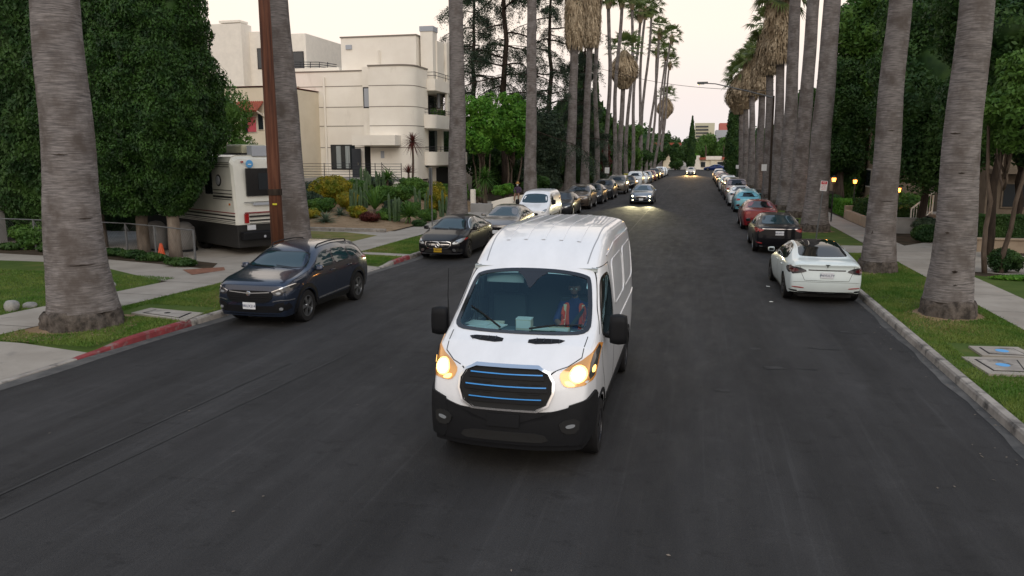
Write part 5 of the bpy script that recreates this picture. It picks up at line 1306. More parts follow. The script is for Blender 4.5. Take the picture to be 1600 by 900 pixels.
for sd in ('left', 'right'):
    pr.patch([(1.02, 1.20), (.72, 1.54), (.5, 1.62), (.28, 1.62), (.26, 1.16)], sd, 'side_window', M['glass'], r, rings=3, round_=1)
    s_ = MB(); pr.strip([(.20, 1.68), (.20, .42), (-1.0 if sd == 'right' else .95, .42)], sd, .012, '', None, None, off=.002, obj=s_); s_.build('door_gap', M['under'], r)
    pr.strip([(.9, .55), (-.9, .55)], sd, .07, 'side_moulding', M['plastic'], r, off=.01)
for m_ in (lambda p: p, mir): pr.patch(m_([(.52, .72), (.76, .76), (.80, .96), (.62, .90)]), 'front', 'headlight', M['lamp'], r, off=.008, rings=2, dens=.08)
pr.patch([(-.42, .74), (.42, .74), (.36, .60), (-.36, .60)], 'front', 'grille', M['gloss'], r, off=.008, rings=2, dens=.1)
pr.patch([(-.7, .50), (.7, .50), (.62, .32), (-.62, .32)], 'front', 'bumper_insert', M['plastic'], r, off=.008, rings=2, dens=.1)
for m_ in (lambda p: p, mir): pr.patch(m_([(.78, .95), (.86, .95), (.86, 1.4), (.78, 1.4)]), 'rear', 'tail_light', M['lampred'], r, off=.008, rings=2, dens=.1)
for sg in (1, -1): mirror_part(r, sg * .88, .95, 1.24, M['plastic'], house=(.2, .12, .24))
base_parts(r, sp, 1, 'alloydark'); put(r, xl(40.5), 40.6, 180)
MB().cbox((-.06, 0, 1.86), (.06, .02, 1.92), .005)

# sunshade lies behind the glass of the dark saloon: silver sheet seen through the windscreen
# ------------------------------------------------------------------ trees and plants
def leaves(P, N, size, r, tilt=.7, aspect=.5, droop=0.0):
    """one small diamond per point, facing roughly outwards"""
    n = len(P); N = N + r.normal(0, tilt, (n, 3)); N /= np.linalg.norm(N, axis=1, keepdims=True) + 1e-9
    T = r.normal(0, 1, (n, 3)); T[:, 2] -= droop; T -= (T * N).sum(1, keepdims=True) * N; T /= np.linalg.norm(T, axis=1, keepdims=True) + 1e-9
    B = np.cross(N, T); s = (size * r.uniform(.55, 1.35, n))[:, None]
    V = np.stack([P - T * s, P - B * s * aspect + N * s * .12, P + T * s, P + B * s * aspect + N * s * .12], 1)
    return V.reshape(-1, 3), np.arange(4 * n).reshape(-1, 4)
def vnoise(P, sc, seed=0):
    """cheap smooth noise from summed sines"""
    r = np.random.default_rng(seed); o = np.zeros(len(P))
    for k in range(6):
        d = r.normal(0, 1, 3); d /= np.linalg.norm(d); o += np.sin(P @ d * sc * r.uniform(.6, 1.8) + r.uniform(0, 6.28))
    return o / 3
def cloud(lumps, n, size, seed=0, shell=.32, clump=2.2, gap=.25, tilt=.7, droop=0, aspect=.5):
    """points in the outer shell of overlapping lumps, thinned where the noise is low"""
    r = np.random.default_rng(seed); L = np.array(lumps, float); A = (L[:, 3] * L[:, 4] + L[:, 3] * L[:, 5] + L[:, 4] * L[:, 5]); A /= A.sum()
    ix = r.choice(len(L), n, p=A); d = r.normal(0, 1, (n, 3)); d /= np.linalg.norm(d, axis=1, keepdims=True)
    rr = 1 - shell * r.random(n) ** 1.4
    c = L[ix, :3]; ra = L[ix, 3:6]
    w = 1 + .16 * vnoise(d * ra + c, clump, seed + 5) + .07 * vnoise(d * ra + c, clump * 3.1, seed + 6)
    P = c + d * ra * (rr * w)[:, None]
    keep = np.ones(n, bool)
    for l in L:
        q = np.linalg.norm((P - l[:3]) / l[3:6], axis=1); keep &= ~(q < .62)
    keep &= vnoise(P, clump * 1.4, seed + 9) > -1.2 + gap
    P, d = P[keep], d[keep]
    return leaves(P, d, size, r, tilt, aspect, droop)
def core(lumps, f=.72, seed=0, nu=14, nv=9):
    V, F = [], []
    for c in lumps:
        b = len(V); r = np.random.default_rng(seed + int(abs(c[0]) * 10))
        for j in range(nv + 1):
            t = math.pi * j / nv
            for i in range(nu):
                p = 2 * math.pi * i / nu; k = f * r.uniform(.82, 1.06)
                V.append((c[0] + c[3] * k * math.sin(t) * math.cos(p), c[1] + c[4] * k * math.sin(t) * math.sin(p), c[2] + c[5] * k * math.cos(t)))
        for j in range(nv):
            for i in range(nu): F.append((b + j * nu + i, b + j * nu + (i + 1) % nu, b + (j + 1) * nu + (i + 1) % nu, b + (j + 1) * nu + i))
    return np.array(V), np.array(F)
def join(*vf):
    V, F, b = [], [], 0
    for v, f in vf: V.append(v); F.append(f + b); b += len(v)
    return np.concatenate(V), np.concatenate(F)
def limb(mb, p0, p1, r0, r1, seed=0, n=6, wob=.12, seg=8):
    r = random.Random(seed); p0, p1 = Vector(p0), Vector(p1); L = (p1 - p0).length; pts = []
    for i in range(n + 1):
        t = i / n; w = math.sin(t * math.pi) * wob * L
        pts.append(p0.lerp(p1, t) + Vector((r.uniform(-w, w), r.uniform(-w, w), r.uniform(-w, w) * .4)) * (.5 if i not in (0, n) else 0))
    mb.tube(pts, [lerp(r0, r1, i / n) for i in range(n + 1)], seg); return pts
def tree(name, X, Y, lumps, n, size, leafm, label, cat='tree', group=None, tr=.22, barkm='bark', z0=ZP, seed=0, dense=.7, gap=.25, clump=1.6, stems=1, shell=.34, tilt=.7, droop=0, aspect=.5, trunk_z=None):
    """lumps relative to the foot"""
    root = empty(name, (X, Y, z0), 0, label, cat, group); r = random.Random(seed)
    tb = MB(); c = np.mean(np.array(lumps)[:, :3], 0)
    for k in range(stems):
        a = 6.28 * k / stems; o = .22 * (stems > 1); top = (c[0] * .6 + o * 3 * math.cos(a), c[1] * .6 + o * 3 * math.sin(a), trunk_z or c[2])
        mid = limb(tb, (o * math.cos(a), o * math.sin(a), -.1), top, tr / math.sqrt(stems) * 1.25, tr / math.sqrt(stems) * .55, seed + k, 7, .05, 10)
    for i, l in enumerate(lumps[:14]):
        limb(tb, (c[0] * .5, c[1] * .5, max(.4, min(l[2], c[2]) * .62)), (l[0], l[1], l[2]), tr * .45, tr * .10, seed + 30 + i, 5, .1, 6)
    tb.build('trunk', M[barkm], root, smooth='all')
    vf = [cloud(lumps, n, size, seed, clump=clump, gap=gap, shell=shell, tilt=tilt, droop=droop, aspect=aspect)]
    if dense: vf.append(core(lumps, dense, seed))
    V, F = join(*vf); fast_mesh('crown', V, F, M[leafm], root)
    return root
def rl(n, cx, cy, cz, sx, sy, sz, r0, r1, seed):
    r = random.Random(seed); out = []
    for _ in range(n):
        q = r.uniform(r0, r1); out.append((cx + r.uniform(-sx, sx), cy + r.uniform(-sy, sy), cz + r.uniform(-sz, sz), q, q, q * r.uniform(.75, 1.0)))
    return out
def bush(name, X, Y, z, rx, ry, rz, n, size, leafm, label, cat='shrub', group=None, seed=0, box=False, clump=2.6, nl=5):
    if name in ('shrub', 'yellow_shrub'): rx *= 1.12; ry *= 1.1
    root = empty(name, (X, Y, z), 0, label, cat, group); r = random.Random(seed)
    if box: # clipped hedge: leaves over a box
        rg = np.random.default_rng(seed); A = np.array([ry * rz, ry * rz, rx * rz, rx * rz, rx * ry * 1.0]); f = rg.choice(5, n, p=A / A.sum()); u = rg.uniform(-1, 1, (n, 3)); Nn = np.zeros((n, 3))
        for k, (ax, sg) in enumerate(((0, 1), (0, -1), (1, 1), (1, -1), (2, 1))):
            m_ = f == k; u[m_, ax] = sg * rg.uniform(.90, 1.0, m_.sum()); Nn[m_, ax] = sg
        e = 1 - .05 * np.abs(vnoise(u * [rx, ry, rz], 2.5, seed)); P = u * np.array([rx, ry, rz]) * e[:, None]; P[:, 2] += rz
        V, F = leaves(P, Nn, size, rg, .8); c = MB().cbox((-rx * .9, -ry * .9, 0), (rx * .9, ry * .9, rz * 1.88), .05)
        cv = np.array(c.v); cf = np.array([q for q in c.f if len(q) == 4]); V, F = join((V, F), (cv, cf))
    else:
        L = [(0, 0, rz * .9, rx * .75, ry * .75, rz * .85)] + [(r.uniform(-.5, .5) * rx, r.uniform(-.5, .5) * ry, r.uniform(.5, 1.25) * rz, rx * r.uniform(.4, .6), ry * r.uniform(.4, .6), rz * r.uniform(.35, .6)) for _ in range(nl)]
        V, F = join(cloud(L, n, size, seed, clump=clump / max(.5, rx) * 1.2, gap=.2), core(L, .70, seed, 10, 7))
    fast_mesh('foliage', V, F, M[leafm], root)
    tb = MB()
    for k in range(4): limb(tb, (.05 * k - .08, 0, -.05), (rx * .4 * math.cos(k * 1.7), ry * .4 * math.sin(k * 1.7), rz * .9), .03, .012, k, 3)
    tb.build('stems', M['bark'], root)
    return root
def rosette(name, X, Y, z, n, L, w, el0, el1, m, label, cat='plant', droop=.35, h=0, seed=0, group=None, skirt=False, trunk=.07):
    root = empty(name, (X, Y, z), 0, label, cat, group); r = random.Random(seed); mb = MB(); sk = MB()
    for k in range(n):
        a = k * 2.39996 + r.uniform(-.15, .15); el = R(lerp(el0, el1, (k / n))) + r.uniform(-.08, .08); l = L * r.uniform(.8, 1.1); ps = []
        for i in range(6):
            t = i / 5; hx = l * t * math.cos(el); hz = l * (t * math.sin(el) - droop * t * t); ps.append(Vector((hx * math.cos(a), hx * math.sin(a), h + hz)))
        sd = Vector((-math.sin(a), math.cos(a), 0)); V = []
        for i, p in enumerate(ps):
            ww = w * (1 - (i / 5) ** 1.6) * (.6 + .4 * min(1, i)) + .002; V += [p - sd * ww, p + Vector((0, 0, -ww * .5)), p + sd * ww]
        F = []
        for i in range(5): F += [(3 * i, 3 * i + 1, 3 * i + 4, 3 * i + 3), (3 * i + 1, 3 * i + 2, 3 * i + 5, 3 * i + 4)]
        mb.add(V, F)
    mb.build('leaves', M[m], root)
    if h > .1: tb = MB(); limb(tb, (0, 0, -.1), (0, 0, h), trunk * 1.3, trunk, seed, 5, .04, 8); tb.build('trunk', M['bark'], root, smooth='all')
    return root
def cactus(X, Y, z, n, h, label, seed=0, group=None):
    root = empty('column_cactus', (X, Y, z), 0, label, 'cactus', group); r = random.Random(seed)
    for k in range(n):
        mb = MB(); x, y = r.uniform(-.4, .4), r.uniform(-.25, .25); hh = h * r.uniform(.55, 1.1); q = r.uniform(.055, .08); V = []; F = []; ns = 14; nz_ = 12
        for i in range(nz_ + 1):
            t = i / nz_; rad = q * (1 - max(0, (t - .88) / .12) ** 2 * .85)
            for j in range(ns):
                a = 2 * math.pi * j / ns; rr = rad * (1 if j % 2 else .72); V.append((x + .1 * (x) * t * 2 + rr * math.cos(a), y + rr * math.sin(a), t * hh - .05))
        for i in range(nz_):
            for j in range(ns): F.append((i * ns + j, i * ns + (j + 1) % ns, (i + 1) * ns + (j + 1) % ns, (i + 1) * ns + j))
        F.append(tuple(nz_ * ns + j for j in range(ns))); mb.add(V, F); mb.build('stem', M['cactus'], root)
    return root
# ---- palms
def fan_leaf(mb, r, base, a, el, pet, fan, nb=13, m=0):
    d = Vector((math.cos(a) * math.cos(el), math.sin(a) * math.cos(el), math.sin(el))); side = Vector((-math.sin(a), math.cos(a), 0)); up = side.cross(d) * -1
    p1 = base + d * pet + Vector((0, 0, -.10 * pet * pet))
    w = .025; mb.add([base - side * w, base + side * w, p1 + side * w * .6, p1 - side * w * .6], [(0, 1, 2, 3)], m)
    tw = r.uniform(-.5, .5); s2 = (side * math.cos(tw) + up * math.sin(tw)).normalized(); u2 = d.cross(s2)
    for k in range(nb):
        t = (k / (nb - 1) - .5) * 2; th = t * 1.45; L = fan * (1 - .28 * t * t) * r.uniform(.85, 1.08)
        dr = (d * math.cos(th) + s2 * math.sin(th)); q = dr.cross(u2).normalized(); wv = .052 * fan / .9
        m1 = p1 + dr * L * .55 + u2 * .02; e = p1 + dr * L + Vector((0, 0, -L * r.uniform(.15, .38)))
        mb.add([p1, m1 - q * wv, e, m1 + q * wv], [(0, 1, 2, 3)], m)
def crown_mesh(seed, n=36, pet=1.05, fan=.95, el0=-35):
    r = random.Random(seed); mb = MB()
    for k in range(n):
        a = k * 2.39996 + r.uniform(-.2, .2); el = R(lerp(78, el0, (k / n) ** .8)); fan_leaf(mb, r, Vector((0, 0, .15 * (1 - k / n))), a, el, pet * r.uniform(.8, 1.15), fan * r.uniform(.85, 1.1))
    return mb
def skirt_mesh(seed, L, rad, n, prof):
    r = random.Random(seed); mb = MB(); n = int(n * 1.5)
    for k in range(n):
        z0 = -L * r.random() ** 1.1 * .86; a = r.uniform(0, 6.283); l = min(r.uniform(.9, 1.9), (L + z0) + .25); ps = []
        for i in range(4):
            t = i / 3; z = z0 - l * t; q = interp(prof, -z / L) * rad * r.uniform(.76, 1.14) * (.55 + .45 * min(1, t * 2.4)); aa = a + r.uniform(-.07, .07); ps.append(Vector((q * math.cos(aa), q * math.sin(aa), z)))
        sd = Vector((-math.sin(a), math.cos(a), 0)); V = []
        for i, p in enumerate(ps):
            w = (.03, .065, .05, .008)[i] * r.uniform(.7, 1.2); V += [p - sd * w, p + sd * w]
        mb.add(V, [(2 * i, 2 * i + 1, 2 * i + 3, 2 * i + 2) for i in range(3)])
    return mb
_cr = [crown_mesh(s, n=34).build('crown', M['leaf_palm']) for s in (1, 2, 3)]
_low = crown_mesh(9, n=24, pet=1.2, fan=1.05, el0=-8).build('crown', M['leaf_palm'])
_bulb = skirt_mesh(4, 3.0, 1.25, 620, [(0, .25), (.2, .62), (.5, 1.0), (.75, .95), (.92, .55), (1.1, .28)]).build('dead_skirt', M['skirt'])
_long = [skirt_mesh(s, 6.0, 1.25, 1100, [(0, .5), (.2, .85), (.6, 1.0), (.85, .95), (1.1, .62)]).build('dead_skirt', M['skirt']) for s in (5, 6)]
_short = skirt_mesh(7, 1.3, .5, 200, [(0, .4), (.3, .9), (.7, .7), (1.1, .4)]).build('dead_skirt', M['skirt'])
_protos = _cr + [_low, _bulb, _short] + _long
for o in _protos: col.objects.unlink(o)
def use(o, parent, loc, rz, sc):
    c = bpy.data.objects.new(o.name.split('.')[0], o.data); col.objects.link(c); c.parent = parent; c.location = loc; c.rotation_euler = (0, 0, rz); c.scale = sc; return c
def palm(X, Y, rtab, top, label, crown=0, skirt='short', cs=1.0, group=None, seed=0, res=(16, 30), low=False, root_z=.34, base_w=1.0, wob=.06, sw=.74, skz=1.0, scars=()):
    """top = (x, y, z) of the crown relative to world"""
    root = empty('palm_tree', (X, Y, ZP), 0, label, 'palm tree', group); r = random.Random(seed); ns, nr = res
    H = top[2] - ZP; dx, dy = top[0] - X, top[1] - Y; V = []; F = []
    rg = np.random.default_rng(seed); ph = rg.uniform(0, 6.28, 4); seg = rg.uniform(-1, 1, nr * 2 + 4)
    def rad(z): return interp(rtab, z) * base_w
    z1 = root_z; zs = [z1 + (H - z1) * (i / nr) ** (1.35 if nr > 40 else 1.0) for i in range(nr + 1)]
    def centre(z):
        t = z / H; return (dx * t + wob * H / 16 * math.sin(t * 5 + ph[0]) * t * (1 - t) * 3, dy * t + wob * H / 16 * math.sin(t * 4 + ph[1]) * t * (1 - t) * 3)
    for i, z in enumerate(zs):
        cx, cy = centre(z)
        for j in range(ns):
            a = 2 * math.pi * j / ns; q = rad(z) * (1 + (.045 if nr > 120 else .028) * math.sin(z * 1.6 + a + ph[2]) + .02 * math.sin(3 * a + z * 1.1) + (.007 * seg[i]))
            V.append((cx + q * math.cos(a), cy + q * math.sin(a), z))
    for i in range(nr):
        for j in range(ns): F.append((i * ns + j, i * ns + (j + 1) % ns, (i + 1) * ns + (j + 1) % ns, (i + 1) * ns + j))
    mb = MB(); mb.add(V, F); mb.build('trunk', M['palm'], root, smooth='all')
    for k, (z, aa, w_, h_) in enumerate(scars):     # dark splits and scars in the bark
        sc_ = MB(); cx, cy = centre(z); base = math.atan2(-Y, -X) + aa; VV = []
        for i in range(9):
            a = base + w_ * (i / 8 - .5); hh = h_ * math.sin(math.pi * (i + .3) / 8.6) * r.uniform(.8, 1.1)
            for dz in (hh, -hh): q = rad(z) * 1.055; VV.append((cx + q * math.cos(a), cy + q * math.sin(a), z + dz + .004 * math.sin(i * 1.9)))
        sc_.add(VV, [(2 * i, 2 * i + 1, 2 * i + 3, 2 * i + 2) for i in range(8)]); sc_.build('bark_scar', M['barkdark'], root)
    # root mass below the crack
    V = []; F = []; k = 6; q0 = rad(z1)
    for i in range(k + 1):
        z = lerp(-.05, z1 + .03, i / k)
        for j in range(ns * 2):
            a = math.pi * j / ns; q = (q0 * (1.035 + .09 * (1 - i / k))) * (1 + .05 * math.sin(7 * a + ph[3]) + .035 * rg.uniform(-1, 1)) * (1 if i < k else .93)
            V.append((q * math.cos(a), q * math.sin(a), z + (.03 * math.sin(3 * a + ph[1]) if i >= k - 1 else 0)))
    n2 = ns * 2
    for i in range(k):
        for j in range(n2): F.append((i * n2 + j, i * n2 + (j + 1) % n2, (i + 1) * n2 + (j + 1) % n2, (i + 1) * n2 + j))
    MB().add(V, F).build('root_mass', M['palmroot'], root, smooth='all')
    cr_ = _low if low else _cr[crown % 3]
    use(cr_, root, (dx, dy, H), r.uniform(0, 6), (cs, cs, cs))
    if skirt == 'bulb': use(_bulb, root, (dx, dy, H + .15), r.uniform(0, 6), (cs, cs, cs))
    elif skirt == 'long': use(_long[seed % 2], root, (dx, dy, H + .1), r.uniform(0, 6), (cs * sw, cs * sw, cs * skz * (.85 + .3 * r.random())))
    elif skirt == 'short': use(_short, root, (dx, dy, H + .1), r.uniform(0, 6), (cs, cs, cs))
    return root
THICK = [(0, .62), (.5, .56), (1.2, .49), (3, .43), (8, .35), (16, .30), (26, .27)]
FAT = [(0, .78), (.5, .68), (1.2, .60), (3, .52), (8, .43), (16, .36)]
THIN = [(0, .40), (.8, .30), (3, .25), (10, .20), (26, .16)]
def onK(x, off):
    lo, hi = 5.0, 400.0
    for _ in range(50):
        m_ = (lo + hi) / 2; w = np.array([KL(m_) + off, m_, -CH]); px = 800 + FPX * (w @ _R) / (w @ _F)
        if px < x: lo = m_
        else: hi = m_
    return KL(lo) + off, lo
def onR(x, X=5.7):
    p = G(x, 400); Y = X / (p[0] / p[1]); return X, Y
GPL, GPR = 'palms lining the left verge', 'palms lining the right verge'
# left verge
palm(-12.68, 13.4, FAT, D(46, -420, 13.9), 'thickest palm trunk, nearest on the left lawn, standing behind the red kerb', group=GPL, seed=1, res=(36, 150), scars=((1.35, .1, .9, .014), (2.3, .4, .5, .014), (3.6, -.3, .6, .014)))
x, y = onK(463, -2.05); palm(x, y, THICK, D(412, -330, y), 'palm trunk right behind the wooden utility pole', group=GPL, seed=2, res=(28, 110), skirt='short')
x, y = onK(714, -2.0); palm(x, y, THICK, D(711, -310, y), 'grey palm in front of the apartment balconies, behind the black saloon', group=GPL, seed=3, res=(28, 110), skirt='long')
x, y = onK(828, -2.0); palm(x, y, THICK, D(832, -110, y), 'palm beside the bright green trees, behind the small white panel van', group=GPL, seed=4, res=(24, 80), skirt='short', base_w=.95)
x, y = onK(890, -2.0); palm(x, y, THICK, D(900, -52, y), 'left one of two palms wearing long tan skirts of dead fronds', group=GPL, seed=5, res=(20, 60), skirt='long', base_w=1.05, cs=1.0)
x, y = onK(913, -2.0); palm(x, y, THICK, D(925, -32, y), 'right one of two palms wearing long tan skirts of dead fronds', group=GPL, seed=6, res=(20, 60), skirt='long', base_w=.9)
LP = [(931, 938, -24, 0, 'slim palm just right of the long-skirted pair'), (947, 951, -10, 0, 'slim straight palm whose crown just touches the top edge'), (959, 972, -8, 0, 'slim palm leaning behind the low shaggy one'),
      (978, 988, -4, 0, 'slim palm rising right of the low shaggy one'), (987, 1001, 14, 1, 'slim palm, first of three crowns bunched at the top edge'), (994, 1009, 10, 1, 'slim palm, middle of three crowns bunched at the top edge'),
      (1000, 1018, 8, 1, 'slim palm, last of three crowns bunched at the top edge'), (1009, 1031, 44, 0, 'tall slim palm, highest crown of the far cluster'), (1016, 1027, 74, 1, 'slim palm with a crown under the highest far one'),
      (1021, 1050, 54, 0, 'slim palm leaning right with the outermost far crown'), (1025, 1041, 80, 0, 'slim palm with a middle crown of the far cluster'), (1029, 1047, 96, 0, 'slim palm with the lowest crown of the far cluster')]
for k, (xb, xt, yt, lw, lab) in enumerate(LP):
    x, y = onK(xb, -2.0); t = D(xt, yt, y); palm(x, y, THIN, t, lab, group=GPL, seed=20 + k, crown=k, skirt='short', cs=(1.1 if k < 4 else 1.3), res=(12, 24), base_w=1.1, wob=.3)
x, y = onK(966, -1.9); palm(x, y, THICK, D(976, 80, y), 'low shaggy palm with round tan skirt and open green crown in the left row', group=GPL, seed=40, skirt='bulb', low=True, cs=1.45, res=(16, 30), base_w=.85)
x, y = onK(1031, -1.9); palm(x, y, THICK, D(1040, 152, y), 'small shaggy palm with round tan skirt near the end of the street', group=GPL, seed=41, skirt='bulb', low=True, cs=1.55, res=(12, 20), base_w=.85)
# right verge
palm(5.71, 18.9, THICK, D(1556, -330, 18.9), 'big palm trunk nearest on the right verge', group=GPR, seed=7, res=(40, 190), base_w=.90, scars=((3.2, .1, .35, .014), (4.05, -.4, .6, .016), (1.05, .15, .25, .03), (.75, .2, .2, .012), (1.9, -.3, .2, .02)))
palm(5.61, 25.6, THICK, D(1430, -240, 25.6), 'second palm trunk on the right verge, in front of the white stair rail', group=GPR, seed=8, res=(36, 160), base_w=.90, scars=((2.2, .2, .9, .012), (1.2, -.5, .12, .10), (4.3, .2, .5, .014)))
palm(5.55, 38.5, THICK, D(1322, -330, 38.5), 'palm right behind the small parking sign on the right', group=GPR, seed=9, res=(28, 100), base_w=1.1, skirt='long')
palm(5.70, 46.8, THICK, D(1290, -260, 46.8), 'tall palm left of the one behind the parking sign', group=GPR, seed=10, res=(24, 90), base_w=1.0, skirt='long')
x, y = onR(1222); palm(x, y, THICK, D(1254, -200, y), 'palm between the street lamp post and the tall right palms', group=GPR, seed=11, res=(24, 80), base_w=1.05, skirt='long')
RP = [(1208, 1222, -14, 'long', 1.1, 'palm behind the street lamp post with huge tan skirt'), (1193, 1205, 40, 'long', 1.0, 'palm left of the lamp post with drooping tan skirt'),
      (1180, 1193, 72, 'long', .95, 'palm in the middle of the right row with drooping tan skirt'), (1168, 1176, 88, 'long', .95, 'far right-row palm with a crown leaning over the street'),
      (1160, 1166, 108, 'bulb', 1.25, 'far right-row palm beside the ivy covered column'), (1153, 1157, 122, 'bulb', 1.25, 'farthest palm of the right row, lowest of its crowns')]
for k, (xb, xt, yt, sk, cs, lab) in enumerate(RP):
    x, y = onR(xb); palm(x, y, THICK, D(xt, yt, y), lab, group=GPR, seed=50 + k, crown=k, skirt=sk, cs=cs * 1.15, res=(16, 30), base_w=.84, skz=.62)

# ---- big hedge-like cypresses on the left
def column(X, Y, z0, z1, prof, n, size, leafm, label, seed, tr=.22, group=None, barkm='barkpale', name='cypress_tree', cat='tree', groove=.12):
    root = empty(name, (X, Y, ZP), 0, label, cat, group); r = np.random.default_rng(seed)
    t = r.random(n); a = r.uniform(0, 6.283, n); rad = np.interp(t, [p[0] for p in prof], [p[1] for p in prof])
    keep = r.random(n) < (.25 + .75 * rad / rad.max()); t, a, rad = t[keep], a[keep], rad[keep]
    P0 = np.c_[np.cos(a), np.sin(a), t * (z1 - z0)]
    w = 1 + groove * vnoise(np.c_[np.cos(a) * 3.2, np.sin(a) * 3.2, t * (z1 - z0) * .35], 1.6, seed) + .13 * vnoise(np.c_[np.cos(a) * rad.max(), np.sin(a) * rad.max(), t * (z1 - z0)], 3.6, seed + 1) + .05 * vnoise(np.c_[np.cos(a) * rad.max(), np.sin(a) * rad.max(), t * (z1 - z0)], 9, seed + 2)
    q = rad * w * (1 - .22 * r.random(len(t)) ** 1.5)
    P = np.c_[q * np.cos(a), q * np.sin(a), z0 + t * (z1 - z0)]; N = np.c_[np.cos(a), np.sin(a), .25 + 0 * a]
    V, F = leaves(P, N, size, r, .75, .45, -1.2)
    ns, nz_ = 20, 26; cv = []; 
    for i in range(nz_ + 1):
        tt = i / nz_; rr = np.interp(tt, [p[0] for p in prof], [p[1] for p in prof]) * .74
        for j in range(ns): aa = 2 * math.pi * j / ns; g = rr * r.uniform(.88, 1.08); cv.append((g * math.cos(aa), g * math.sin(aa), z0 + tt * (z1 - z0)))
    cf = [(i * ns + j, i * ns + (j + 1) % ns, (i + 1) * ns + (j + 1) % ns, (i + 1) * ns + j) for i in range(nz_) for j in range(ns)]
    V, F = join((V, F), (np.array(cv), np.array(cf))); fast_mesh('crown', V, F, M[leafm], root)
    tb = MB(); limb(tb, (0, 0, -.1), (0, 0, min(z0 + 2.5, z1 * .7)), tr * 1.15, tr * .8, seed, 6, .03, 12); tb.build('trunk', M[barkm], root, smooth='all')
    return root
BP = [(0, 1.15), (.03, 1.40), (.10, 1.62), (.25, 1.80), (.45, 1.75), (.62, 1.6), (.8, 1.15), (.93, .6), (1, .1)]
GC = 'clipped cypresses in front of the motor home'
BP1 = [(0, .35), (.04, .75), (.11, 1.25), (.2, 1.62), (.32, 1.80), (.5, 1.70), (.65, 1.5), (.8, 1.1), (.93, .6), (1, .1)]
column(-17.85, 23.3, 1.5, 12.6, BP1, 110000, .062, 'leaf_cypress', 'broad dark green cypress nearest to the motor home, pale trunk', 61, .20, GC)
column(-19.8, 24.1, 1.45, 13.5, BP, 100000, .062, 'leaf_cypress', 'middle one of three broad cypresses with bare pale trunks', 62, .20, GC)
column(-22.6, 25.2, 1.35, 13.5, BP, 80000, .068, 'leaf_cypress', 'broad cypress directly right of the nearest palm trunk', 63, .2, GC)
column(-25.6, 25.9, .9, 12.5, BP, 40000, .09, 'leaf_dark', 'dark cypress behind the nearest palm trunk', 64, .2, GC)
column(-28.6, 26.6, .2, 13.0, BP, 36000, .09, 'leaf_dark', 'darkest cypress at the left edge of the view', 65, .2, GC)
tree('pepper_tree', -24.3, 35.0, [(0, 0, 4.6, 1.8, 1.8, 1.6), (.9, 0, 5.6, 1.5, 1.5, 1.4), (-.8, .3, 3.3, 1.6, 1.5, 1.4), (1.6, 0, 3.6, 1.2, 1.2, 1.4), (.6, -.3, 6.6, 1.0, 1.0, .9)], 15000, .10, 'leaf_mid', 'light green weeping tree between the cypress and the white houses', tr=.2, seed=70, dense=.55, droop=1.5, aspect=.35)

# ---- cedar with bare hanging boughs
def cedar(X, Y, H, label, seed, n=30, z0=6, lmax=6.5, leafm='leaf_blue', dens=1.0, tr=.34):
    root = empty('cedar_tree', (X, Y, ZP), 0, label, 'tree'); r = random.Random(seed); tb = MB(); limb(tb, (0, 0, -.1), (0, 0, H), tr, .06, seed, 12, .015, 10)
    PP, NN = [], []
    for k in range(n):
        z = z0 + (H - z0) * (k / n) ** .95; a = k * 2.4 + r.uniform(-.4, .4); L = lmax * (1 - .60 * k / n) * r.choice((.45, .7, .95, 1.2)) * r.uniform(.8, 1.1); z += r.uniform(-.8, .8); up_ = r.uniform(-.12, .34); dn_ = r.uniform(.15, .5)
        ps = []; z2 = z
        for i in range(9):
            t = i / 8; ps.append(Vector((math.cos(a + .2 * math.sin(t * 3 + k)) * L * t, math.sin(a + .2 * math.sin(t * 3 + k)) * L * t, z + L * (up_ * t - dn_ * t * t) + r.uniform(-.06, .06))))
        tb.tube(ps, [lerp(.085, .014, i / 8) * (1 if L > 3 else .7) for i in range(9)], 6)
        for i in range(2, 9):
            for s_ in range(int(3 * dens + r.random() * 1.5)):
                b = ps[i] + Vector((r.uniform(-.2, .2), r.uniform(-.2, .2), 0)); aa = a + r.choice((-1, 1)) * r.uniform(.5, 1.3); l2 = L * r.uniform(.10, .26) * (1.2 - .5 * i / 8)
                e = b + Vector((math.cos(aa) * l2, math.sin(aa) * l2, -l2 * r.uniform(.2, 1.6))); tb.tube([b, b.lerp(e, .5) + Vector((0, 0, .05)), e], [.016, .011, .005], 4)
                m = int(30 + 60 * l2)
                for q in range(m):
                    t = r.random(); p = b.lerp(e, t); PP.append((p.x + r.gauss(0, .13), p.y + r.gauss(0, .13), p.z - abs(r.gauss(0, .34)))); NN.append((r.gauss(0, .4), r.gauss(0, .4), 1))
    tb.build('trunk', M['barkdark'], root, smooth='all')
    V, F = leaves(np.array(PP), np.array(NN), .085, np.random.default_rng(seed), .5, .35, 1.2); fast_mesh('crown', V, F, M[leafm], root)
    return root
def atx(px, Y): p = D(px, 240, Y); return p[0]
cedar(atx(789, 64), 64, 26, 'tall dark cedar with bare hanging boughs behind the bright green trees', 80, 40, 5.5, 7.2, dens=1.1)
cedar(atx(858, 76), 76, 23, 'cedar with sparse curling boughs between two palms', 81, 34, 5.0, 7.0, dens=.8)
cedar(atx(742, 72), 72, 21, 'thin cedar top behind the palm beside the balconies', 82, 30, 9.0, 5.5, dens=.8)
cedar(atx(912, 86), 86, 17, 'drooping blue-green cedar behind the long-skirted palms', 83, 34, 2.5, 4.0, dens=1.9)
def spire(px, Y, z1, r_, lab, leafm='leaf_dark', n=9000, z0=.2, size=.12): 
    return column(atx(px, Y), Y, z0, z1, [(0, r_ * .7), (.1, r_), (.4, r_ * .9), (.75, r_ * .55), (1, .03)], n, size, leafm, lab, int(px), .1, None, 'bark', 'spire_cypress')
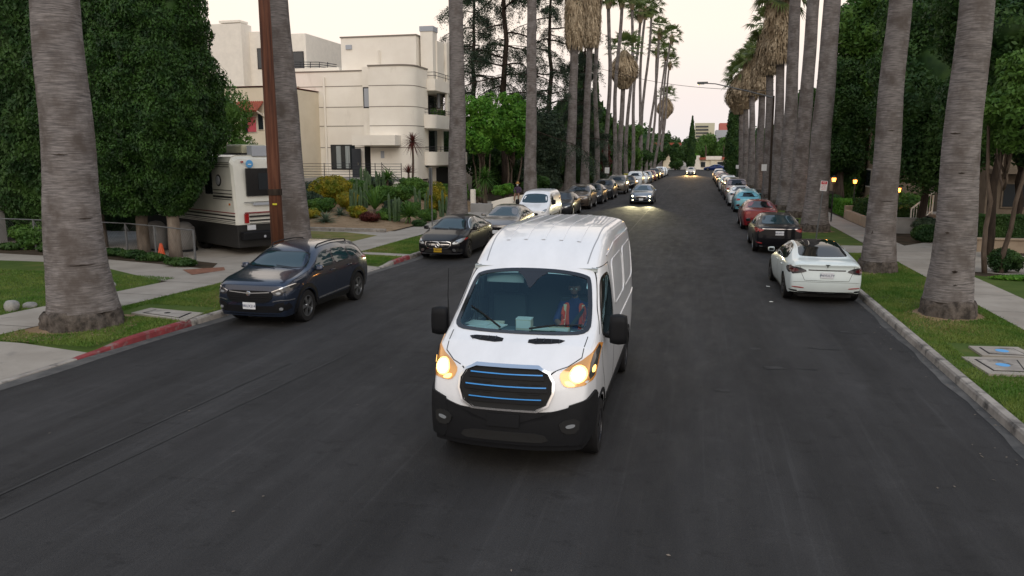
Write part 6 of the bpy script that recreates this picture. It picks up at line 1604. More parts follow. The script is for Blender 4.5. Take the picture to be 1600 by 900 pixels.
def hz(y, Y, px=900): return D(px, y, Y)[2]
spire(906, 92, hz(72, 92), .95, 'narrow cypress spire seen between the long-skirted palms')
spire(929, 98, hz(98, 98), .75, 'narrow cypress spire right of the long-skirted palms')
# bright trees behind the low white wall
def mass(px, Y, py0, py1, wpx, n, size, leafm, label, seed, nl=9, name='leafy_tree', dense=.72, stems=1, tr=.2, gap=.25, clump=1.6, deep=None, group=None, tz=None, barkm='bark', qf=(.38, .62)):
    """crown spanning a height and a width seen at distance Y"""
    Xc = atx(px, Y); s = FPX / (np.array([Xc, Y, 0]) @ _F); z1 = hz(py0, Y, px); z0_ = hz(py1, Y, px); w = wpx / s / 2; r = random.Random(seed); L = []
    hh = (z1 - z0_) / 2; dp = deep or w
    for k in range(nl):
        q = min(w, hh) * r.uniform(*qf); t = r.uniform(-1, 1); u = r.uniform(-1, 1) * math.sqrt(max(0, 1 - t * t * .8))
        L.append((u * (w - q), r.uniform(-1, 1) * max(.1, dp - q), (z0_ + z1) / 2 + t * (hh - q) - ZP, q, q, q * r.uniform(.8, 1.1)))
    L.append((0, 0, (z0_ + z1) / 2 - ZP, w * .62, dp * .62, hh * .72))
    return tree(name, Xc, Y, L, n, size, leafm, label, seed=seed, dense=dense, stems=stems, tr=tr, gap=gap, clump=clump, group=group, trunk_z=tz, barkm=barkm)
mass(752, 55, 140, 246, 84, 17000, .11, 'leaf_bright', 'bright green multi-stemmed tree beside the apartment block', 90, nl=26, stems=4, dense=.25, gap=.6, tr=.15, clump=3.0, qf=(.24, .42), tz=3.6)
mass(800, 57, 142, 252, 78, 17000, .11, 'leaf_bright', 'bright green tree left of the palm behind the small white van', 91, nl=26, stems=3, dense=.25, gap=.6, tr=.15, clump=3.0, qf=(.24, .42), tz=3.4)
mass(765, 70, 210, 300, 130, 12000, .17, 'leaf_dark', 'dark undergrowth tree behind the bright green pair', 92, nl=10, clump=1.2)
mass(850, 66, 165, 312, 90, 16000, .14, 'leaf_blue', 'dark drooping tree behind the small white panel van', 93, nl=12, clump=1.5)
mass(815, 82, 150, 300, 110, 12000, .2, 'leaf_dark', 'dark tree far behind the cedar', 94, nl=10)
mass(700, 72, 165, 285, 90, 8000, .2, 'leaf_dark', 'dark tree behind the apartment block corner', 95, nl=8)
mass(880, 96, 205, 300, 90, 12000, .2, 'leaf_dark', 'dark tree mass behind the left palms, near the cedar', 96, nl=9)
mass(928, 92, 222, 296, 26, 5000, .13, 'leaf_mid', 'ivy-green hedge column between two left palms', 97, nl=7)
mass(946, 100, 222, 290, 30, 5000, .14, 'leaf_red', 'dark red leaved shrub tree between slim left palms', 98, nl=7)
mass(948, 125, 172, 250, 62, 9000, .2, 'leaf_mid', 'mid green tree behind the low shaggy palm', 99, nl=9)
mass(985, 120, 190, 280, 52, 9000, .19, 'leaf_mid', 'weeping green tree behind the slim left palms', 100, nl=9)
mass(962, 110, 225, 288, 46, 7000, .17, 'leaf_dark', 'dark hedge tree behind the parked cars on the left', 101, nl=7)
mass(1003, 140, 214, 278, 40, 6000, .2, 'leaf_dark', 'dark tree far down the left side', 102, nl=7)
mass(1020, 165, 222, 270, 40, 5000, .22, 'leaf_dark', 'dark tree near the end of the left row', 103, nl=7)
mass(890, 140, 160, 260, 90, 9000, .28, 'leaf_dark', 'tall dark tree far behind the long-skirted palms', 104, nl=9)
# right side: dense dark trees
def rmass(*a, **k): return mass(*a, **k)
rmass(1450, 38, -60, 300, 230, 80000, .10, 'leaf_dark', 'huge dark tree behind the second right palm', 110, nl=18, clump=1.3, deep=3.2, tr=.15, gap=.3, name='broadleaf_tree', tz=6, dense=.58, barkm='barkdark')
rmass(1560, 30, -90, 250, 260, 70000, .09, 'leaf_dark', 'dark tree filling the right edge above the clipped hedge', 111, nl=16, clump=1.4, deep=3.5, tr=.14, gap=.35, dense=.58, name='broadleaf_tree', tz=6, barkm='barkdark')
rmass(1316, 60, 70, 305, 120, 40000, .12, 'leaf_dark', 'dark tree behind the palm with the parking sign', 112, nl=13, clump=1.3, deep=2, dense=.6, tr=.3, name='broadleaf_tree')
rmass(1335, 62, -40, 200, 130, 22000, .17, 'leaf_mid', 'tall mid green tree rising over the right palms', 113, nl=12, clump=1.2, deep=4, dense=.58, name='broadleaf_tree')
rmass(1252, 92, 130, 300, 70, 16000, .17, 'leaf_dark', 'dark tree behind the lamp post', 114, nl=9, clump=1.2, deep=3, name='broadleaf_tree')
rmass(1500, 50, -80, 260, 260, 45000, .16, 'leaf_dark', 'deep green tree far behind the nearest right palm', 115, nl=12, clump=1.0, deep=5, dense=.5, name='broadleaf_tree')
rmass(1572, 26, 70, 245, 110, 16000, .085, 'leaf_mid', 'brighter green young tree right of the nearest right palm', 116, nl=14, clump=2.4, deep=2, gap=.7, dense=.3, tr=.09, stems=2)
rmass(1598, 37, 60, 290, 120, 26000, .10, 'leaf_dark', 'dark tree behind the young green one at the right edge', 121, nl=12, clump=1.4, deep=2.5, tr=.14, name='broadleaf_tree', barkm='barkdark')
rmass(1236, 100, 170, 300, 70, 8000, .2, 'leaf_dark', 'dark tree far along the right row', 117, nl=8, deep=3)
rmass(1200, 110, 190, 290, 60, 7000, .24, 'leaf_mid', 'green tree far along the right pavement', 118, nl=8, deep=3)
column(atx(1146, 118), 118, .1, hz(160, 118, 1146), [(0, 1.0), (.3, 1.2), (.8, 1.0), (1, .5)], 8000, .18, 'leaf_dark', 'tall ivy covered column at the far end of the right row', 119, .2)
spire(1326, 62, hz(-30, 62, 1326), .9, 'narrow cypress spire, left one, poking above the right trees', 'leaf_mid')
spire(1338, 66, hz(-20, 66, 1338), .9, 'narrow cypress spire, right one, poking above the right trees', 'leaf_mid')
# ------------------------------------------------------------------ buildings, walls, street furniture
def px_box(mb, x0, x1, y0, y1, Y, depth, mi=0, c=None):
    """a box whose near face, at distance Y, spans the given picture corners"""
    a, b = D((x0), (y1), Y), D(x1, y0, Y); lo = (min(a[0], b[0]), Y, a[2]); hi = (max(a[0], b[0]), Y + depth, b[2])
    return mb.box(lo, hi, mi)
XS, YB = -20.0, 52.0
def zz(y, Y=YB, x=600): return D(x, y, Y)[2]
def xx(x, y=180, Y=YB): return D(x, y, Y)[0]
ap = empty('apartment_building', (0, 0, 0), 0, 'cream stucco apartment block with rounded corners and stacked street balconies, behind the garden', 'building')
XC = xx(643); GZ = 2.0
# wall masses
w = MB()
x0, x1, x2, x3 = xx(463), xx(559), xx(577), XC
w.box((xx(420), YB + 1.2, ZP), (x1, YB + 14, zz(107)))                     # left volume
w.build('wall', M['stucco'], ap)
w = MB(); w.box((x1, YB + .95, 1.9), (x2 - .35, YB + 8, zz(101))); w.build('fin_wall', M['stucco'], ap)
# rounded volume
def rounded(x0, x1, y0, y1, z0, z1, rad, k=8, left=False):
    p = [(x0, y0)] if not left else [(x0 + rad - rad * math.cos(i * math.pi / 2 / k), y0 + rad - rad * math.sin(i * math.pi / 2 / k)) for i in range(k + 1)]
    p += [(x1 - rad + rad * math.sin(i * math.pi / 2 / k), y0 + rad - rad * math.cos(i * math.pi / 2 / k)) for i in range(k + 1)] + [(x1, y1), (x0, y1)]
    return MB().prism(p, z0, z1)
rounded(x2, x3 + .1, YB, YB + 3.2, 1.9, zz(103), 1.15).build('corner_wall', M['stucco'], ap, smooth='x')
bx0 = XC - 1.6
w = MB(); w.box((x2, YB + 3.2, .2), (XC - 1.5, YB + 10, zz(103))); w.box((XC - 1.5, YB + 3.2, .2), (XC + .05, YB + 10.4, zz(283)))
w.build('wall', M['stucco'], ap)
# street side: slabs, piers and balcony fronts, floor by floor
YS0, YS1 = YB + 3.2, YB + 10.5
for k, (p0, p1) in enumerate(((177, 199), (237, 259))):
    mb = rounded(XC - 1.5, XC + .9, YS0 - .9, YS1, zz(p1), zz(p0), .7); mb.build('balcony', M['stucco'], ap, smooth='x')
    rl_ = MB(); zt = zz(p0)
    for h in (.18, .36): rl_.tube([(XC - .2, YS0 - .8, zt + h), (XC + .80, YS0 - .6, zt + h), (XC + .82, YS1, zt + h)], .022, 6)
    for j in range(7): yy = lerp(YS0 - .6, YS1, j / 6); rl_.tube([(XC + .81, yy, zt), (XC + .81, yy, zt + .38)], .022, 6)
    rl_.build('balcony_railing', M['darkmetal'], ap)
# walls behind the balconies, with glazed openings
for k, (p0, p1) in enumerate(((137, 177), (199, 237))):
    w = MB(); w.box((XC - 1.55, YS0, zz(p1) - .02), (XC - 1.45, YS1, zz(p0) + .3)); w.build('recessed_wall', M['stucco'], ap)
    for (a, b, gm) in ((.25, 2.6, 'winglass'), (4.4, 6.8, 'winglass')):
        f = MB().box((XC - 1.45, YS0 + a, zz(p1)), (XC - 1.38, YS0 + b, zz(p1) + 2.15)).build('balcony_window', M['darkmetal'], ap)
        MB().box((XC - 1.39, YS0 + a + .1, zz(p1) + .1), (XC - 1.36, YS0 + (a + b) / 2 - .05, zz(p1) + 2.05)).build('pane', M[gm], f); MB().box((XC - 1.39, YS0 + (a + b) / 2 + .05, zz(p1) + .1), (XC - 1.36, YS0 + b - .1, zz(p1) + 2.05)).build('pane', M['curtain'], f)
    for yy in (3.3, 6.6): MB().box((XC - .35, YS0 + yy, zz(p1)), (XC + .02, YS0 + yy + .5, zz(p0))).build('pier', M['stucco'], ap)
w = MB(); w.box((XC - 1.5, YS0 - .2, zz(137)), (XC + .75, YS1, zz(118))); w.build('parapet', M['stucco'], ap)
rl_ = MB()
for h in (.25, .5): rl_.tube([(XC - .6, YS0, zz(118) + h), (XC + .7, YS0, zz(118) + h), (XC + .7, YS1 - 1, zz(118) + h)], .022, 6)
for yy in (0, 2.4, 4.8, 6.3): rl_.tube([(XC + .7, YS0 + yy, zz(118)), (XC + .7, YS0 + yy, zz(118) + .52)], .022, 6)
rl_.build('roof_railing', M['darkmetal'], ap)
# garage level
w = MB(); w.box((XC - .02, YS0, .2), (XC + .1, YS0 + 1.6, zz(262))); w.box((XC - .02, YS0 + 4.6, .2), (XC + .1, YS0 + 6, zz(262))); w.box((XC - 1.5, YS0 - .8, zz(262)), (XC + .1, YS1, zz(259) - .003)); w.build('garage_wall', M['stucco'], ap)
MB().box((XC + .055, YS0 + 1.6, .3), (XC + .075, YS0 + 4.6, zz(264))).build('garage_opening', M['under'], ap)
# top storey set back
YT = YB + 3.0
def zt_(y): return D(600, y, YT)[2]
xt0, xt1 = D(533, 80, YT)[0], D(650, 80, YT)[0]
w = MB(); w.box((xt0, YT, zz(103) - .3), (xt1, YT + 7, zt_(56))); w.build('top_storey_wall', M['stucco'], ap)
MB().box((xt0 - .06, YT - .06, zt_(57)), (xt1 + .06, YT + 7.06, zt_(57) + .09)).build('coping', M['score'], ap)
ch = MB(); cx0, cx1 = D(660, 80, YT + 1)[0], D(679, 80, YT + 1)[0]
ch.box((cx0, YT + .6, zz(118)), (cx1, YT + 1.6, D(670, 50, YT + 1)[2])); co = ch.build('chimney', M['stucco'], ap)
MB().box((cx0 - .05, YT + .55, D(670, 50, YT + 1)[2]), (cx1 + .05, YT + 1.65, D(670, 42, YT + 1)[2])).build('chimney_cap', M['officegrey'], co)
w = MB(); w.box((xt1, YT + 1.3, zz(118)), (cx1 + .1, YT + 7, D(670, 63, YT + 1)[2])); w.build('wall', M['stucco'], ap)
w = MB(); w.box((cx1 + .1, YT + 3, zz(190)), (D(700, 80, YT + 3)[0] - .1, YT + 7, D(690, 66, YT + 3)[2])); w.build('wing_wall', M['stucco'], ap)
for (a, b, c, d, Yp) in ((656, 662, 83, 113, YT + 1.3), (683, 688, 90, 120, YT + 3), (683, 688, 145, 170, YT + 3)):
    m_ = MB(); px_box(m_, a, b, c, d, Yp - .03, .05); f = m_.build('window', M['darkmetal'], ap); m_ = MB(); px_box(m_, a + .8, b - .8, c + 1.5, d - 1.5, Yp - .05, .03); m_.build('pane', M['officegrey'], f)
# score lines on the near face
for py in (134, 167, 197, 231):
    m_ = MB(); m_.box((xx(420), YB + 1.185, zz(py, YB + 1.2)), (x1 - .01, YB + 1.2, zz(py, YB + 1.2) + .05)); m_.build('score_line', M['score'], ap)
    m_ = rounded(x2 + .01, x3 + .112, YB - .012, YB + 3.2, zz(py), zz(py) + .05, 1.16); m_.build('score_line', M['score'], ap)
MB().box((x2, YB + .0, zz(104)), (x2 + .02, YB + .01, zz(103) + .0)).v
m_ = rounded(x2 - .04, x3 + .15, YB - .05, YB + 3.2, zz(103), zz(103) + .10, 1.2); m_.build('coping', M['score'], ap)
MB().box((xx(420), YB + 1.15, zz(107)), (x1, YB + 1.5, zz(107) + .08)).build('coping', M['score'], ap)
# slot window, big window, door, canopy, drain pipe
m_ = MB(); px_box(m_, 568, 577, 136, 169, YB + .93, .03); f = m_.build('window', M['darkmetal'], ap); m_ = MB(); px_box(m_, 569.5, 575.5, 138, 167, YB + .91, .03); m_.build('pane', M['officegrey'], f)
m_ = MB(); px_box(m_, 518, 554, 226, 265, YB + 1.15, .06); f = m_.build('window', M['darkmetal'], ap)
for i in range(5): m_ = MB(); px_box(m_, 519.5 + i * 7, 525 + i * 7, 228, 263, YB + 1.12, .04); m_.build('pane', M['curtain'] if i % 2 else M['winglass'], f)
m_ = MB(); px_box(m_, 551, 563, 232, 277, YB + 1.0, .08); d_ = m_.build('door', M['doorpaint'], ap); MB().tube([D(560, 254, YB + .98), D(560, 258, YB + .98)], .03, 6).build('handle', M['chrome'], d_)
m_ = MB(); px_box(m_, 571, 580, 229, 277, YB + .90, .06); m_.build('dark_doorway', M['under'], ap)
m_ = MB(); px_box(m_, 595, 600, 236, 247, YB - .04, .05); m_.build('letter_plate', M['officegrey'], ap)
m_ = MB(); px_box(m_, 550, 617, 211, 227, YB - 1.1, 2.1); m_.build('entrance_canopy', M['stucco'], ap)
MB().tube([(xx(497), YB + 1.08, 2.0), (xx(497), YB + 1.08, zz(118, YB + 1.2))], .085, 10).build('drain_pipe', M['stucco'], ap)
pp = MB()
for px in (590.5, 592.5): pp.tube([D(px, 103, YT - .1), D(px, 78, YT - .1)], .05, 8)
pp.build('vent_pipe', M['stucco'], ap)
m_ = MB(); px_box(m_, 540, 549, 70, 77, YT - .1, .1); m_.build('wall_vent', M['officegrey'], ap)
for (a, b, c, d) in ((457, 467, 135, 168), (460, 469, 198, 231)):
    m_ = MB(); px_box(m_, a, b, c, d, YB + 1.15, .06); f = m_.build('window', M['tanwall'], ap)
# planters on the middle balcony
for k, yy in enumerate((1.0, 2.6, 5.0)):
    bush('potted_plant', XC + .2, YS0 + yy, zz(177) + .02, .35, .35, .30, 500, .07, 'leaf_mid', ('leafy potted plant on the middle balcony, nearest the corner', 'leafy potted plant in the middle of the upper balcony', 'leafy potted plant at the far side of the upper balcony')[k], 'plant', seed=k + 300, nl=3)
# terrace in front of the door
tr_ = empty('terrace', (0, 0, 0), 0, 'grey block retaining wall and entrance terrace below the apartment door', 'terrace')
MB().box((xx(455), YB - 2.2, .3), (xx(628), YB + 1.15, GZ)).build('retaining_wall', M['greywall'], tr_)
fn = MB(); fy = YB - 2.15; fx0, fx1 = D(468, 265, fy)[0], D(627, 265, fy)[0]
for i in range(6): z = GZ + .12 + i * .185; fn.tube([(fx0, fy, z), (fx1, fy, z)], .018, 6)
for i in range(5): x = lerp(fx0, fx1, i / 4); fn.tube([(x, fy, GZ), (x, fy, GZ + 1.1)], .026, 6)
o = fn.build('terrace_railing', M['darkmetal']); tag(o, 'dark horizontal-bar railing along the apartment terrace', 'railing')
sr = MB(); ax, bx_ = D(597, 270, fy - .1)[0], D(640, 270, fy - .1)[0]
for i in range(5): sr.tube([(ax, fy - .12, GZ + .25 + i * .2), (lerp(ax, bx_, .8), fy - .7, GZ - .9 + i * .2)], .02, 6)
for i in range(3): t = i / 2; sr.tube([(lerp(ax, bx_, t * .8), fy - .12 - .58 * t, GZ - .9 * t - .6 + .6), (lerp(ax, bx_, t * .8), fy - .12 - .58 * t, GZ + 1.15 - 1.15 * t)], .026, 6)
o = sr.build('stair_railing', M['darkmetal']); tag(o, 'sloping dark rail beside the terrace steps, above the white slatted panel', 'railing')
ws_ = MB(); 
for i in range(6): ws_.box((D(613, 300, 47)[0], 47, D(613, 284 + i * 5 + 3.6, 47)[2]), (D(643, 300, 47)[0], 47.06, D(613, 284 + i * 5, 47)[2]))
o = ws_.build('slatted_panel', M['white']); tag(o, 'white horizontal slatted screen standing behind the garden cacti', 'screen')
# neighbouring white block on the left
b2 = empty('apartment_building', (0, 0, 0), 0, 'white flat-roofed block with a broad chimney rising above the motor home', 'building'); Y2 = 62
m_ = MB(); px_box(m_, 300, 412, 49, 320, Y2, 12); m_.build('wall', M['white'], b2)
m_ = MB(); px_box(m_, 340, 376, 36, 250, Y2 - 1.2, 1.6); c_ = m_.build('chimney', M['white'], b2)
m_ = MB(); px_box(m_, 342, 374, 31, 36, Y2 - 1.1, 1.3); m_.build('chimney_cap', M['stucco'], c_)
m_ = MB(); px_box(m_, 400, 477, 52, 320, Y2 + 2.5, 10); m_.build('wall', M['white'], b2)
for (a, b, c, d, Yp) in ((318, 341, 76, 96, Y2), (403, 411, 75, 108, Y2), (452, 474, 80, 112, Y2 + 2.5)):
    m_ = MB(); px_box(m_, a, b, c, d, Yp - .06, .08); f = m_.build('window', M['darkmetal'], b2); m_ = MB(); px_box(m_, a + 1.2, b - 1.2, c + 1.2, d - 1.2, Yp - .09, .04); m_.build('pane', M['winglass'], f)
m_ = MB(); px_box(m_, 440, 530, 105, 300, Y2 - 2.5, 5); m_.build('terrace_wall', M['stucco'], b2)
rr_ = MB(); 
for h in (97, 100.5, 104): rr_.tube([D(452, h, Y2 - 2.4), D(498, h, Y2 - 2.4), D(526, h + 4, Y2 - 2.4)], .03, 6)
for x in (455, 470, 485, 499, 512): rr_.tube([D(x, 97, Y2 - 2.4), D(x, 108, Y2 - 2.4)], .03, 6)
rr_.build('roof_railing', M['darkmetal'], b2)
# Spanish house with tiled awnings
b3 = empty('house', (0, 0, 0), 0, 'cream house with red tile awnings and a pink shuttered window, above the motor home roof', 'house'); Y3 = 48
m_ = MB(); px_box(m_, 300, 440, 136, 330, Y3, 9); m_.build('wall', M['stucco2'], b3)
m_ = MB(); px_box(m_, 300, 440, 133.5, 136.5, Y3 - .1, 9.2); m_.build('roof_edge', M['tile'], b3)
def awning(x0, x1, y0, y1):
    a, b = D(x0, y1, Y3), D(x1, y0, Y3); mb = MB(); n = int((b[0] - a[0]) / .16)
    for i in range(n):
        x = a[0] + (i + .5) * .16; mb.tube([(x, Y3 - .05, b[2]), (x, Y3 - 1.0, a[2])], .085, 6)
    o = mb.build('tile_awning', M['tile'], b3)
    for x in (a[0] + .1, b[0] - .1): MB().tube([(x, Y3, a[2] - .35), (x, Y3 - .9, a[2] - .02)], .05, 5).build('bracket', M['white'], o)
awning(374, 414, 159, 175); awning(352, 371, 160, 172)
for (a, b, c, d, mm) in ((387, 399, 183, 206, 'pink'), (379, 386, 178, 207, 'winglass'), (404, 410, 178, 202, 'winglass')):
    m_ = MB(); px_box(m_, a - 1.2, b + 1.2, c - 1.2, d + 1.2, Y3 - .06, .07); f = m_.build('window', M['white'], b3); m_ = MB(); px_box(m_, a, b, c, d, Y3 - .1, .05); m_.build('shutter' if mm == 'pink' else 'pane', M[mm], f)
m_ = MB(); px_box(m_, 380, 394, 219, 232, Y3 - .05, .06); m_.build('vent_panel', M['white'], b3)

# ------------------------------------------------------------------ motor home
rv = empty('motor_home', G(374, 400, ZP), R(-30), 'cream and black striped motor home parked on the driveway behind the cypresses', 'motor home')
rv.scale = (1.08, 1.08, 1.10)
# local: rear face towards +x, side facing the viewer at y=0; x runs back to -9
Lr, Wr, z0, z1 = 7.6, 2.4, 1.0, 3.25
def rvsec(x, s=1): 
    return [(x, .0, z0), (x, 0, z1 - .22), (x, .07, z1 - .06), (x, .22, z1), (x, Wr - .22, z1), (x, Wr - .07, z1 - .06), (x, Wr, z1 - .22), (x, Wr, z0)]
V = []; secs = [(-Lr, 0), (-.30, 0), (-.10, 0), (-.0, .0)]
for i, (x, _) in enumerate(secs):
    for p in rvsec(x):
        k = 0 if i < 3 else .05; zt = p[2] - (0 if i < 2 else (.03 if i == 2 else .14)) * (p[2] > 2.5) ; xx_ = p[0] - (.18 * max(0, (p[2] - 2.0)) if i >= 2 else 0); yy_ = Wr / 2 + (p[1] - Wr / 2) * (1 - k)
        V.append((xx_, yy_, zt))
F = [(i * 8 + j, i * 8 + (j + 1) % 8, (i + 1) * 8 + (j + 1) % 8, (i + 1) * 8 + j) for i in range(3) for j in range(8)] + [tuple(range(8)), tuple(range(24, 32))]
body = MB().add(V, F).build('body', M['rvwhite'], rv)
MB().cbox((-Lr + .05, .02, .24), (-.04, Wr - .02, 1.02), .03).build('skirt', M['rvblack'], rv)
def sbox(x0, x1, za, zb, m, name, parent=rv, y=-.012, t=.02): return MB().box((x0, y, za), (x1, y + t, zb)).build(name, M[m], parent)
def rbox(y0, y1, za, zb, m, name, parent=rv, x=.0, t=.025): 
    sl_ = .18 * max(0, (za + zb) / 2 - 2.0); return MB().box((x - sl_ - .03, y0, za), (x - sl_ + t, y1, zb)).build(name, M[m], parent)
sbox(-Lr + .3, -.12, 1.36, 1.39, 'stripe_red', 'red_stripe')
for za, zb in ((1.25, 1.30), (1.14, 1.18), (1.08, 1.10), (1.03, 1.045)): sbox(-Lr + .3, -.12, za, zb, 'stripe_blk', 'black_stripe')
for x0, x1, za, zb in ((-1.7, -.25, 2.10, 2.12), (-1.75, -.25, 1.98, 2.01), (-1.6, -.25, 1.86, 1.92), (-1.6, -.25, 1.80, 1.82), (-1.7, -.35, 2.86, 2.88), (-1.7, -.35, 2.93, 2.95), (-1.7, -.35, 3.0, 3.01)): sbox(x0, x1, za, zb, 'stripe_blk', 'black_stripe')
w_ = sbox(-2.15, -1.62, 1.95, 2.72, 'winglass', 'side_window')
MB().lathe([(.001, -.03), (.17, -.02), (.20, 0)], 24, 'y', (-1.15, -.0, 2.42)).build('round_emblem', M['stripe_blk'], rv)
o = MB().lathe([(.12, -.035), (.14, -.03), (.15, -.02)], 24, 'y', (-1.15, 0, 2.42)).build('emblem_ring', M['officegrey'], rv)
sbox(-.5, -.40, 1.62, 1.69, 'amber', 'side_marker')
f = rbox(.42, 2.1, 1.92, 2.82, 'gloss', 'rear_window', x=.01); rbox(.85, 1.75, 2.12, 2.66, 'winglass', 'pane', f, x=.025)
rbox(.30, 2.1, 1.72, 1.735, 'stripe_blk', 'black_stripe'); rbox(.6, 2.1, 1.62, 1.70, 'officegrey', 'grey_flash')
rbox(.30, 2.1, 1.36, 1.40, 'stripe_red', 'red_stripe'); 
for za, zb in ((1.23, 1.29), (1.10, 1.15), (1.02, 1.04)): rbox(.45, 1.95, za, zb, 'stripe_blk', 'black_stripe')
for yy in (.26, 2.02): rbox(yy, yy + .14, 1.05, 1.35, 'lampred', 'tail_light', x=.02)
for yy in (.34, 1.3, 2.0): MB().box((-.20, yy, 3.0), (-.13, yy + .07, 3.05)).build('marker_lamp', M['lampred'], rv)
o = MB().lathe([(.001, .012), (.12, .008), (.13, 0)], 20, 'x', (-.135, .62, 2.96)).build('round_badge', M['bluemark'], rv); MB().box((-.13, .56, 2.93), (-.118, .68, 2.96)).build('badge_wave', M['paper'], o)
bmp = MB().cbox((-.05, .1, .50), (.22, Wr - .1, .78), .04).build('rear_bumper', M['plastic'], rv)
MB().lathe([(.001, .02), (.045, .01)], 14, 'x', (.215, .85, .60)).build('hitch_cover', M['officegrey'], bmp)
pl_ = MB().cbox((.0, .34, .82), (.03, .64, .98), .005).build('number_plate', M['plate'], rv)
acu = MB().cbox((-1.9, .7, z1), (-.75, 1.6, z1 + .34), .06).build('air_conditioner', mat('aged_plastic', (.42, .40, .28), .6), rv)
MB().cbox((-1.95, .65, z1), (-.70, 1.65, z1 + .06), .02).build('gasket', M['plastic'], acu)
MB().cbox((-.62, .8, z1 - .05), (-.25, 1.4, z1 + .30), .02).build('roof_box', M['officegrey'], rv)
for xw in (-2.8, -6.4):
    for yw in (.18, Wr - .18): o = wheel(rv, 0, 0, .42, .26, 1, 8, 'alloy', 1); o.location = (xw, yw, .42); o.rotation_euler = (0, 0, R(-90 if yw < 1 else 90))
# ------------------------------------------------------------------ left yard: fence, cone, rocks, tiles of brick
fx = [G(x, y, ZP) for x, y in ((57, 391), (150, 396), (200, 399), (245, 405), (306, 415))]
fm = empty('chain_link_fence', (0, 0, 0), 0, 'low galvanised pipe fence running in front of the cypress trunks', 'fence')
for p in fx: MB().tube([(p[0], p[1], ZP), (p[0], p[1], ZP + 1.18)], .035, 8).build('post', M['galv'], fm, smooth=True)
fr = MB()
for a, b in zip([G(0, 388, ZP)] + fx[:-1], fx): fr.tube([(a[0], a[1], ZP + 1.16), (b[0], b[1], ZP + 1.16)], .022, 6)
fr.build('top_rail', M['galv'], fm)
wm = MB()
for a, b in zip([G(0, 388, ZP)] + fx[:-1], fx):
    a, b = Vector((a[0], a[1], ZP)), Vector((b[0], b[1], ZP)); L_ = (b - a).length; n = int(L_ / .12)
    for i in range(n):
        for s_ in (1, -1):
            p = a.lerp(b, i / n); q = a.lerp(b, min(1, max(0, (i + s_ * 9) / n))); wm.tube([(p.x, p.y, ZP + .03), (q.x, q.y, ZP + 1.14)], .0025, 3, cap=False)
wm.build('wire_mesh', M['galv'], fm)
cn = empty('traffic_cone', (*G(253, 403, ZP)[:2], ZP), 0, 'orange traffic cone standing among the cypress trunks', 'cone')
MB().lathe([(.15, .03), (.05, .5), (.03, .52), (.001, .52)], 16).build('cone_body', M['orange'], cn, smooth=True); MB().cbox((-.19, -.19, 0), (.19, .19, .035), .01).build('base', M['plastic'], cn)
MB().lathe([(.108, .20), (.078, .34)], 16, caps=False).build('reflective_band', M['paper'], cn)
def rock(x, y, s, lab, seed):
    bm = bmesh.new(); bmesh.ops.create_icosphere(bm, subdivisions=3, radius=1); P = np.array([v.co[:] for v in bm.verts]); w = 1 + .16 * vnoise(P, 2.2, seed) + .05 * vnoise(P, 6, seed)
    for v, k in zip(bm.verts, w): v.co = Vector((v.co.x * s[0] * k, v.co.y * s[1] * k, v.co.z * s[2] * k))
    me = bpy.data.meshes.new('boulder'); bm.to_mesh(me); bm.free(); me.materials.append(M['rock']); me.polygons.foreach_set('use_smooth', [True] * len(me.polygons))
    o = bpy.data.objects.new('boulder', me); col.objects.link(o); o.location = (x, y, ZP + s[2] * .5); tag(o, lab, 'rock')
p = G(8, 490, ZP); rock(p[0] - .1, p[1] + .3, (.17, .15, .17), 'upright grey boulder at the lawn edge by the left border', 1)
p = G(36, 483, ZP); rock(p[0], p[1] + .2, (.19, .13, .09), 'low flat boulder beside the upright grey one', 2)
p = G(172, 448, ZP); rock(p[0], p[1], (.18, .12, .10), 'small pale stone on the lawn right of the nearest palm', 3)
flat('brick_edging', [G(x, y, ZP)[:2] for x, y in ((285, 422), (350, 418), (352, 423), (300, 430))], ZP + .016, M['brown'])
flat('soil_strip', [G(x, y, ZP)[:2] for x, y in ((-20, 388), (160, 394), (250, 402), (340, 412), (330, 421), (240, 412), (150, 404), (-20, 395))], ZP + .012, M['mulch'])
_r2 = random.Random(5)
hx = [G(x, y, ZP) for x, y in ((20, 391), (75, 394), (175, 400), (205, 404), (240, 408), (285, 416))]
for k, p in enumerate(hx): bush('ivy_clump', p[0], p[1], ZP, .75, .35, .16, 1500, .06, 'leaf_dark', ('low ivy clump at the far left end of the fence', 'low ivy clump left of the nearest palm trunk', 'low ivy clump right of the nearest palm trunk', 'low ivy clump before the first pale cypress trunk', 'low ivy clump between the two nearest pale trunks', 'low ivy clump at the right end of the fence')[k], 'ground cover', seed=400 + k, nl=3)
for k, (x_, y_, lab_) in enumerate(((-27.5, 31.5, 'dark hedge closing the yard behind the motor home, left stretch'), (-24.0, 32.5, 'dark hedge closing the yard behind the motor home, right stretch'))):  # added leaf boxes, standing in for the shade below the cypresses
    bush('hedge', x_, y_, ZP, 2.0, .8, 1.35, 14000, .10, 'leaf_dark', lab_, 'hedge', seed=440 + k, box=True)
gp = G(10, 385, ZP); gt = empty('fence_pillar', (gp[0] - .35, gp[1], ZP), 0, 'pale grey-green fence pillar at the left border', 'pillar')
MB().cbox((-.22, -.22, 0), (.22, .22, 1.45), .02).build('shaft', M['greywall'], gt); MB().cbox((-.28, -.28, 1.45), (.28, .28, 1.55), .02).build('cap', M['greywall'], gt)
p = G(38, 392, ZP); bush('shrub', p[0], p[1] + .6, ZP, .9, .6, .55, 4000, .06, 'leaf_mid', 'leafy shrub behind the fence at the far left', seed=411)
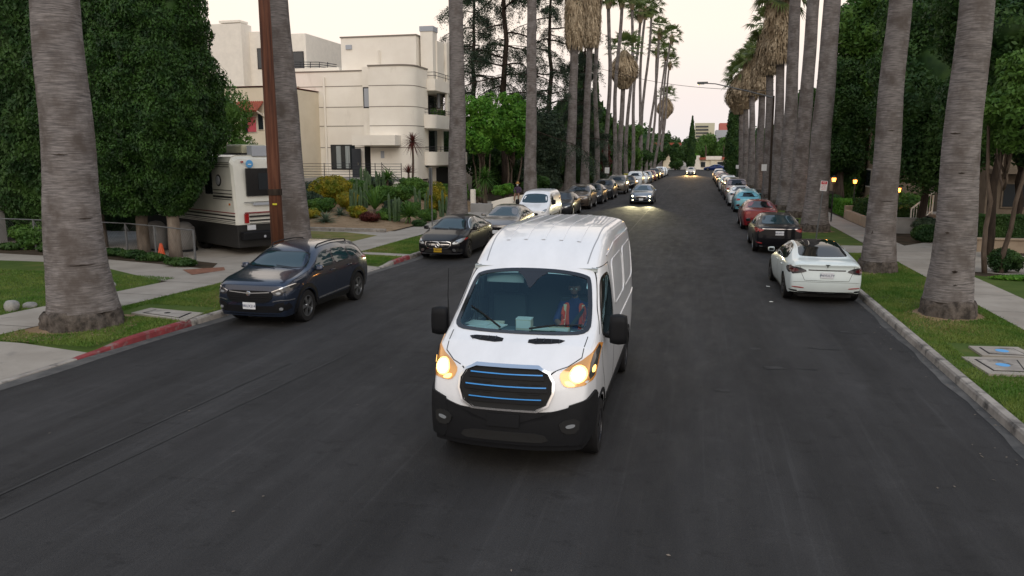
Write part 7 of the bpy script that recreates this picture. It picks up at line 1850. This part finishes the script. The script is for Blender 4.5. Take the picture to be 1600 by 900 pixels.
# items stored behind the fence, round the motor home
for k, (px, py, mm, lab) in enumerate(((213, 398, 'greywall', 'grey covered wheel bin left of the cypress trunks'), (258, 400, 'greywall', 'grey round cover leaning behind the nearest cypress trunk'))):
    q = G(px, py, ZP); o = empty('covered_bin', (q[0] - .2, q[1] + 1.4, ZP), 0, lab, 'bin')
    MB().lathe([(.36, 0), (.42, .5), (.38, .9), (.2, 1.08), (.001, 1.12)], 20).build('cover', M[mm], o, smooth='all'); MB().lathe([(.44, .02), (.45, .1)], 20, caps=False).build('hem', M['plastic'], o)
def utility(px_pts, lab, mark=None, slab=True, z=ZP + .006):
    P = [G(x, y, ZP)[:2] for x, y in px_pts]; c = np.mean(np.array(P), 0); o = empty('utility_cover', (c[0], c[1], z), 0, lab, 'utility cover')
    q = [(p[0] - c[0], p[1] - c[1]) for p in P]; MB().prism(q, -.01, .03).build('concrete_collar', M['concrete'], o)
    q2 = [(a * .62, b * .62) for a, b in q]; MB().prism([(a * 1.1, b * 1.1) for a, b in q2], .02, .034).build('dark_rim', M['plastic'], o); MB().prism(q2, .02, .040).build('lid', M['kerb'], o)
    if mark: MB().lathe([(.001, .0435), (mark, .0435), (mark, .040)], 16).build('blue_paint_mark', M['bluemark'], o)
    else: MB().lathe([(.001, .0435), (.07, .0435), (.07, .040)], 16).build('lifting_hole', M['plastic'], o)
utility([(205, 491), (236, 483), (318, 491), (290, 503)], 'concrete utility cover in the left verge behind the dark crossover')
utility([(1502, 560), (1545, 587), (1622, 590), (1600, 562)], 'utility cover with blue paint blob, closer to the kerb on the right', .11)
utility([(1513, 543), (1535, 558), (1625, 562), (1590, 545)], 'utility cover with blue paint blob, farther back by the right palm', .11)
# ------------------------------------------------------------------ utility pole, lamp post, signs
po = D(437, 430, 20.3); pt = D(404, -150, 20.3)
pl = empty('utility_pole', (po[0], 20.3, ZP), 0, 'reddish brown wooden utility pole leaning in front of a palm', 'pole')
dxp, H_ = pt[0] - po[0], pt[2] - ZP
MB().tube([(0, 0, -.1), (dxp * .33, 0, H_ * .33), (dxp * .66, 0, H_ * .66), (dxp, 0, H_)], [.19, .18, .165, .15], 20).build('shaft', M['polewood'], pl, smooth='all')
zb = D(432, 300, 20.3)[2] - ZP; f_ = zb / H_
MB().tube([(dxp * f_, 0, zb - .09), (dxp * (f_ + .008), 0, zb + .09)], .205, 20).build('metal_band', M['barkdark'], pl, smooth=True)
z_ = zb - .37; MB().cbox((dxp * z_ / H_ + .02, -.205, z_), (dxp * z_ / H_ + .16, -.19, z_ + .05), .004).build('yellow_tag', M['yellowpl'], pl)
MB().cbox((dxp + -.9, -.08, H_ - .5), (dxp + .9, .08, H_ - .35), .01).build('crossarm', M['polewood'], pl)
lx, ly = onR(1196, 5.0)
lp = empty('street_lamp', (lx, ly, ZP), 0, 'dark street lamp with a long arm reaching over the road from the right verge', 'street lamp')
arm0 = D(1209, 152, ly); arm1 = D(1092, 130, ly)
MB().tube([(0, 0, 0), (.02, 0, .5), (arm0[0] - lx, 0, arm0[2] - ZP + .1)], [.12, .09, .06], 12).build('post', M['barkdark'], lp, smooth=True)
am = [D(x, y, ly) for x, y in ((1210, 153), (1175, 144), (1140, 136), (1118, 131), (1100, 130))]
MB().tube([(a[0] - lx, 0, a[2] - ZP) for a in am], [.05, .045, .04, .035, .035], 8).build('arm', M['galv'], lp, smooth=True)
hx_ = (arm1[0] - lx, 0, arm1[2] - ZP)
hd = MB().cbox((hx_[0] - .12, -.13, hx_[2] - .05), (hx_[0] + .62, .13, hx_[2] + .09), .04).build('lamp_head', M['galv'], lp, smooth=True); MB().cbox((hx_[0] - .05, -.1, hx_[2] - .09), (hx_[0] + .38, .1, hx_[2] - .045), .02).build('lens', M['lamp'], hd)
cb = MB(); a, b = Vector(D(930, 105, ly + 18)), Vector((arm0[0], ly, D(1150, 143, ly)[2]))
cb.tube([a.lerp(b, i / 16) - Vector((0, 0, .55 * math.sin(math.pi * i / 16))) for i in range(17)], .018, 5); o = cb.build('overhead_cable', M['darkmetal']); tag(o, 'thin black cable sagging across the street to the lamp arm', 'cable')
def sign(px, pyb, pyt, X, w, h, face, lab, cat='sign', text=True, Y=None, lean=0):
    if Y is None: xg, Y = onR(px, X)
    else: xg = X
    zt = D(px, pyt, Y)[2] - ZP; o = empty('street_sign', (xg, Y, ZP), 0, lab, cat); o.rotation_euler = (0, R(lean), 0)
    MB().tube([(0, 0, 0), (0, 0, zt)], .03, 8).build('post', M['galv'], o, smooth=True)
    if face == 'edge': s = MB().cbox((-.012, -w / 2, zt - h), (.0, w / 2, zt), .003).build('sign_plate', M['galv'], o); s.location = (-.03, 0, 0); return o
    s = MB().cbox((-w / 2, -.045, zt - h), (w / 2, -.035, zt + .02), .003).build('sign_plate', M['signwhite'], o)
    if text:
        MB().box((-w / 2 + .02, -.0485, zt - h * .30), (w / 2 - .02, -.046, zt)).build('red_header', M['signred'], s)
        text_mesh('NO', h * .20, (-.0, -.050, zt - h * .14), (math.pi / 2, 0, 0), M['signwhite'], s)
        for k, (t_, q) in enumerate((('PARKING', .40), ('8 AM TO 10', .56), ('THURSDAY', .70))): text_mesh(t_, h * .135, (0, -.0485, zt - h * q), (math.pi / 2, 0, 0), M['signred'], s, sx=.8)
        MB().box((-w / 2 + .04, -.0485, zt - h * .88), (w / 2 - .04, -.046, zt - h * .85)).build('arrow_shaft', M['signred'], s)
    return o
sign(1273, 378, 283, 5.05, .27, .40, 'front', 'red and white parking sign on a leaning post in front of a palm', lean=4)
sign(1186, 300, 257, 5.2, .40, .5, 'front', 'small pale sign among the right palms beside the orange lanterns', text=False)
sign(1145, 280, 258, 5.0, .35, .45, 'front', 'tiny pale sign far along the right verge', text=False)
p = G(674, 368, ZP); sign(674, 368, 262, p[0] + .05, .45, 1.2, 'edge', 'street sign seen edge-on at the corner of the cactus garden', Y=p[1])
x, y = onK(948, -1.3); sign(948, 290, 262, x, .5, .6, 'front', 'plain grey sign on a post behind the parked cars on the left', text=False, Y=y)
x, y = onK(906, -1.0)
# ------------------------------------------------------------------ white garden wall and the seated person
gw = empty('garden_wall', (0, 0, 0), 0, 'low white garden wall sweeping up behind the parked grey saloon', 'wall')
Yw = 48
def wall_px(pts, Y, th, m, name, parent, top=.0):
    for (xa, ya), (xb, yb) in zip(pts[:-1], pts[1:]):
        A, B = D(xa, ya, Y), D(xb, yb, Y); mb = MB(); V = [(A[0], Y, 0), (B[0], Y, 0), (B[0], Y, B[2]), (A[0], Y, A[2])]; V += [(v[0], Y + th, v[2]) for v in V]
        mb.add(V, [(0, 1, 2, 3), (4, 7, 6, 5), (3, 2, 6, 7), (0, 3, 7, 4), (1, 5, 6, 2)]); mb.build(name, M[m], parent)
wall_px([(768, 315), (790, 309), (812, 305), (850, 300)], 50, .25, 'white', 'wall_run', gw)
flat('driveway', [D(736, 320, 51)[:2], D(800, 320, 51)[:2], (-12, 51), (-12, 57), (-20, 57)], ZP + .02, M['concrete'])
MB().box((D(735, 310, 46)[0], 46, 0), (D(768, 310, 46)[0], 46.3, D(735, 318, 46)[2])).build('grey_planter_wall', M['greywall'], gw)
wall_px([(735, 296), (741, 296)], 47, .3, 'white', 'gate_post', gw)
pf = D(811, 306, 50); SZ = pf[2]
# seated person on the wall
def sitter():
    root = empty('person', (pf[0] - .1, 50.1, SZ), R(180), 'person in a straw hat and dark shirt sitting on the white garden wall', 'person')
    J = [((0, 0, .10), (.15, .12)), ((0, -.02, .30), (.15, .11)), ((0, 0, .50), (.17, .11)), ((0, .03, .62), .05), ((0, .04, .68), .05), ((-.19, 0, .52), .055), ((-.25, .12, .32), .045), ((-.12, .30, .20), .035),
         ((.19, 0, .52), .055), ((.25, .12, .32), .045), ((.12, .30, .20), .035)]
    skin_body('body', J, [(0, 1), (1, 2), (2, 3), (3, 4), (2, 5), (5, 6), (6, 7), (2, 8), (8, 9), (9, 10)], M['purple'], root, 1)
    for sx_ in (-1, 1):
        skin_body('leg', [((sx_ * .09, 0, .08), .085), ((sx_ * .13, .42, .10), .065), ((sx_ * .14, .46, -.34), .048)], [(0, 1), (1, 2)], M['skin'], root, 1)
        skin_body('shoe', [((sx_ * .14, .44, -.37), .05), ((sx_ * .15, .60, -.40), .04)], [(0, 1)], M['plastic'], root, 1)
        hand(root, (sx_ * .12, .30, .20), (-.3 * sx_, .9, -.2), (0, -.2, -1), M['skin'], sx_)
    h = head((0, .06, .78), M['skin'], root, 0, -.05, beard=False, mask=True)
    MB().lathe([(.17, .045), (.165, .05), (.095, .06), (.09, .13), (.05, .16), (.001, .165)], 24).build('straw_hat', M['straw'], h, smooth=True)
sitter()
# ------------------------------------------------------------------ plants of the cactus garden
def gpt(px, py, Y): p = D(px, py, Y); return p[0], Y, bedz(p[0], Y)
def gb(px, Y): x = D(px, 340, Y)[0]; return x, Y, bedz(x, Y)
x, y, z = gb(519, 41); bush('yellow_shrub', x, y, z - .1, 1.45, 1.2, 1.0, 18000, .07, 'leaf_yellow', 'big rounded yellow-green shrub at the left of the cactus garden', seed=201, nl=9)
x, y, z = gb(545, 39.5); bush('shrub', x, y, z - .1, .9, .8, .55, 6000, .06, 'leaf_yellow', 'lower olive shrub right of the big yellow one', seed=202)
x, y, z = gb(683, 43.5); bush('yellow_shrub', x, y, z - .2, .75, .7, 1.0, 9000, .06, 'leaf_yellow', 'upright yellow shrub beside the edge-on street sign', seed=203, nl=7)
x, y, z = gb(481, 39); bush('shrub', x, y, z - .1, .8, .8, .6, 5000, .07, 'leaf_blue', 'blue-green shrub next to the palm by the utility pole', seed=204)
x, y, z = gb(560, 44); bush('shrub', x, y, z - .1, 1.1, .8, .6, 7000, .08, 'leaf_mid', 'wide green shrub behind the tall cacti', seed=205)
x, y, z = gb(650, 46); bush('shrub', x, y, z - .1, .9, .8, .7, 5000, .08, 'leaf_mid', 'green shrub below the white slatted screen', seed=206)
x, y, z = gb(700, 47); bush('hedge', x, y, z - .1, 1.0, .5, .6, 5000, .07, 'leaf_mid', 'clipped green hedge in front of the garage opening', seed=207, box=True)
x, y, z = gb(578, 36.6); bush('shrub', x, y, z - .05, .62, .5, .30, 3500, .05, 'leaf_red', 'dry brownish low shrub at the front of the bed', seed=208)
x, y, z = gb(655, 36.3); bush('shrub', x, y, z - .05, .45, .4, .22, 2000, .05, 'leaf_dark', 'small dark shrub beside the agave near the pavement', seed=209)
x, y, z = gb(487, 36.5); bush('shrub', x, y, z - .05, .55, .5, .30, 2200, .05, 'leaf_yellow', 'small olive shrub at the front left of the bed', seed=210)
x, y, z = gb(598, 42); bush('shrub', x, y, z - .1, .8, .6, .6, 4500, .07, 'leaf_mid', 'mid green shrub among the columnar cacti', seed=211)
x, y, z = gb(620, 40); bush('shrub', x, y, z - .1, .7, .6, .5, 3500, .07, 'leaf_blue', 'grey-green shrub between the cactus clumps', seed=212)
_gs = [(500, 38.2, .75, .5, 'leaf_mid', 'green shrub at the left foot of the big yellow shrub'), (535, 43, 1.0, .6, 'leaf_mid', 'green shrub behind the big yellow shrub'), (560, 37.5, .55, .4, 'leaf_yellow', 'small yellow-green shrub before the dense cactus clump'), (575, 41, .8, .5, 'leaf_mid', 'green shrub behind the young palm'), (600, 37.6, .5, .38, 'leaf_mid', 'small green shrub right of the dry brown one'), (625, 43.5, .9, .55, 'leaf_mid', 'green shrub just under the white slatted screen'), (640, 40, .6, .5, 'leaf_mid', 'green shrub behind the spiky yucca'), (668, 39, .5, .42, 'leaf_mid', 'green shrub at the foot of the edge-on street sign'), (668, 45.5, .8, .5, 'leaf_mid', 'green shrub behind the upright yellow one'), (705, 43.5, .6, .5, 'leaf_mid', 'green shrub next to the palm by the balconies'), (588, 46.5, 1.0, .55, 'leaf_blue', 'grey-green shrub under the dark doorway'), (490, 43, 1.0, .6, 'leaf_blue', 'blue-green shrub below the terrace wall')]
for k, (px, Y, a_, h_, lm, lab) in enumerate(_gs): x, y, z = gb(px, Y); bush('shrub', x, y, z - .1, a_, a_ * .85, h_, int(6500 * a_), .06, lm, lab, seed=500 + k, nl=6)
rosette('agave', *gb(508, 35.6), 90, .95, .028, 8, 80, 'leaf_agave', 'silvery blue agave at the front of the bed, left side', droop=.35, seed=1)
rosette('yucca', *gb(639, 37.4), 120, 1.05, .035, -10, 82, 'leaf_mid', 'spiky green yucca near the edge-on street sign', droop=.25, h=.35, seed=2)
rosette('agave', *gb(612, 38.8), 70, .9, .04, 5, 75, 'leaf_mid', 'green agave in the middle of the cactus garden', droop=.3, seed=3)
rosette('agave', *gb(532, 37.5), 60, .7, .03, 5, 75, 'leaf_agave', 'small grey agave below the big yellow shrub', droop=.3, seed=4)
rosette('fan_palm_seedling', *gb(586, 39), 16, 1.7, .10, 45, 84, 'leaf_mid', 'young palm with upright split fronds in the middle of the bed', droop=.15, h=.2, seed=5)
rosette('cordyline', *gb(647, 48.5), 110, .95, .03, -60, 80, 'leaf_red', 'dark red cordyline on a tall stem in front of the balconies', droop=.3, h=2.9, seed=6)
rosette('cordyline', *gb(640, 47.5), 60, .8, .03, 15, 80, 'leaf_red', 'small red cordyline below the tall one', droop=.2, h=.9, seed=7)
rosette('tufted_palm', *gb(607, 45.5), 60, 1.1, .05, 0, 75, 'leaf_mid', 'feathery green plant above the cacti, left of the white screen', droop=.3, h=.8, seed=8)
for k, (px, Y, n, h, lab) in enumerate(((552, 38, 10, 1.35, 'tall dense clump of columnar cactus right of the yellow shrub'), (577, 44, 8, 1.7, 'tall columnar cactus rising to the terrace railing'), (592, 45, 7, 1.5, 'columnar cactus in front of the dark doorway'), (616, 37.6, 9, 1.35, 'ribbed cactus clump left of the spiky yucca'), (660, 41, 6, 1.5, 'cactus clump between the yucca and the upright yellow shrub'), (700, 41.5, 8, 1.5, 'slender cactus clump right of the edge-on street sign'), (566, 40, 6, 1.7, 'bushy cactus clump behind the young palm'))):
    cactus(*gb(px, Y), n, h, lab, seed=k)
rosette('yucca_tree', atx(757, 50.5), 50.5, ZP, 150, 1.25, .035, -45, 85, 'leaf_mid', 'spiky round-headed yucca tree behind the white garden wall', droop=.3, h=2.0, seed=10, trunk=.16)
rosette('yucca', atx(745, 49), 49, ZP, 70, .8, .035, -10, 80, 'leaf_mid', 'smaller spiky plant in the planter by the gate post', droop=.3, h=.9, seed=11)
mass(790, 53, 286, 306, 52, 5000, .10, 'leaf_bright', 'bright low shrub behind the white garden wall', 212, nl=7, name='leafy_shrub', dense=.6)
mass(838, 56, 270, 300, 52, 5000, .12, 'leaf_dark', 'dark shrub right of the seated person', 213, nl=7, name='leafy_shrub')
mass(720, 50, 285, 318, 40, 3500, .10, 'leaf_mid', 'green shrub behind the palm beside the apartment block', 214, nl=6, name='leafy_shrub')
# ------------------------------------------------------------------ right-hand gardens
def rb(name, px, Y, rx, ry, rz, n, size, lm, lab, z=ZP, **k): x = D(px, 360, Y)[0]; return bush(name, x, Y, z, rx, ry, rz, n, size, lm, lab, **k)
pw = empty('planter_wall', (0, 0, 0), 0, 'tan planter wall along the path behind the sign on the right', 'wall')
MB().cbox((8.25, 38.5, 0), (8.5, 46.5, .62), .02).build('long_side', M['tanwall'], pw); MB().cbox((8.25, 46.5, 0), (10.6, 46.75, .85), .02).build('short_side', M['tanwall'], pw)
bush('hedge', 9.4, 42.5, .1, .85, 3.8, .60, 14000, .07, 'leaf_dark', 'dark hedge growing behind the tan planter wall', 'hedge', seed=220, box=True)
bush('hedge', 9.0, 49.5, .1, .6, 2.2, .45, 6000, .08, 'leaf_bright', 'brighter green hedge beyond the planter wall on the right', 'hedge', seed=221, box=True)
cw = empty('concrete_wall', (0, 0, 0), 0, 'low grey concrete wall left of the white stair rail', 'wall'); MB().cbox((8.9, 38.3, 0), (11.1, 38.55, .78), .02).build('wall_run', M['greywall'], cw); MB().cbox((8.9, 38.28, .78), (11.1, 38.60, .84), .01).build('coping', M['greywall'], cw)
stp = MB()
for k in range(5): stp.cbox((11.1, 38.4 + k * .34, 0), (12.9, 42, .16 * (k + 1) + .1), .01)
so_ = stp.build('entrance_steps', M['concrete']); tag(so_, 'grey concrete steps behind the white stair rail', 'steps')
rail = MB(); a, b = Vector(D(1421, 362, 38.6)), Vector(D(1455, 343, 39.4)); up = Vector((0, 0, 1.05))
a.z = .2; b.z = .95
rail.tube([a, a + up], .035, 8); rail.tube([b, b + up], .035, 8); rail.tube([a + up, b + up], .035, 8); rail.tube([a + Vector((0, 0, .15)), b + Vector((0, 0, .15))], .025, 8)
for k in range(1, 8): q = a.lerp(b, k / 8); rail.tube([q + Vector((0, 0, .15)), q + up], .016, 6)
o = rail.build('stair_rail', M['white']); tag(o, 'white metal stair rail between the two nearest right palms', 'railing')
bush('hedge', 9.35, 34.6, ZP, .75, .5, .42, 7000, .05, 'leaf_dark', 'small clipped dark hedge at the foot of the stair rail', 'hedge', seed=222, box=False)
bush('hedge', 9.9, 36.4, ZP, .7, .5, .55, 4000, .05, 'leaf_blue', 'grey-green shrub behind the small clipped hedge by the steps', 'hedge', seed=223)
bush('hedge', 13.6, 32.8, ZP + .3, 3.1, .6, .50, 26000, .05, 'leaf_dark', 'long clipped dark hedge on top of the low tan wall at the right edge', 'hedge', seed=224, box=True)
tw_ = empty('garden_wall', (0, 0, 0), 0, 'low tan brick wall below the long clipped hedge on the right', 'wall'); MB().cbox((10.3, 31.6, 0), (17, 31.85, .58), .02).build('wall_run', M['tanwall'], tw_); MB().cbox((10.25, 31.55, .58), (17, 31.9, .65), .02).build('coping', M['tanwall'], tw_)
bush('bonsai_shrub', 9.35, 26.2, ZP, .62, .5, .42, 6500, .045, 'leaf_dark', 'layered dark shrub with bare stems beside the right pavement', seed=225, nl=4)
bush('bonsai_shrub', 10.25, 25.3, ZP, .75, .6, .45, 6500, .045, 'leaf_blue', 'rounded grey-green shrub at the right edge of the view', seed=226, nl=5)
bush('ground_cover', 9.6, 24.6, ZP, 1.2, .35, .09, 3500, .04, 'leaf_bright', 'low bright ground cover along the right pavement', 'ground cover', seed=227)
bush('ground_cover', 10.8, 30.2, ZP, .5, .9, .12, 2500, .05, 'leaf_mid', 'low green plants in front of the tan brick wall', 'ground cover', seed=228)
bush('shrub', 11.0, 47, ZP, 1.8, 1.2, .9, 9000, .09, 'leaf_mid', 'green shrub bed behind the right hedges', seed=229, nl=8)
bush('shrub', 8.9, 56, ZP, .8, 2.8, .5, 7000, .09, 'leaf_dark', 'low dark shrubs along the far right pavement', seed=230, nl=8)
bk = empty('apartment_building', (0, 0, 0), 0, 'dim beige apartment building half hidden by trees at the right edge', 'building')
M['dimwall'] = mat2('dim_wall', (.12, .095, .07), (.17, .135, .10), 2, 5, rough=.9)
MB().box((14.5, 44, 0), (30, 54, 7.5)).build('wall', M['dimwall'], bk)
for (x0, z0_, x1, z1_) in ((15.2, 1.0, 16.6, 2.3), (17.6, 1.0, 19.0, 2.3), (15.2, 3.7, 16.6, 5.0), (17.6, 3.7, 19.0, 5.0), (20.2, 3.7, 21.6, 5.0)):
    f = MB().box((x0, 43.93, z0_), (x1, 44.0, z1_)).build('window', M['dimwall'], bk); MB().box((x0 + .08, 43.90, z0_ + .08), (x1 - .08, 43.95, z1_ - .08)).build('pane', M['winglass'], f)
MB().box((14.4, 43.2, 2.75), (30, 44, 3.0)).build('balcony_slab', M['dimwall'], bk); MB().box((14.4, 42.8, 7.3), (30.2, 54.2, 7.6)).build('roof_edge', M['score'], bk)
bk2 = empty('apartment_building', (0, 0, 0), 0, 'dark fronted building behind the trees in the middle of the right side', 'building')
MB().box((13, 62, 0), (26, 84, 8)).build('wall', M['tanwall'], bk2); 
for k in range(5):
    f = MB().box((12.93, 63.5 + k * 4, 1.2), (13, 65.2 + k * 4, 2.6)).build('window', M['white'], bk2); MB().box((12.90, 63.6 + k * 4, 1.3), (12.95, 65.1 + k * 4, 2.5)).build('pane', M['winglass'], f)
# lit lanterns
for k, (px, py, Y, lab) in enumerate(((1303, 281, 44, 'lit orange garden lantern above the planter hedge'), (1336, 284, 47, 'lit orange lantern left of the second right palm'), (1404, 297, 40, 'lit orange lantern right of the second right palm'), (1211, 275, 74, 'lit orange lantern just left of the street lamp post'), (1186, 266, 88, 'lit orange lantern beside the pale sign'), (1171, 263, 96, 'farthest lit orange lantern on the right'))):
    p = D(px, py, Y); o = empty('garden_lantern', (p[0], Y, ZP), 0, lab, 'lamp', 'lit lanterns along the right gardens'); h = p[2] - ZP
    MB().tube([(0, 0, 0), (0, 0, h - .12)], .035, 8).build('post', M['darkmetal'], o); MB().lathe([(.001, h - .10), (.085, h - .09), (.11, h + .10), (.001, h + .11)], 10).build('glowing_glass', M['lantern'], o)
    MB().lathe([(.15, h + .10), (.05, h + .2), (.001, h + .24)], 10).build('hood', M['darkmetal'], o)
    l = bpy.data.lights.new('lantern_light', 'POINT'); l.energy = 14; l.color = (1, .45, .12); l.shadow_soft_size = .1; lo = bpy.data.objects.new('lantern_light', l); col.objects.link(lo); lo.parent = o; lo.location = (0, -.25, h)
# ------------------------------------------------------------------ the far end of the street
YE = 188
fh = empty('house', (0, 0, 0), 0, 'white Spanish style bungalow closing the end of the street', 'house')
def pb(x0, x1, y0, y1, Y, d, m, name, par): m_ = MB(); px_box(m_, x0, x1, y0, y1, Y, d); return m_.build(name, M[m], par)
pb(1092, 1138, 248, 268, YE, 8, 'stucco2', 'wall', fh); pb(1078, 1094, 249, 268, YE - .5, 1, 'white', 'gate_wall', fh)
pb(1103, 1128, 244, 249.5, YE - .4, 1, 'white', 'parapet', fh); pb(1093, 1103, 246, 249.5, YE - .8, 1.6, 'tile', 'roof', fh); pb(1128, 1138, 245.5, 249.5, YE - .8, 1.6, 'tile', 'roof', fh)
pb(1088, 1094, 243, 249, YE - .4, 1, 'white', 'corner_pier', fh)
pb(1110, 1117, 251, 263, YE - .3, .2, 'card', 'front_door', fh); 
for a, b in ((1094, 1103), (1120, 1134)): f = pb(a, b, 252, 262, YE - .1, .1, 'white', 'window', fh); pb(a + .8, b - .8, 253, 261, YE - .2, .05, 'winglass', 'pane', fh if False else f)
fw = empty('garden_wall', (0, 0, 0), 0, 'low white front wall of the bungalow at the end of the street', 'wall')
pb(1094, 1109, 263.5, 268, YE - 3, .4, 'white', 'wall_run', fw)
for x in (1094, 1109, 1074): pb(x - .8, x + .8, 258, 268, YE - 3.1, .5, 'white', 'gate_pier', fw)
hh = empty('house', (0, 0, 0), 0, 'pale house behind the conifer on the far left of the junction', 'house')
pb(1022, 1062, 226, 268, YE + 12, 8, 'stucco2', 'wall', hh); pb(1020, 1064, 223, 226.5, YE + 11, 9, 'tile', 'roof', hh); f = pb(1030, 1036, 232, 240, YE + 11.9, .1, 'winglass', 'window', hh)
ob = empty('office_building', (0, 0, 0), 0, 'pale green office block with dark window bands on the horizon', 'building'); YO = 330
pb(1083, 1117, 192, 262, YO, 20, 'office', 'tower', ob)
for k in range(5): pb(1087, 1107, 196.5 + k * 5, 199 + k * 5, YO - .3, .5, 'winglass', 'window_band', ob)
pb(1077, 1083.5, 194, 262, YO + 2, 16, 'officegrey', 'side_wing', ob)
ob = empty('office_building', (0, 0, 0), 0, 'grey and red office block right of the pale green one', 'building')
pb(1116, 1150, 203, 262, YO + 15, 20, 'officegrey', 'grey_block', ob); pb(1124, 1146, 192, 203.5, YO + 16, 16, 'officered', 'red_block', ob); pb(1122, 1150, 215, 218, YO + 14.7, .5, 'winglass', 'window_band', ob)
spire(1080, 184, hz(182, 184, 1080), .95, 'tall thin cypress spire at the end of the street', n=9000, size=.2)
mass(1056, 180, 214, 266, 30, 8000, .22, 'leaf_dark', 'dark conifer beside the spire at the end of the street', 240, nl=8, name='conifer_tree')
mass(1085, 190, 236, 262, 26, 4000, .2, 'leaf_bright', 'bright clipped hedge tree left of the bungalow', 241, nl=5)
mass(1100, 215, 205, 252, 52, 9000, .28, 'leaf_mid', 'round green tree behind the bungalow, left one', 242, nl=9)
mass(1135, 212, 212, 255, 44, 7000, .28, 'leaf_mid', 'green tree behind the bungalow, right one', 243, nl=8)
mass(1075, 225, 215, 255, 40, 5000, .3, 'leaf_dark', 'dark tree between the spire and the office block', 244, nl=7)
mass(1035, 200, 208, 262, 34, 5000, .28, 'leaf_dark', 'dark tree left of the pale far house', 245, nl=7)
mass(1043, 260, 198, 250, 20, 3000, .35, 'leaf_dark', 'distant dark tree with open crown above the pale house', 246, nl=6, gap=.5)
mass(1160, 200, 190, 262, 60, 7000, .3, 'leaf_mid', 'distant green tree behind the ivy covered column', 247, nl=8)
for k, (px, Y) in enumerate(((1103, 205), (1131, 203))):
    rosette('fan_palm', atx(px, Y), Y, ZP, 50, 2.6, .12, -20, 80, 'leaf_mid', ('bushy palm in front of the office block, left one', 'bushy palm in front of the office block, right one')[k], 'palm tree', droop=.5, h=hz(222, Y, px) - ZP, seed=k + 30, trunk=.2)
# distant tree line and hills so the horizon is closed
def treeline(x0, x1, Y, h, label, seed):
    L = []; r = random.Random(seed); x = x0
    while x < x1: q = r.uniform(3, 6.5) * h / 8; L.append((x, Y + r.uniform(-8, 8), h * r.uniform(.2, .6), q, q, q * r.uniform(.8, 1.3))); x += q * r.uniform(.6, 1.1)
    V, F = join(cloud(L, 26000, .8, seed, clump=.5, gap=.1), core(L, .85, seed)); o = fast_mesh('far_trees', V, F, M['leaf_dark']); tag(o, label, 'trees', kind='stuff')
treeline(-190, -14, 235, 11, 'far mass of trees on the left horizon', 1); treeline(16, 160, 230, 12, 'far mass of trees on the right horizon', 2); treeline(-40, 40, 400, 10, 'farthest mass of trees beyond the offices', 3)
treeline(-80, -36, 80, 12, 'mass of trees behind the white block', 4); treeline(-75, -33, 36, 8, 'mass of trees beyond the left yards', 9); treeline(-19, -15.5, 118, 9, 'mass of hedges', 5)
for Yk, s_ in ((105, 6), (128, 7), (150, 8)):
    L = []; r = random.Random(s_)
    for k in range(12): L.append((-17 + r.uniform(-2, 3), Yk + k * 2 - 10, r.uniform(1.5, 4.5), 2.2, 2.2, 2.4))
    V, F = join(cloud(L, 14000, .22, s_, clump=1.0), core(L, .8, s_)); o = fast_mesh('garden_hedge', V, F, M['leaf_dark']); tag(o, ('nearest stretch', 'middle stretch', 'farthest stretch')[s_ - 6] + ' of overgrown garden hedge behind the left palms', 'hedge')
    L = [(13 + r.uniform(-3, 3), Yk + k * 2 - 10, r.uniform(1.5, 6.5), 2.6, 2.6, 2.6) for k in range(12)]
    V, F = join(cloud(L, 14000, .24, s_ + 9, clump=1.0), core(L, .8, s_)); o = fast_mesh('garden_hedge', V, F, M['leaf_dark']); tag(o, ('nearest stretch', 'middle stretch', 'farthest stretch')[s_ - 6] + ' of tall hedge behind the right palms', 'hedge')
bb = None
for k, px in enumerate((978, 986)):
    x, y = onK(px, -1.2); o = empty('wheeled_bin', (x, y, ZP), 0, ('yellow-lidded bin, left of a pair behind the parked cars', 'yellow-lidded bin, right of a pair behind the parked cars')[k], 'bin', 'yellow bins behind the left cars')
    MB().cbox((-.28, -.3, 0), (.28, .3, .95), .05).build('bin_body', M['plastic'], o); MB().cbox((-.3, -.33, .95), (.3, .33, 1.05), .03).build('lid', M['yellowpl'], o)
# litter and leaves on the road
_l = np.random.default_rng(11); n = 260; side = _l.random(n) < .6
PX = np.where(side, KR - np.abs(_l.exponential(.25, n)) - .03, _l.uniform(-9.6, 4, n)); PY = _l.uniform(6, 40, n) ; 
ok = PX > np.array([KL(v) for v in PY]) + .1; PX, PY = PX[ok], PY[ok]; n = len(PX)
V, F = leaves(np.c_[PX, PY, np.full(n, .012)], np.tile([0, 0, 1.0], (n, 1)), .020, _l, .15, .5); o = fast_mesh('fallen_leaves', V, F, M['barkpale']); tag(o, 'dry fallen leaves scattered along the gutter and road', 'leaves', kind='stuff')
for k, (px, py) in enumerate(((1200, 448), (1205, 472))):
    q = G(px, py, 0); o = MB().cbox((-.05, -.03, 0), (.05, .03, .012), .003).build('paper_scrap', M['paper']); o.location = (q[0], q[1], .006); o.rotation_euler = (0, .1, k); tag(o, ('white scrap of litter on the road behind the white fastback', 'smaller white scrap of litter nearer the viewer')[k], 'litter')
